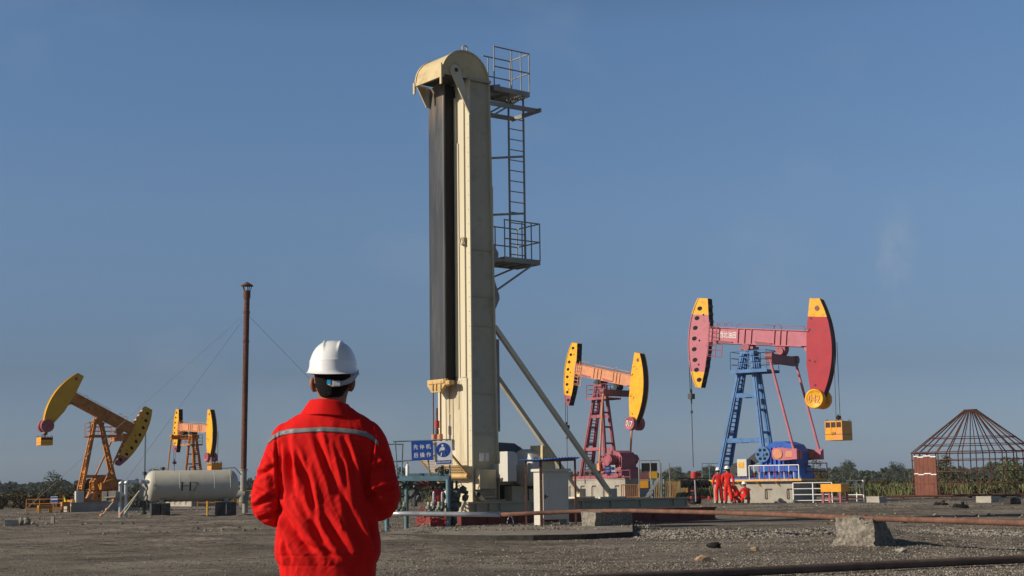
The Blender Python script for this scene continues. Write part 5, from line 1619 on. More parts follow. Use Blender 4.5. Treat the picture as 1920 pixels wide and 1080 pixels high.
ld = 66.0
xx = P(265, 960, ld).x
lw = empty('wellhead', (xx, ld, 0), label='low dark wellhead with flanged valves at the left end of the tank', cat='wellhead')
def LW(px, py, dd=0.0):
    p = P(px, py, ld + dd); return Vector((p.x - xx, dd, p.z))
b = MB(); flange_stack(b, (0.1, 0, 0), LW(268, 928), .17, 4, 0, 0)
b.tube(LW(250, 944), LW(288, 944), .10, 8, 0)
for px in (249, 255, 262, 278, 284, 288): b.tube(LW(px, 944) - Vector((.05, 0, 0)), LW(px, 944) + Vector((.05, 0, 0)), .2, 10, 0)
b.build('valve_stack', M['valve'], lw)
b = MB(); wheel(b, LW(258, 936, -.2), (0, -1, 0), .17, 0); wheel(b, LW(280, 938, -.2), (0, -1, 0), .15, 0)
b.build('handwheel', M['dark'], lw)

# stack with rain cap and guy wires
sd = 66.5
sb = P(456, 912, sd)
st = empty('flare_stack', (sb.x, sd, 0), label='tall thin rusty chimney stack with a conical cap and guy wires', cat='chimney')
st.rotation_euler = (0, math.radians(.35), 0)
zT = ZAT(463, 545, sd); zG = ZAT(457, 882, sd)
b = MB(); b.tube((0, 0, zG), (0, 0, zT), .135, 16)
b.tube((0, 0, zT - 1.0), (0, 0, zT - .97), .16, 16)
for py in (588, 641): z = ZAT(462, py, sd); b.tube((0, 0, z), (0, 0, z + .05), .165, 14)
b.tube((0, 0, zT - .35), (0, 0, zT), .17, 16)
b.build('flue', M['rust'], st)
b = MB(); b.tube((0, 0, .55), (0, 0, zG), .15, 16); b.tube((0, 0, zG), (0, 0, zG + .05), .2, 14); b.tube((0, 0, .5), (0, 0, .9), .2, 14)
b.tube((-.3, 0, .85), (.1, 0, .85), .2, 12); b.tube((-.1, 0, .75), (.6, 0, .75), .14, 12); b.tube((.1, 0, 0), (.1, 0, .7), .13, 10)
b.tube((-.35, .0, 1.2), (0, 0, 1.2), .05, 8); b.tube((.5, 0, .95), (.62, 0, .95), .22, 12)
b.build('base_pipe', M['greysteel'], st)
b = MB()
b.lathe([(.30, zT + .22), (.29, zT + .25), (.02, zT + .42)], 20, 0)
for k in range(5): a = k * 1.257; b.bar((.15 * math.cos(a), .15 * math.sin(a), zT), (.24 * math.cos(a), .24 * math.sin(a), zT + .24), .03)
b.build('rain_cap', M['rust'], st)
for (tx, ty, py) in ((-9.2, -3.5, 586), (-7.9, 5.0, 590), (8.6, 6.0, 588)):
    z = ZAT(462, py, sd)
    MB().tube((0, 0, z), (tx, ty, 0), .007, 4).build('guy_wire', M['wire'], st)

# things round the left pump jack
def small_box(name, px0, px1, py0, py1, d, dy, m, label, cat, rz=0.0, z0=None, side=None):
    a, c_ = P(px0, py1, d), P(px1, py0, d)
    r = empty(name, ((a.x + c_.x) / 2, d, 0), rz, label=label, cat=cat)
    w = (c_.x - a.x) / max(.5, math.cos(rz))
    zb2 = a.z if z0 is None else z0
    b = MB(); b.box(-w / 2, w / 2, 0, dy, zb2, c_.z)
    b.build('casing', m, r, bevel=.01)
    b = MB(); b.box(-w / 2 + w * .1, w / 2 - w * .1, -.015, -.001, zb2 + (c_.z - zb2) * .08, c_.z - (c_.z - zb2) * .08)
    b.build('door', side or m, r)
    return r
small_box('control_box', 143, 157, 921, 942, 75.6, .35, M['cabinet'], 'grey and white control box beside the ladder foot of the far left pump jack', 'control box', math.radians(28))
def fence(name, pts, zs_, m, label, posts=True, r=.03, every=None, cat='railing', zlow=0.0, bars=0, mbar=None, ztop=None):
    """pts = ground points (x, y) ; zs_ = rail heights"""
    o = Vector((pts[0][0], pts[0][1], 0))
    root = empty(name, o, label=label, cat=cat)
    P_ = [Vector((x, y, 0)) - o for x, y in pts]
    for z in zs_:
        b = MB()
        for a, c_ in zip(P_, P_[1:]): b.tube(a + Vector((0, 0, z)), c_ + Vector((0, 0, z)), r, 6)
        b.build('rail', m, root)
    zt_ = ztop or max(zs_)
    for p in P_:
        MB().tube(p + Vector((0, 0, zlow)), p + Vector((0, 0, zt_)), r * 1.15, 6).build('post', m, root)
    if bars:
        b = MB()
        for a, c_ in zip(P_, P_[1:]):
            for k in range(1, bars):
                q = a.lerp(c_, k / bars); b.box(q.x - .02, q.x + .02, q.y - .01, q.y + .01, min(zs_), zt_)
        b.build('balusters', mbar or m, root)
    return root
def gp(px, py):
    g = G(px, py); return (g.x, g.y)
f0 = G(49, 960); 
fence('railing', [(gx(p, 78.), 78.) for p in (49, 74, 100, 122)], (.18, .42, .66), M['orange'], 'low orange pipe railing at the left end of the left foundation', r=.025)
def bench(px0, px1, py0, py1, d, rz, label, mats, dy=.8):
    a, c_ = P(px0, py1, d), P(px1, py0, d)
    r = empty('equipment_stand', ((a.x + c_.x) / 2, d, 0), rz, label=label, cat='stand')
    w = (c_.x - a.x) * .8; h = c_.z
    b = MB(); b.box(-w / 2, w / 2, -dy / 2, dy / 2, h * .58, h); b.build('top_box', mats[0], r, bevel=.01)
    for sx in (-1, 1):
        for sy in (-1, 1): MB().box(sx * w * .42 - .05, sx * w * .42 + .05, sy * dy * .42 - .05, sy * dy * .42 + .05, 0, h * .58).build('leg', mats[1], r)
    b = MB(); b.box(-w * .42, w * .42, -dy * .42 - .02, -dy * .42 + .02, h * .2, h * .26); b.box(-w * .42, w * .42, dy * .42 - .02, dy * .42 + .02, h * .2, h * .26)
    b.build('stretcher', mats[1], r)
    return r
bench(68, 100, 947, 966, 74.5, math.radians(28), 'orange slatted equipment stand lying before the left railing', (M['orange'], M['yellow2']), .55)
bench(113, 132, 941, 965, 75, math.radians(28), 'orange step stand next to the left foundation', (M['orange'], M['orange']), .4)
sg, w, h = sign('notice_board', 95, 931, 108, 943, 76.5, 'small blue and white notice board on two sticks by the left pump jack', M['signwhite'])
b = MB(); b.box(-w * .46, w * .46, -.006, -.001, -h * .42, -.02 * h); b.box(-w * .46, w * .46, -.006, -.001, h * .2, h * .42); b.build('blue_field', M['signblue'], sg)
b = MB(); z = -P(0, 937, 76.5).z
for x in (-w * .3, w * .3): b.tube((x, .02, z), (x, .02, h * .4), .02, 6)
b.build('stick', M['orange'], sg)
q = P(118, 945, 76)
fl = empty('flag', (q.x, 76, 0), label='small bright yellow flag beside the notice board', cat='flag')
b = MB(); b.tube((0, 0, 0), (0, 0, q.z + .5), .015, 6); b.build('pole', M['orange'], fl)
b = MB(); z = q.z
b.add([(0, 0, z + .48), (.09, .02, z + .34), (.16, -.02, z + .12), (.02, .02, z + .1)], [(0, 1, 2, 3)]); b.add([(0, .01, z + .48), (.09, .03, z + .34), (.16, -.01, z + .12), (.02, .03, z + .1)], [(3, 2, 1, 0)])
b.build('cloth', mat('flag_yellow', (.75, .75, .03), .8), fl)

block('concrete_block', 6, 32, 976, 990, 48, .35, math.radians(20), 'low pale concrete slab end at the far left of the lot', M['concrete'], 'block', 3, .015, 4)
for (px0, px1, py0, py1, s) in ((34, 44, 972, 986, 1), (42, 56, 970, 985, 2), (57, 65, 977, 984, 3)):
    g_ = G((px0 + px1) / 2, py1)
    w = (px1 - px0) / (F / g_.y); h = (py1 - py0) / (F / g_.y)
    b = MB(); b.rock((0, 0, h * .35), w * .55, w * .5, h * .65, s, 2, rough=.5)
    o = b.build('rock', M['roughconc']); o.location = (g_.x, g_.y, 0)
    tag(o, ['angular brown rock leaning on the low slab at far left', 'largest broken rock of the small heap at far left', 'smallest rock right of the heap at far left'][s - 1], 'rock', 'rocks at the far left')
g_ = G(99, 983); b = MB(); b.box(-.06, .06, -.06, .06, -.1, .27)
o = b.build('marker_post', M['concrete'], bevel=.01); o.location = (g_.x, g_.y, 0); tag(o, 'short pale concrete marker stub on the dirt left of the tank', 'post')

M['rustdark'] = mat('dark_rust', (0.095, 0.042, 0.028), 0.8, var=0.35, scale=6)
# ------------------------------------------------------------------ round rusty frame
yd = 88.0
yc = P(1829, 933, yd + 3.8)
yr = empty('rotunda', (yc.x, yd + 3.8, 0), label='round rusty steel frame with conical roof ribs and one sheeted bay', cat='frame building')
R0 = 3.80; zE_ = ZAT(1829, 847, yd + 3.8) ; zA_ = ZAT(1829, 768, yd + 3.8); rt = .36
NR = 30
for k in range(NR):
    a = 2 * math.pi * k / NR + .05
    c_, s_ = math.cos(a), math.sin(a)
    b = MB()
    p0 = Vector((R0 * c_, R0 * s_, 0)); p1 = Vector((R0 * c_, R0 * s_, zE_)); p2 = Vector((rt * c_, rt * s_, zA_))
    b.bar(p0 + Vector((0, 0, -.1)), p1, .055); b.bar(p1, p2, .055)
    b.build('rib', M['rustdark'], yr)
def ring(r, z, w=.05):
    b = MB(); N = 60
    for k in range(N):
        a, c_ = 2 * math.pi * k / N, 2 * math.pi * (k + 1) / N
        b.bar((r * math.cos(a), r * math.sin(a), z), (r * math.cos(c_), r * math.sin(c_), z), w, ext=.004)
    b.build('hoop', M['rustdark'], yr)
for z in (.06, .80, 1.55, 2.30): ring(R0 + .03, z)
ring(R0 + .03, zE_ - .02, .07)
for f in (.17, .34): ring((R0 + (rt - R0) * f) + .02, zE_ + (zA_ - zE_) * f)
ring(rt + .03, zA_ - .01, .06)
b = MB(); N = 11
a0_, a1_ = math.radians(183), math.radians(217)
Rp = R0 + .085
zc_ = zE_ - .28
for k in range(N):
    a, c_ = a0_ + (a1_ - a0_) * k / N, a0_ + (a1_ - a0_) * (k + 1) / N
    off = .0 if (k // 3) % 2 == 0 else -.06
    for (u0, u1, m_) in ((.05, .78, 0), (.80, 1.42 + off, 0), (1.42 + off, 1.475 + off, 1), (1.475 + off, 2.1, 0), (2.1, zc_ + off, 0), (zc_ + off, zc_ + .06 + off, 1)):
        rr = Rp + (.012 if k % 2 else 0)
        p = [(rr * math.cos(t), rr * math.sin(t)) for t in (a, c_)]; q = [((rr - .012) * math.cos(t), (rr - .012) * math.sin(t)) for t in (a, c_)]
        v = [(*p[0], u0), (*p[1], u0), (*q[1], u0), (*q[0], u0), (*p[0], u1), (*p[1], u1), (*q[1], u1), (*q[0], u1)]
        b.add(v, [(3, 2, 1, 0), (4, 5, 6, 7), (0, 1, 5, 4), (1, 2, 6, 5), (2, 3, 7, 6), (3, 0, 4, 7)], m_)
b.build('sheet_panel', [M['brownrust'], M['white']], yr)
# long low rusty rail in front of the frame
a, c_ = G(1560, 935), G(1960, 938)
b = MB(); b.tube((a.x, 84, .14), (P(1990, 935, 82).x, 82, .14), .06, 8)
for k in range(7): x = a.x + 1.2 + k * 1.9; b.box(x, x + .15, 83.4 - k * .14, 83.8 - k * .14, -.1, .09)
tag(b.build('ground_pipe', M['rust']), 'rusty pipe lying low on the ground in front of the round frame', 'pipe')
block('concrete_block', 1633, 1655, 931.5, 947, 72, .9, math.radians(40), 'pale concrete block left of the round frame, beside the right railing', M['concrete'], 'block', 6, .012, 4)
block('concrete_block', 1841, 1873, 931, 948, 68, .8, math.radians(38), 'pale concrete block in front of the round frame', M['concrete'], 'block', 7, .012, 4)
block('dark_bale', 1884, 1910, 935, 952, 63, .6, math.radians(25), 'black tarred bale at the right edge next to the concrete block', M['darkconc'], 'bale', 8, .05, 6)
for (px, py, lab) in ((1764, 952, 'black valve fitting lying left of the wire hoop'), (1800, 956, 'larger black valve fitting lying right of the wire hoop')):
    g_ = G(px, py); b = MB(); b.rock((0, 0, .1), .28, .16, .12, px, 2); b.tube((-.28, 0, .07), (.28, 0, .10), .07, 8)
    b.tube((.1, 0, .05), (.12, 0, .3), .06, 8); b.rock((-.18, -.05, .12), .1, .1, .13, 3, 1)
    b.tube((.2, -.1, .08), (.2, .1, .08), .12, 10)
    o = b.build('scrap_valve', M['black']); o.location = (g_.x, g_.y, 0); tag(o, lab, 'fitting')
g_ = G(1790, 953); b = MB()
b.path([(.62 * math.cos(t * math.pi / 14), .1 * math.sin(t), .38 * math.sin(t * math.pi / 14) - .02) for t in range(15)], .012, 5)
o = b.build('wire_hoop', M['rust']); o.location = (g_.x, g_.y, 0); tag(o, 'thin rusty wire hoop arching over the ground between two fittings', 'wire')

# ------------------------------------------------------------------ round the red pump jack
jx = P(1410, 800, 78).x
JM = rotz(math.radians(-35), Vector((jx, 78, 0)))
def J(x, y, z=0.0): return JM @ Vector((x, y, z))
r = empty('walkway_edge', J(0, 0), math.radians(-35), label='yellow edge rail along the top of the blue pump jack foundation', cat='rail')
ja, jb = jsolve(J_red, 1330, -1.57), jsolve(J_red, 1500, -1.57)
b = MB(); b.box(ja, jb, -1.62, -1.52, 1.13, 1.23); b.box(jb, jb + .1, -1.62, 1.7, 1.13, 1.23)
for x in np.arange(ja + .5, jb - .5, 1.1): b.bar((x, -1.57, 1.13), (x + .25, -1.36, .85), .04)
b.build('edge_beam', M['yellow'], r)
def jfence(name, pts, zs_, zlow, m, label, bars=0, mbar=None, r=.028):
    o = J(*pts[0])
    root = empty(name, (o.x, o.y, 0), math.radians(-35), label=label, cat='railing')
    P_ = [Vector((x - pts[0][0], y - pts[0][1], 0)) for x, y in pts]
    for z in zs_:
        b = MB()
        for a, c_ in zip(P_, P_[1:]): b.tube(a + Vector((0, 0, z)), c_ + Vector((0, 0, z)), r, 6)
        b.build('rail', m, root)
    for i, p in enumerate(P_):
        MB().tube(p + Vector((0, 0, zlow)), p + Vector((0, 0, max(zs_))), r * 1.1, 6).build('post', M['red'] if i % 2 else m, root)
    if bars:
        b = MB()
        for a, c_ in zip(P_, P_[1:]):
            for k in range(1, bars):
                q = a.lerp(c_, k / bars)
                for j, (u, v) in enumerate(((0, .5), (.5, 1))):
                    zz0, zz1 = zlow + (max(zs_) - zlow) * u, zlow + (max(zs_) - zlow) * v
                    b.tube((q.x, q.y, zz0), (q.x, q.y, zz1), r * .8, 5, (k + j) % 2)
        b.build('balusters', [m, M['red']], root)
    return root
jfence('railing', [(jsolve(J_red, p_, -1.55, 1.5), -1.55) for p_ in (1405, 1452, 1498)], (1.95,), 1.23, M['white'], 'red and white banded railing in front of the blue gearbox', bars=5)
jfence('railing', [(jsolve(J_red, 1512, .0, 1.5), .0), (jsolve(J_red, 1551, 1.65, 1.5), 1.65)], (2.05, 1.6), 1.2, M['rust'], 'thin rusty railing behind the gearbox end of the foundation', bars=3)
fence('railing', [(gx(1489, 73.8), 73.8), (gx(1526, 73.6), 73.6), (gx(1562, 73.4), 73.4)], (.12, .42, .72, 1.02), M['white'], 'white pipe gate leaning before the dark end of the foundation')
fence('railing', [(gx(1590, 76.5), 76.5), (gx(1608, 76.3), 76.3), (gx(1621, 76), 76.)], (.35, .75, 1.1), M['white'], 'short white railing right of the pink and yellow stand')
fence('railing', [(gx(p, 80.5), 80.5) for p in (1319, 1333, 1350)], (1.55, 2.15), M['teal'], 'thin blue railing behind the two walking workers', r=.02, zlow=1.0)
o1 = P(1553, 940, 77)
bench(1541, 1590, 907, 946, 72.6, math.radians(-35), 'pink legged stand with yellow and pink top beside the foundation', (M['cratepaint'], M['rosepost']), 1.0)
# grey box on the foundation
q = J(jsolve(J_red, 1394, -1.0, 2), -1.0); r = empty('control_box', (q.x, q.y, 0), math.radians(-35), label='pale grey control box with a yellow notice on the blue jack foundation', cat='control box')
zb1, zb2_ = ZAT(1394, 893, q.y), ZAT(1394, 861, q.y)
b = MB(); b.box(-.28, .28, -.2, .35, zb1, zb2_); b.build('casing', M['cabinet'], r, bevel=.01)
b = MB(); b.box(-.2, .12, -.215, -.202, zb1 + .45, zb1 + .75); b.build('notice', M['yellow'], r)
b = MB(); 
for x in (-.2, .2): b.box(x - .03, x + .03, -.1, .1, 1.1, zb1)
b.build('foot', M['greysteel'], r)

# red wellhead
rd = 75.0
rx = P(1302, 945, rd).x
rw = empty('wellhead', (rx, rd, 0), label='red and black wellhead left of the walking workers, under the hanging rod', cat='wellhead')
def R_(px, py, dd=0.0):
    p = P(px, py, rd + dd); return Vector((p.x - rx, dd, p.z))
b = MB(); flange_stack(b, (0, 0, 0), R_(1302, 900), .22, 6, 0, 1)
b.tube(R_(1302, 885), R_(1302, 897), .20, 10, 1); b.tube(R_(1308, 890), R_(1314, 890), .1, 8, 1)
for py in (908, 905): b.tube(R_(1277, py), R_(1332, py), .09, 8, 0)
for px in (1279, 1286, 1293, 1312, 1319, 1326): b.tube(R_(px, 907) - Vector((.07, 0, 0)), R_(px, 907) + Vector((.07, 0, 0)), .22, 10, 0)
b.tube(R_(1270, 897), R_(1330, 897), .03, 6, 0)
b.tube(R_(1302, 944), R_(1302, 940), .34, 12, 0); b.rock(R_(1307, 938), .3, .2, .25, 3, 1, 0)
b.build('valve_stack', [M['black'], M['valvered']], rw)
b = MB()
for px in (1297, 1306, 1318, 1330): b.tube(R_(px, 936), R_(px, 930), .13, 10, 0)
b.rock(R_(1298, 942), .2, .15, .14, 9, 1, 0)
b.build('red_valve', M['valvered'], rw)
b = MB(); b.tube(R_(1303, 900, -.25), R_(1305, 944, -.25), .04, 6); b.build('gauge_tube', M['galv'], rw)
b = MB()
for px in (1276, 1283): b.rock(R_(px, 928), .28, .2, .18, px, 1); 
b.tube(R_(1266, 934), R_(1295, 936), .1, 8); b.build('dark_valve', M['black'], rw)
b = MB(); b.path([R_(1290, 930, -.4), R_(1302, 945, -1.4), R_(1315, 955, -3.5), R_(1328, 958, -6)], .03, 6); b.build('hose', M['dark'], rw)

# fences and panels between jack 017 and the red wellhead
fd = 88.0
fence('railing', [(gx(p, fd), fd) for p in (1166, 1198)], (.25, 1.0), M['orange'], 'orange baluster fence under the right corner of foundation 017', bars=9, mbar=M['orange'], r=.03)
fence('railing', [(gx(p, fd + 1), fd + 1) for p in (1222, 1262, 1290)], (.2, 1.15), M['orange'], 'weathered yellow baluster fence in front of the reeds', bars=12, mbar=M['yellowcast'], r=.025)
fence('railing', [(gx(p, fd - 1), fd - 1) for p in (1200, 1222, 1239)], (1.25, 2.45), M['greysteel'], 'grey pipe frame holding the black panel', r=.03)
r = empty('panel_stand', (gx(1215, fd), fd, 0), label='black panel above a yellow panel and a pink patterned plate', cat='panel')
def RR(px, py): p = P(px, py, fd); return (p.x - r.location.x, p.z)
def panel(n_, px0, px1, py0, py1, m_, y=0):
    a, c_ = RR(px0, py1), RR(px1, py0); b = MB(); b.box(a[0], c_[0], y, y + .03, a[1], c_[1]); b.build(n_, m_, r)
panel('black_panel', 1203, 1232, 868, 883, M['black']); panel('yellow_panel', 1217, 1232, 884, 897, M['yellow2']); panel('dark_panel', 1198, 1216, 886, 899, M['plum'])
panel('patterned_plate', 1198, 1215, 899, 915, M['cratepaint'], -.1)
b = MB()
for px in (1200, 1216, 1231): a = RR(px, 0)[0]; b.box(a - .03, a + .03, .04, .1, 0, RR(px, 868)[1])
b.build('post', M['greysteel'], r)
r = empty('steps', (gx(1222, 86), 86, 0), label='light blue steel steps climbing right of the patterned plate', cat='steps')
b = MB(); p0 = P(1208, 930, 86); p1 = P(1235, 897, 86); ox = r.location.x
for y in (-.3, .3): b.bar((p0.x - ox, y, .02), (p1.x - ox, y, p1.z), .05, .12)
for k in range(1, 6): t = k / 6; b.box(p0.x - ox + (p1.x - p0.x) * t - .12, p0.x - ox + (p1.x - p0.x) * t + .14, -.28, .28, p1.z * t, p1.z * t + .03)
b.build('stair', M['galv'], r)
b = MB()
for px in (1224, 1246): x = P(px, 930, 86).x - ox; b.tube((x, 0, 0), (x, 0, 1.3), .06, 8)
b.build('post', M['teal'], r)
s3, w, h = sign('small_sign', 1134, 873, 1144, 888, 97.0, 'small blue sign on the guard rail of jack 017', M['signblue'])
text_obj('lettering', '先停机\n后操作', M['signwhite'], Matrix.Translation((0, -.006, 0)), h * .6, w * .8, s3)
s4, w, h = sign('small_sign', 1145, 872, 1154, 888, 97.0, 'small white safety sign with a blue disc on jack 017', M['signwhite'])
b = MB(); b.tube((0, -.006, h * .1), (0, -.001, h * .1), w * .38, 16); b.box(-w * .4, w * .4, -.006, -.001, -h * .45, -h * .3); b.build('blue_field', M['signblue'], s4)
jo = P(1128, 800, 100).x
r = empty('railing', (jo, 100, 0), math.radians(-43), label='thin rose railing round the top of foundation 017', cat='railing')
b = MB()
for z in (1.5, 1.95): b.tube((-.5, -1.35, z), (3.5, -1.35, z), .025, 6); b.tube((3.5, -1.35, z), (3.5, 1.6, z), .025, 6)
for x in (-.5, .5, 1.5, 2.5, 3.5): b.tube((x, -1.35, 1.1), (x, -1.35, 1.95), .025, 6)
b.build('rail', M['rosepost'], r)
# vehicle-like clutter far behind the tank
fence('railing', [(gx(p, 95.), 95.) for p in (455, 490, 530)], (.3, .6), M['rust'], 'low rusty railing behind the flare stack', r=.025)
small_box('far_block', 448, 458, 941, 951, 90, .4, M['concrete'], 'small pale block far behind the chimney foot', 'block', 0, z0=0)
b = MB()
for k in range(7): x = .55 * k; b.bar((x, 0, 0), (x, 0, 1.0), .06); 
for z in (.25, .6, .95): b.bar((0, 0, z), (3.4, 0, z), .05)
o = b.build('slatted_barrier', M['orange']); o.location = (gx(370, 88), 88, 0); tag(o, 'orange slatted barrier seen under the right half of the tank', 'barrier')
q = G(404 - 17, 967)
o = MB().tube((0, 0, 0), (0, 0, .62), .04, 8).build('yellow_stake', M['yellow2']); o.location = (gx(389, 61.5), 61.5, 0); tag(o, 'thin yellow stake standing under the tank', 'stake')
# ------------------------------------------------------------------ people
def eval_mesh(o):
    dg = bpy.context.evaluated_depsgraph_get()
    me = bpy.data.meshes.new_from_object(o.evaluated_get(dg))
    return me

def skin_mesh(joints, edges, rad, sub=2, flat=None):
    names = list(joints); idx = {k: i for i, k in enumerate(names)}
    me = bpy.data.meshes.new('sk')
    me.from_pydata([joints[k] for k in names], [(idx[a], idx[b]) for a, b in edges], [])
    o = bpy.data.objects.new('sk', me); COL.objects.link(o)
    m = o.modifiers.new('s', 'SKIN'); m.branch_smoothing = 0.6; m.use_smooth_shade = True
    if not me.skin_vertices: print('no skin layer')
    for k in names:
        r = rad[k]; r = (r, r) if isinstance(r, (int, float)) else r
        me.skin_vertices[0].data[idx[k]].radius = r
    me.skin_vertices[0].data[0].use_root = True
    m2 = o.modifiers.new('u', 'SUBSURF'); m2.levels = sub; m2.render_levels = sub
    res = eval_mesh(o)
    bpy.data.objects.remove(o)
    return res

def link_mesh(name, me, m, parent, smooth=True):
    me.materials.clear(); me.materials.append(m)
    if smooth: me.polygons.foreach_set('use_smooth', [True] * len(me.polygons))
    o = bpy.data.objects.new(name, me); COL.objects.link(o); o.parent = parent
    return o

def small_helmet(root, c, s=1.0, tilt=0.0):
    b = MB()
    b.lathe([(.150, -.012), (.152, .0), (.128, .012), (.124, .05), (.108, .095), (.070, .130), (.025, .145), (.002, .147)], 20, 0)
    o = b.build('helmet', M['helmet'], root); o.location = c; o.rotation_euler = (tilt, 0, 0)
    return o

def worker(px, pyfoot, rz, pose, label, sc=1.0, dpt=None):
    d = dpt or G(px, pyfoot).y
    root = empty('person', (P(px, pyfoot, d).x, d, 0), rz, sc, label, 'person', 'workers in red coveralls by the pump jack')
    S = dict(pose); hd = Vector(S.pop('head'))
    E = [('pel', 'waist'), ('waist', 'chest'), ('chest', 'neck'), ('chest', 'shL'), ('shL', 'elL'), ('elL', 'wrL'), ('chest', 'shR'), ('shR', 'elR'), ('elR', 'wrR'),
         ('pel', 'hipL'), ('hipL', 'knL'), ('knL', 'anL'), ('pel', 'hipR'), ('hipR', 'knR'), ('knR', 'anR')]
    rs = dict(pel=(.150, .13), waist=(.145, .12), chest=(.165, .13), neck=.07, shL=.085, elL=.062, wrL=.048, shR=.085, elR=.062, wrR=.048, hipL=.120, knL=.100, anL=.086, hipR=.120, knR=.100, anR=.086)
    suit = skin_mesh(S, E, rs, 2)
    # body: the same skeleton, thinner, with head, hands and feet in one surface
    B = dict(S); EB = list(E)
    nk = Vector(S['neck'])
    B['skull'] = hd; B['crown'] = hd + Vector((0, -.0, .09)); EB += [('neck', 'skull'), ('skull', 'crown')]
    rb = {k: (tuple(q * .72 for q in v) if isinstance(v, tuple) else v * .72) for k, v in rs.items()}
    rb['neck'] = .058; rb['skull'] = (.082, .098); rb['crown'] = (.07, .085)
    for s in 'LR':
        w_, e_ = Vector(S['wr' + s]), Vector(S['el' + s]); dr = (w_ - e_).normalized()
        B['pa' + s] = w_ + dr * .07; rb['pa' + s] = (.036, .02); EB.append(('wr' + s, 'pa' + s))
        side = dr.cross(Vector((0, 0, 1)) if abs(dr.z) < .8 else Vector((0, 1, 0))).normalized()
        for i in range(4):
            t = (i - 1.5) * .019; ln = (.075, .09, .085, .065)[i]
            B['f%s%d' % (s, i)] = w_ + dr * .12 + side * t; B['g%s%d' % (s, i)] = w_ + dr * (.12 + ln * .8) + side * t + Vector((0, .02, 0))
            rb['f%s%d' % (s, i)] = .009; rb['g%s%d' % (s, i)] = .007
            EB += [('pa' + s, 'f%s%d' % (s, i)), ('f%s%d' % (s, i), 'g%s%d' % (s, i))]
        B['t' + s] = w_ + dr * .07 - side * .05; rb['t' + s] = .010; EB.append(('pa' + s, 't' + s))
        B['ft' + s] = Vector(S['an' + s]) + Vector((0, .15, -.05)); rb['ft' + s] = (.04, .03); EB.append(('an' + s, 'ft' + s))
    body = skin_mesh({k: tuple(v) for k, v in B.items()}, EB, rb, 2)
    link_mesh('body', body, M['skin'], root)
    link_mesh('coverall', suit, M['coverall'], root)
    b = MB()
    for s in 'LR':
        a = Vector(S['an' + s])
        b.rock((a.x, a.y + .06, max(.055, a.z - .05)), .052, .14, .05, 1, 2, rough=.05)
        b.tube(a + Vector((0, 0, -.06)), a + Vector((0, 0, .03)), .055, 10)
    b.build('boots', M['boot'], root)
    b = MB(); b.rock((hd.x, hd.y - .012, hd.z + .02), .088, .10, .10, 2, 2, rough=.03); b.build('hair', M['hair'], root)
    b = MB(); b.rock((hd.x, hd.y + .105, hd.z - .01), .016, .02, .03, 2, 1, rough=.03); b.build('nose', M['skin'], root)
    small_helmet(root, (hd.x, hd.y, hd.z + .055))
    b = MB(); c_ = Vector(S['chest']); w_ = Vector(S['waist']); b.build('x', M['coverall']) if False else None
    return root
stand1 = dict(pel=(0, 0, .95), waist=(0, .0, 1.10), chest=(0, .0, 1.34), neck=(0, .02, 1.50), shL=(-.19, 0, 1.42), elL=(-.27, -.01, 1.17), wrL=(-.27, .06, .93), shR=(.19, 0, 1.42), elR=(.26, .02, 1.17), wrR=(.22, .14, .96),
              hipL=(-.10, 0, .88), knL=(-.12, .03, .50), anL=(-.12, -.02, .10), hipR=(.10, 0, .88), knR=(.13, .06, .50), anR=(.16, .05, .10), head=(0, .04, 1.63))
walk = dict(stand1); walk.update(hipL=(-.1, 0, .88), knL=(-.10, .14, .50), anL=(-.10, .20, .11), hipR=(.1, 0, .88), knR=(.12, -.02, .50), anR=(.14, -.26, .20), wrL=(-.22, .16, .98), elR=(.27, -.06, 1.17), wrR=(.29, -.02, .94))
squat = dict(pel=(0, -.05, .30), waist=(0, -.02, .44), chest=(0, .10, .64), neck=(0, .17, .78), shL=(-.18, .12, .71), elL=(-.24, .28, .52), wrL=(-.12, .42, .46), shR=(.18, .12, .71), elR=(.24, .28, .52), wrR=(.12, .42, .46),
             hipL=(-.10, -.03, .27), knL=(-.20, .34, .46), anL=(-.16, .10, .10), hipR=(.10, -.03, .27), knR=(.20, .34, .46), anR=(.16, .10, .10), head=(0, .22, .90))
crouch = dict(squat); crouch.update(pel=(0, -.1, .48), waist=(0, -.02, .62), chest=(0, .14, .82), neck=(0, .24, .95), shL=(-.18, .17, .88), elL=(-.26, .26, .64), wrL=(-.18, .40, .48), shR=(.18, .17, .88), elR=(.25, .28, .64), wrR=(.14, .42, .50),
              hipL=(-.1, -.08, .44), knL=(-.18, .32, .50), anL=(-.15, .0, .1), hipR=(.1, -.08, .44), knR=(.17, .24, .34), anR=(.16, -.12, .12), head=(0, .30, 1.07))
worker(1349, 948.5, .1, stand1, 'left worker in red coveralls and white helmet walking away', 1.03, 74.5)
worker(1366, 950, -.1, walk, 'taller worker in red coveralls mid stride, beside the left one', 1.06, 72.5)
worker(1382, 948, .9, crouch, 'worker in red half hidden behind the striding one, crouching', 1.0, 74.8)
worker(1401, 948, .35, squat, 'worker in red squatting alone with back turned before the foundation', 1.05, 74.6)

# ------------------------------------------------------------------ the man in the foreground
MD = 6.35
PXM = 420.0
mx0 = P(615, 900, MD).x
man = empty('person', (mx0, MD, 0), 0, label='man seen from behind in red work jacket and white hard hat in the foreground', cat='person')
def mp(px, py): return ((px - 615) / PXM, 1.25 + (910 - py) / PXM)

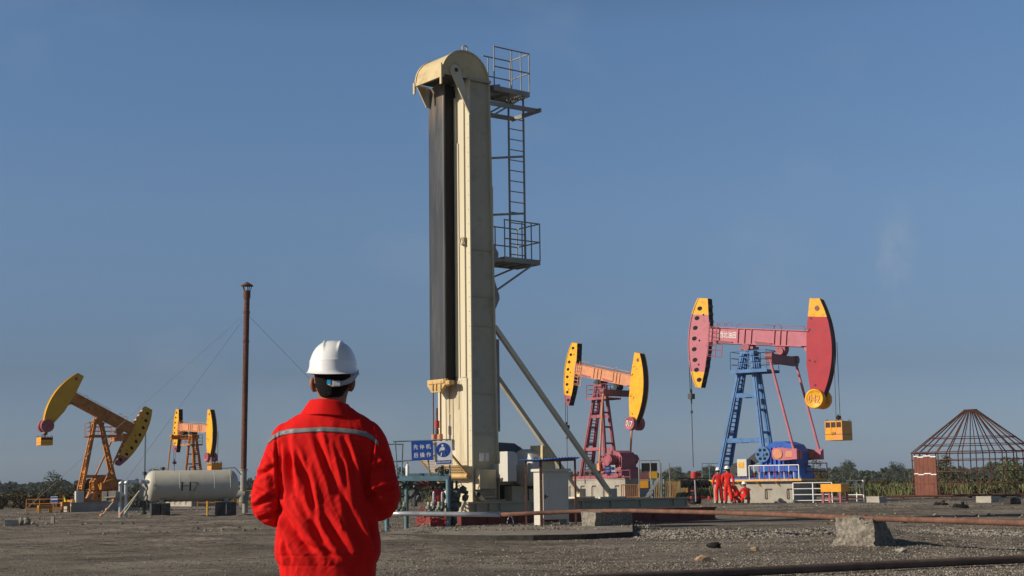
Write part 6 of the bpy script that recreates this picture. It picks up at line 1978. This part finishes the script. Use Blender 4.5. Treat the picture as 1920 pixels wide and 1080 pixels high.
def loft(secs, n=48):
    """secs: z, cx, cy, hw, hd, pw"""
    vs = []; fs = []
    for (z, cx, cy, hw, hd, pw) in secs:
        for i in range(n):
            a = 2 * math.pi * i / n
            c, s = math.cos(a), math.sin(a)
            vs.append((cx + hw * math.copysign(abs(c) ** pw, c), cy + hd * math.copysign(abs(s) ** pw, s), z))
    for k in range(len(secs) - 1):
        for i in range(n):
            j = (i + 1) % n
            fs.append((k * n + i, k * n + j, (k + 1) * n + j, (k + 1) * n + i))
    fs.append(tuple(range(n - 1, -1, -1))); fs.append(tuple((len(secs) - 1) * n + i for i in range(n)))
    return vs, fs

def limb(pts, n=20):
    """pts: (Vector, radius) -> closed tapered tube with rounded joints"""
    P_ = [Vector(p) for p, r in pts]; R_r = [r for p, r in pts]
    # resample with catmull-rom
    Q_ = []; RR_ = []
    for i in range(len(P_) - 1):
        p0 = P_[max(i - 1, 0)]; p1 = P_[i]; p2 = P_[i + 1]; p3 = P_[min(i + 2, len(P_) - 1)]
        for k in range(6):
            t = k / 6
            Q_.append(0.5 * ((2 * p1) + (p2 - p0) * t + (2 * p0 - 5 * p1 + 4 * p2 - p3) * t * t + (-p0 + 3 * p1 - 3 * p2 + p3) * t ** 3))
            RR_.append(R_r[i] + (R_r[i + 1] - R_r[i]) * (t * t * (3 - 2 * t)))
    Q_.append(P_[-1]); RR_.append(R_r[-1])
    vs = []; fs = []; prev = None
    for i, p in enumerate(Q_):
        t = (Q_[min(i + 1, len(Q_) - 1)] - Q_[max(i - 1, 0)]).normalized()
        if prev is None: x = Vector((0, 1, 0)).cross(t).normalized()
        else: x = (prev - t * prev.dot(t)).normalized()
        prev = x; y = t.cross(x)
        for j in range(n):
            a = 2 * math.pi * j / n
            vs.append(p + (x * math.cos(a) + y * math.sin(a)) * RR_[i])
    m = len(Q_)
    for i in range(m - 1):
        for j in range(n):
            k = (j + 1) % n
            fs.append((i * n + j, i * n + k, (i + 1) * n + k, (i + 1) * n + j))
    fs.append(tuple(range(n - 1, -1, -1))); fs.append(tuple((m - 1) * n + j for j in range(n)))
    return vs, fs

def remesh(parts, vox, smooth_it=4, smooth_f=.5):
    vs = []; fs = []
    for v, f in parts:
        o = len(vs); vs += [tuple(q) for q in v]; fs += [tuple(i + o for i in g) for g in f]
    me = bpy.data.meshes.new('r'); me.from_pydata(vs, [], fs)
    bm = bmesh.new(); bm.from_mesh(me); bmesh.ops.recalc_face_normals(bm, faces=bm.faces); bm.to_mesh(me); bm.free()
    o = bpy.data.objects.new('r', me); COL.objects.link(o)
    m = o.modifiers.new('r', 'REMESH'); m.mode = 'VOXEL'; m.voxel_size = vox; m.adaptivity = 0
    s = o.modifiers.new('s', 'SMOOTH'); s.iterations = smooth_it; s.factor = smooth_f
    res = eval_mesh(o); bpy.data.objects.remove(o)
    return res

torso = loft([(1.605, .006, -.012, .080, .068, 1), (1.588, .006, -.010, .100, .080, 1), (1.566, .006, -.005, .130, .092, 1), (1.535, .002, 0, .180, .104, .95), (1.505, .0, 0, .212, .116, .92), (1.465, 0, 0, .228, .126, .9), (1.41, 0, 0, .228, .134, .88),
              (1.34, .003, 0, .220, .140, .86), (1.25, .003, 0, .214, .142, .85), (1.15, 0, 0, .212, .144, .85), (1.08, 0, 0, .220, .148, .85), (1.0, .002, 0, .230, .152, .85), (.955, .002, 0, .232, .150, .86), (.925, .0, 0, .224, .146, .88), (.912, 0, 0, .216, .142, .9),
              (.90, 0, 0, .210, .138, .9), (.845, 0, 0, .206, .134, .9), (.835, 0, 0, .200, .130, .9)])
armL = limb([((-.150, .0, 1.470), .072), ((-.180, -.003, 1.440), .076), ((-.222, -.012, 1.34), .075), ((-.256, -.015, 1.23), .074), ((-.262, -.005, 1.165), .072), ((-.235, .05, 1.135), .070), ((-.17, .17, 1.14), .060), ((-.09, .25, 1.17), .050), ((-.05, .27, 1.18), .046)])
armR = limb([((.150, .0, 1.470), .072), ((.182, -.003, 1.440), .076), ((.214, -.012, 1.34), .075), ((.238, -.012, 1.24), .073), ((.243, .0, 1.185), .070), ((.220, .05, 1.155), .066), ((.16, .17, 1.16), .058), ((.09, .25, 1.19), .050), ((.05, .27, 1.20), .046)])
jm = remesh([torso, armL, armR], .0055, 10, .5)

FOLD = []   # (p0, p1, width, depth) on the back, in photo pixels
def zq_(x, y): return mp(420 + x / 1.861, 500 + y / 1.861)
for (a, c_, w_, dp) in (((232, 605), (256, 775), .016, .016), ((205, 640), (215, 800), .012, .009), ((338, 605), (405, 785), .015, .017), ((375, 640), (425, 800), .012, .012), ((430, 612), (468, 730), .012, .009),
                        ((488, 640), (512, 810), .016, .016), ((300, 700), (340, 900), .014, .010), ((205, 840), (335, 1005), .020, .015), ((270, 800), (380, 980), .016, .009), ((355, 860), (445, 985), .020, .012), ((450, 860), (500, 1000), .018, .010),
                        ((500, 850), (535, 960), .014, .010), ((195, 900), (250, 1010), .013, .010), ((300, 960), (420, 1010), .012, .007), ((420, 700), (445, 860), .014, .008), ((255, 630), (300, 740), .013, .009),
                        ((192, 600), (204, 830), .006, .010), ((527, 615), (508, 790), .006, .009), ((196, 865), (206, 1015), .012, .010), ((520, 880), (528, 990), .010, .008)):
    FOLD.append((zq_(*a), zq_(*c_), w_, dp))
ARMF = []
for (a, c_, w_, dp) in (((112, 770), (200, 812), .011, .009), ((118, 735), (195, 700), .012, .009), ((125, 835), (195, 790), .012, .010), ((140, 875), (200, 850), .010, .009), ((130, 690), (190, 730), .012, .007), ((150, 640), (190, 690), .010, .006),
                        ((508, 770), (560, 860), .013, .012), ((510, 720), (590, 690), .012, .009), ((515, 800), (602, 770), .012, .010), ((530, 850), (600, 815), .011, .009), ((545, 640), (590, 730), .012, .007)):
    ARMF.append((zq_(*a), zq_(*c_), w_, dp))
def segd(x, z, p, q):
    dx, dz = q[0] - p[0], q[1] - p[1]; L2 = dx * dx + dz * dz
    t = np.clip(((x - p[0]) * dx + (z - p[1]) * dz) / L2, -.15, 1.15)
    cx, cz = p[0] + dx * t, p[1] + dz * t
    sgn = np.sign((x - cx) * dz - (z - cz) * dx)
    return np.hypot(x - cx, z - cz), t, sgn
nv = len(jm.vertices)
co = np.empty(nv * 3, np.float32); jm.vertices.foreach_get('co', co); co = co.reshape(-1, 3).astype(float)
no = np.empty(nv * 3, np.float32); jm.vertices.foreach_get('normal', no); no = no.reshape(-1, 3).astype(float)
disp = np.zeros(nv)
backw = np.clip(-no[:, 1] * 1.6, 0, 1)
for lst in (FOLD, ARMF):
    for p, q, w_, dp in lst:
        dd, t, sg = segd(co[:, 0], co[:, 2], p, q)
        fade = np.clip(1 - np.abs(t - .5) * 1.55, 0, 1) ** .6
        u = dd * sg / w_
        disp += 1.9 * backw * fade * dp * (-0.80 * np.exp(-u * u) + .55 * np.exp(-((u + 1.7) / .9) ** 2) + .25 * np.exp(-((u - 1.8) / 1.0) ** 2))
def n3(x, y, z, s): return np.array([noise.noise(Vector((a * s, b_ * s, c_ * s))) for a, b_, c_ in zip(x, y, z)])
disp += .006 * n3(co[:, 0] * 2.2, co[:, 1] * 2.2, co[:, 2] * .7, 5.0) + .0022 * n3(co[:, 0] * 1.6 + co[:, 2] * .5, co[:, 1] * 1.6, co[:, 2], 18.0)
zz = co[:, 2]
rg = n3(co[:, 0] + .35 * co[:, 2], co[:, 1], co[:, 2] * .45, 16.0); rg = 1 - np.abs(rg) * 2.2
rg2 = n3(co[:, 0] - .5 * co[:, 2], co[:, 1] + 3, co[:, 2] * .55, 27.0); rg2 = 1 - np.abs(rg2) * 2.2
arm_ = np.clip((np.abs(co[:, 0]) - .20) / .04, 0, 1)
low_ = np.clip((1.48 - zz) / .15, .35, 1)
disp += (.0030 * np.clip(rg, 0, 1) ** 3 + .0016 * np.clip(rg2, 0, 1) ** 3) * low_
cr = n3(co[:, 0] * .5, co[:, 1], co[:, 2] * 1.3, 24.0); disp += .005 * arm_ * np.clip(1 - np.abs(cr) * 2.4, 0, 1) ** 3 * np.exp(-((zz - 1.17) / .12) ** 2)
for sx_ in (-.205, .205): disp += -.0028 * np.exp(-((co[:, 0] - sx_ * (1 - .02 * (zz - 1.2))) / .0032) ** 2) * backw * (zz > 1.02) * (zz < 1.5)
disp += -.0022 * np.exp(-((zz - .948) / .003) ** 2) * backw
gather = np.exp(-((zz - .925) / .035) ** 2)
disp += gather * .0005 * np.sin(co[:, 0] * 190 + 3 * np.sin(co[:, 0] * 41)) * backw
disp += -.0015 * np.exp(-((zz - .905) / .004) ** 2)
zy = 1.496 - .10 * (co[:, 0] ** 2) * 6
disp += -.0025 * np.exp(-((zz - zy) / .0035) ** 2) * backw * (np.abs(co[:, 0]) < .21)
co += no * disp[:, None]
jm.vertices.foreach_set('co', co.astype(np.float32).ravel()); jm.update()

cm_ = bpy.data.materials.new('red_jacket_cloth'); cm_.use_nodes = True
n, l = cm_.node_tree.nodes, cm_.node_tree.links
B = n['Principled BSDF']; B.inputs['Roughness'].default_value = .85; B.inputs['Specular IOR Level'].default_value = .2; B.inputs['Sheen Weight'].default_value = .0; B.inputs['Sheen Roughness'].default_value = .4
tc = n.new('ShaderNodeTexCoord'); nz = n.new('ShaderNodeTexNoise'); nz.inputs['Scale'].default_value = 3.5; nz.inputs['Detail'].default_value = 6
l.new(tc.outputs['Object'], nz.inputs['Vector'])
r_ = n.new('ShaderNodeValToRGB'); r_.color_ramp.elements[0].position = .35; r_.color_ramp.elements[0].color = (.54, .005, .004, 1); r_.color_ramp.elements[1].position = .7; r_.color_ramp.elements[1].color = (.66, .007, .005, 1)
l.new(nz.outputs[0], r_.inputs[0]); l.new(r_.outputs[0], B.inputs['Base Color'])
wv = n.new('ShaderNodeTexNoise'); wv.inputs['Scale'].default_value = 55; wv.inputs['Detail'].default_value = 5
l.new(tc.outputs['Object'], wv.inputs['Vector'])
bp = n.new('ShaderNodeBump'); bp.inputs['Strength'].default_value = .35; bp.inputs['Distance'].default_value = .004
l.new(wv.outputs[0], bp.inputs['Height']); l.new(bp.outputs[0], B.inputs['Normal'])
jacket = link_mesh('jacket', jm, cm_, man)

# turned-down collar
vs = []; fs = []; n_ = 56
prof = [(1.553, .132, .100), (1.578, .116, .092), (1.606, .096, .083), (1.624, .084, .076), (1.627, .079, .071), (1.60, .083, .070)]
for (z, rx_, ry_) in prof:
    for i in range(n_):
        a = math.pi * (1.5) + (i / (n_ - 1) - .5) * math.pi * 1.72
        front = max(0, math.sin(a))
        vs.append((.006 + rx_ * math.cos(a) + .004 * math.sin(a * 5), -.012 + ry_ * math.sin(a), z - .022 * front - (.014 * math.cos(a) * (1 if math.cos(a) > 0 else .35)) - .006 * math.cos(a) ** 2))
for k in range(len(prof) - 1):
    for i in range(n_ - 1):
        a = k * n_ + i; fs.append((a, a + 1, a + n_ + 1, a + n_))
me = bpy.data.meshes.new('collar'); me.from_pydata(vs, [], fs)
co_ = link_mesh('collar', me, cm_, jacket)
m = co_.modifiers.new('s', 'SOLIDIFY'); m.thickness = .004; m = co_.modifiers.new('u', 'SUBSURF'); m.levels = 1; m.render_levels = 1

# reflective stripe snapped on the cloth
tree_ = BVHTree.FromPolygons([tuple(c) for c in co], [tuple(p.vertices) for p in jm.polygons])
SP = [(507, 829), (517, 821), (530, 815), (549, 811.5), (580, 810), (612, 809), (645, 811), (672, 814.5), (690, 819), (702, 826), (711, 836)]
def sp(t):
    t = t * (len(SP) - 1); i = min(int(t), len(SP) - 2); f = t - i
    return (SP[i][0] * (1 - f) + SP[i + 1][0] * f, SP[i][1] * (1 - f) + SP[i + 1][1] * f)
vs = []; fs = []; N = 110; K = 5; ok_ = []
for i in range(N + 1):
    px_, py_ = sp(i / N)
    for k in range(K):
        x, z = mp(px_, py_ + 5.2 - 8.8 * k / (K - 1))
        loc, nr, _, _ = tree_.ray_cast(Vector((x, -1, z)), Vector((0, 1, 0)))
        if loc is None: loc, nr, _, _ = tree_.find_nearest(Vector((x, -.05, z)))
        if nr.y > 0: nr = -nr
        vs.append(tuple(loc + nr * .0022))
for i in range(N):
    for k in range(K - 1):
        a = i * K + k; fs.append((a, a + K, a + K + 1, a + 1))
me = bpy.data.meshes.new('stripe'); me.from_pydata(vs, [], fs)
M['reflect'] = mat('grey_reflective_tape', (.17, .175, .18), .45, var=.06, scale=20)
so_ = link_mesh('reflective_stripe', me, M['reflect'], jacket)
m = so_.modifiers.new('s', 'SOLIDIFY'); m.thickness = .0015; m.offset = 0

# trousers and boots (below the picture)
tr_ = remesh([loft([(.87, 0, 0, .195, .125, .9), (.80, 0, 0, .200, .130, .9), (.74, 0, 0, .195, .125, .9)]),
              limb([((-.09, 0, .82), .105), ((-.11, .01, .60), .098), ((-.12, .02, .45), .080), ((-.125, .0, .12), .072), ((-.125, 0, .06), .070)]),
              limb([((.09, 0, .82), .105), ((.11, .01, .60), .098), ((.12, .02, .45), .080), ((.125, .0, .12), .072), ((.125, 0, .06), .070)])], .012, 6)
link_mesh('trousers', tr_, cm_, man)
b = MB()
for s in (-.125, .125): b.rock((s, .05, .045), .055, .145, .05, 2, 3, rough=.05); b.tube((s, 0, .03), (s, 0, .14), .056, 14)
b.build('boots', M['boot'], man)

# body: head, neck, ears, torso core, arms and hands as one surface
hx = .017
head = loft([(1.560, hx * .6, .01, .060, .062, 1), (1.60, hx, .012, .058, .064, 1), (1.635, hx, .018, .062, .074, 1), (1.665, hx, .02, .070, .086, 1), (1.70, hx, .02, .076, .096, 1), (1.74, hx, .018, .079, .100, 1), (1.78, hx, .015, .078, .098, 1), (1.82, hx, .01, .068, .085, 1), (1.85, hx, .01, .045, .055, 1), (1.865, hx, .01, .015, .02, 1)], 40)
jaw = loft([(1.615, hx, .055, .030, .040, 1), (1.64, hx, .055, .052, .055, 1), (1.68, hx, .045, .064, .068, 1), (1.72, hx, .035, .068, .074, 1)], 32)
nose = limb([((hx, .11, 1.745), .010), ((hx, .125, 1.72), .012), ((hx, .135, 1.70), .013), ((hx, .118, 1.69), .010)], 12)
ears = []
for s in (-1, 1):
    ears.append(limb([((hx + s * .076, .022, 1.712), .010), ((hx + s * .088, .012, 1.718), .012), ((hx + s * .092, .004, 1.700), .012), ((hx + s * .088, .006, 1.678), .011), ((hx + s * .078, .016, 1.664), .009)], 12))
    ears.append(limb([((hx + s * .074, .020, 1.70), .012), ((hx + s * .083, .014, 1.690), .013), ((hx + s * .076, .018, 1.672), .010)], 12))
core = loft([(.80, 0, 0, .15, .09, .9), (1.1, 0, 0, .15, .09, .9), (1.4, 0, 0, .17, .095, .9), (1.5, 0, 0, .14, .085, .95), (1.57, .006, 0, .062, .06, 1)])
hands = []
for s, w_ in ((-1, Vector((-.05, .27, 1.18))), (1, Vector((.05, .27, 1.20)))):
    el = Vector((s * .23, .04, 1.16)); dr = Vector((-s * .75, .25, .12)).normalized()
    hands.append(limb([((s * .19, 0, 1.42), .05), ((s * .24, 0, 1.20), .045), (el, .045), (w_, .030), (w_ + dr * .03, .027)]))
    up = Vector((0, 0, 1)); pal = w_ + dr * .075
    hands.append(limb([(w_ + dr * .02, .026), (w_ + dr * .05 + up * .010, .030), (w_ + dr * .09 + up * .010, .028)], 14))
    hands.append(limb([(w_ + dr * .03, .020), (w_ + dr * .06 - up * .018, .022), (w_ + dr * .09 - up * .016, .018)], 14))
    for i, ln in enumerate((.070, .080, .074, .056)):
        b0 = w_ + dr * .10 + up * (.030 - .019 * i)
        k1 = b0 + dr * ln * .45 + Vector((0, .012, 0)); k2 = k1 + dr * ln * .30 + Vector((0, -.018, -.004)); k3 = k2 + dr * ln * .12 + Vector((0, -.020, -.004))
        hands.append(limb([(b0 - dr * .02, .0095), (b0, .0095), (k1, .0088), (k2, .0080), (k3, .0070)], 10))
    hands.append(limb([(w_ + dr * .03 + up * .022, .012), (w_ + dr * .06 + up * .050 + Vector((0, -.012, 0)), .011), (w_ + dr * .09 + up * .060 + Vector((0, -.02, 0)), .009)], 10))
legs_ = [limb([((s * .09, 0, .85), .08), ((s * .12, .02, .45), .055), ((s * .125, 0, .08), .04), ((s * .125, .14, .045), .032)]) for s in (-1, 1)]
bm_ = remesh([head, jaw, nose, core] + ears + hands + legs_, .0042, 3, .5)
link_mesh('body', bm_, M['skin'], man)
# eyes and mouth, on the far side of the head
b = MB()
for s in (-1, 1): b.rock((hx + s * .032, .103, 1.735), .012, .010, .009, 1, 2, rough=0)
b.build('eyes', M['white'], man)
b = MB(); b.rock((hx, .112, 1.662), .022, .008, .006, 1, 2, rough=0); b.build('mouth', M['pink'], man)

# hair
hv, hf = loft([(1.632, hx, -.012, .042, .056, 1), (1.640, hx, -.008, .052, .066, 1), (1.662, hx, .000, .064, .080, 1), (1.685, hx, .004, .0735, .0905, 1), (1.72, hx, .006, .0785, .098, 1), (1.76, hx, .008, .082, .102, 1), (1.81, hx, .008, .075, .094, 1), (1.855, hx, .008, .045, .06, 1)], 56)
hv = [Vector(v) for v in hv]
hv = [Vector((v.x, min(v.y, .045 if v.z < 1.77 else 1), v.z + (.018 * max(0, v.y / .08) if v.z < 1.70 else 0))) for v in hv]
me = bpy.data.meshes.new('hair'); me.from_pydata([tuple(v) for v in hv], [], hf)
link_mesh('hair', me, M['hair'], man)

# hard hat
HC = Vector((.019, .012, 0)); zbr = 1.748
vs = []; fs = []; NA = 96; NZ_ = 40
for k in range(NZ_ + 1):
    t = k / NZ_
    if t < .14:                                     # rolled brim
        u = t / .14
        rx_ = .1185 - .011 * u ** .7; ry_ = .150 - .016 * u ** .7; z = zbr - .004 + .020 * u ** 1.8
    else:
        u = (t - .14) / .86 * math.pi / 2
        q = math.cos(u) ** .82 if u < math.pi / 2 - 1e-6 else 0.0
        rx_ = .1060 * q; ry_ = .133 * q; z = zbr + .018 + (.124) * math.sin(u) ** 1.0
    for i in range(NA):
        a = 2 * math.pi * i / NA
        x, y = rx_ * math.cos(a), ry_ * math.sin(a)
        zz_ = z - (.010 * max(0, -math.sin(a)) if t < .14 else 0) + (.0 if t > .14 else .003 * math.cos(2 * a))
        if t >= .14:                               # ridges front to back
            hfac = min(1, max(0, (t - .42) / .18)) * (1 if t < .97 else 1)
            rid = .0085 * math.exp(-((abs(x) - .033 - .002 * math.sin(u)) / .0055) ** 2) * hfac
            low = .0022 * math.exp(-((t - .27) / .02) ** 2) * (1 if y < 0 else 0)
            nrm = Vector((x / .11 ** 2, y / .133 ** 2, (zz_ - zbr) / .14 ** 2)); nrm.normalize()
            x += nrm.x * (rid + low); y += nrm.y * (rid + low); zz_ += nrm.z * (rid + low)
        vs.append((HC.x + x, HC.y + y, zz_))
for k in range(NZ_):
    for i in range(NA):
        j = (i + 1) % NA
        fs.append((k * NA + i, k * NA + j, (k + 1) * NA + j, (k + 1) * NA + i))
me = bpy.data.meshes.new('helmet'); me.from_pydata(vs, [], fs)
helm = link_mesh('helmet', me, M['helmet'], man)
helm.rotation_euler = (0, math.radians(1.2), 0); helm.location = (-.037, 0, 0.0)
m = helm.modifiers.new('s', 'SOLIDIFY'); m.thickness = .003; m.offset = -1
m = helm.modifiers.new('u', 'SUBSURF'); m.levels = 1; m.render_levels = 1
# rear headband
M['strap'] = mat('pale_grey_headband', (.40, .41, .42), .5, var=.12, scale=14)
M['cyan'] = mat('cyan_label', (.02, .32, .62), .4)
SPP = [(586, 701), (588, 709), (594, 716), (604, 722), (615, 725), (626, 725.5), (638, 722), (648, 716), (654, 709), (658, 701)]
vs = []; fs = []; N = 60
for i in range(N + 1):
    t = i / N * (len(SPP) - 1); k = min(int(t), len(SPP) - 2); f = t - k
    px_, py_ = (SPP[k][c] * (1 - f) + SPP[k + 1][c] * f for c in (0, 1))
    x, z = mp(px_, py_)
    xr = (x - hx) / .092
    y = .010 - .108 * math.sqrt(max(0.0, 1 - xr * xr)) 
    wv_ = .0125 + .002 * math.sin(i * .3)
    for s in (-1, 1): vs.append((x, y - .002, z + s * wv_))
for i in range(N): fs.append((2 * i, 2 * i + 2, 2 * i + 3, 2 * i + 1))
me = bpy.data.meshes.new('headband'); me.from_pydata(vs, [], fs)
hb_ = link_mesh('headband', me, M['strap'], helm)
hb_.location = (.037, 0, 0)
m = hb_.modifiers.new('s', 'SOLIDIFY'); m.thickness = .003
x, z = mp(606, 721.5)
b = MB(); b.prism([(x - .008 + .0 * k, z) for k in range(0)] or [(x - .009, z - .009), (x + .008, z - .011), (x + .009, z + .006), (x - .007, z + .009)], .010 - .1105, .010 - .1075)
b.build('label_sticker', M['cyan'], hb_)
b = MB(); x2, z2 = mp(621, 724.5); b.box(x2 - .018, x2 + .018, -.106, -.100, z2 - .013, z2 + .012); b.build('adjuster', M['strap'], hb_, bevel=.003)
# ------------------------------------------------------------------ haze
hz_ = bpy.data.materials.new('haze'); hz_.use_nodes = True
n, l = hz_.node_tree.nodes, hz_.node_tree.links
n.remove(n['Principled BSDF'])
pv = n.new('ShaderNodeVolumePrincipled')
pv.inputs['Color'].default_value = (.80, .86, .95, 1)
pv.inputs['Density'].default_value = 0.00022
pv.inputs['Anisotropy'].default_value = 0.1
l.new(pv.outputs[0], n['Material Output'].inputs['Volume'])
b = MB(); b.box(-700, 700, -70, 700, -1.2, 16.0)
o = b.build('haze', hz_); tag(o, 'thin pale haze over the oil field', 'haze', kind='stuff')
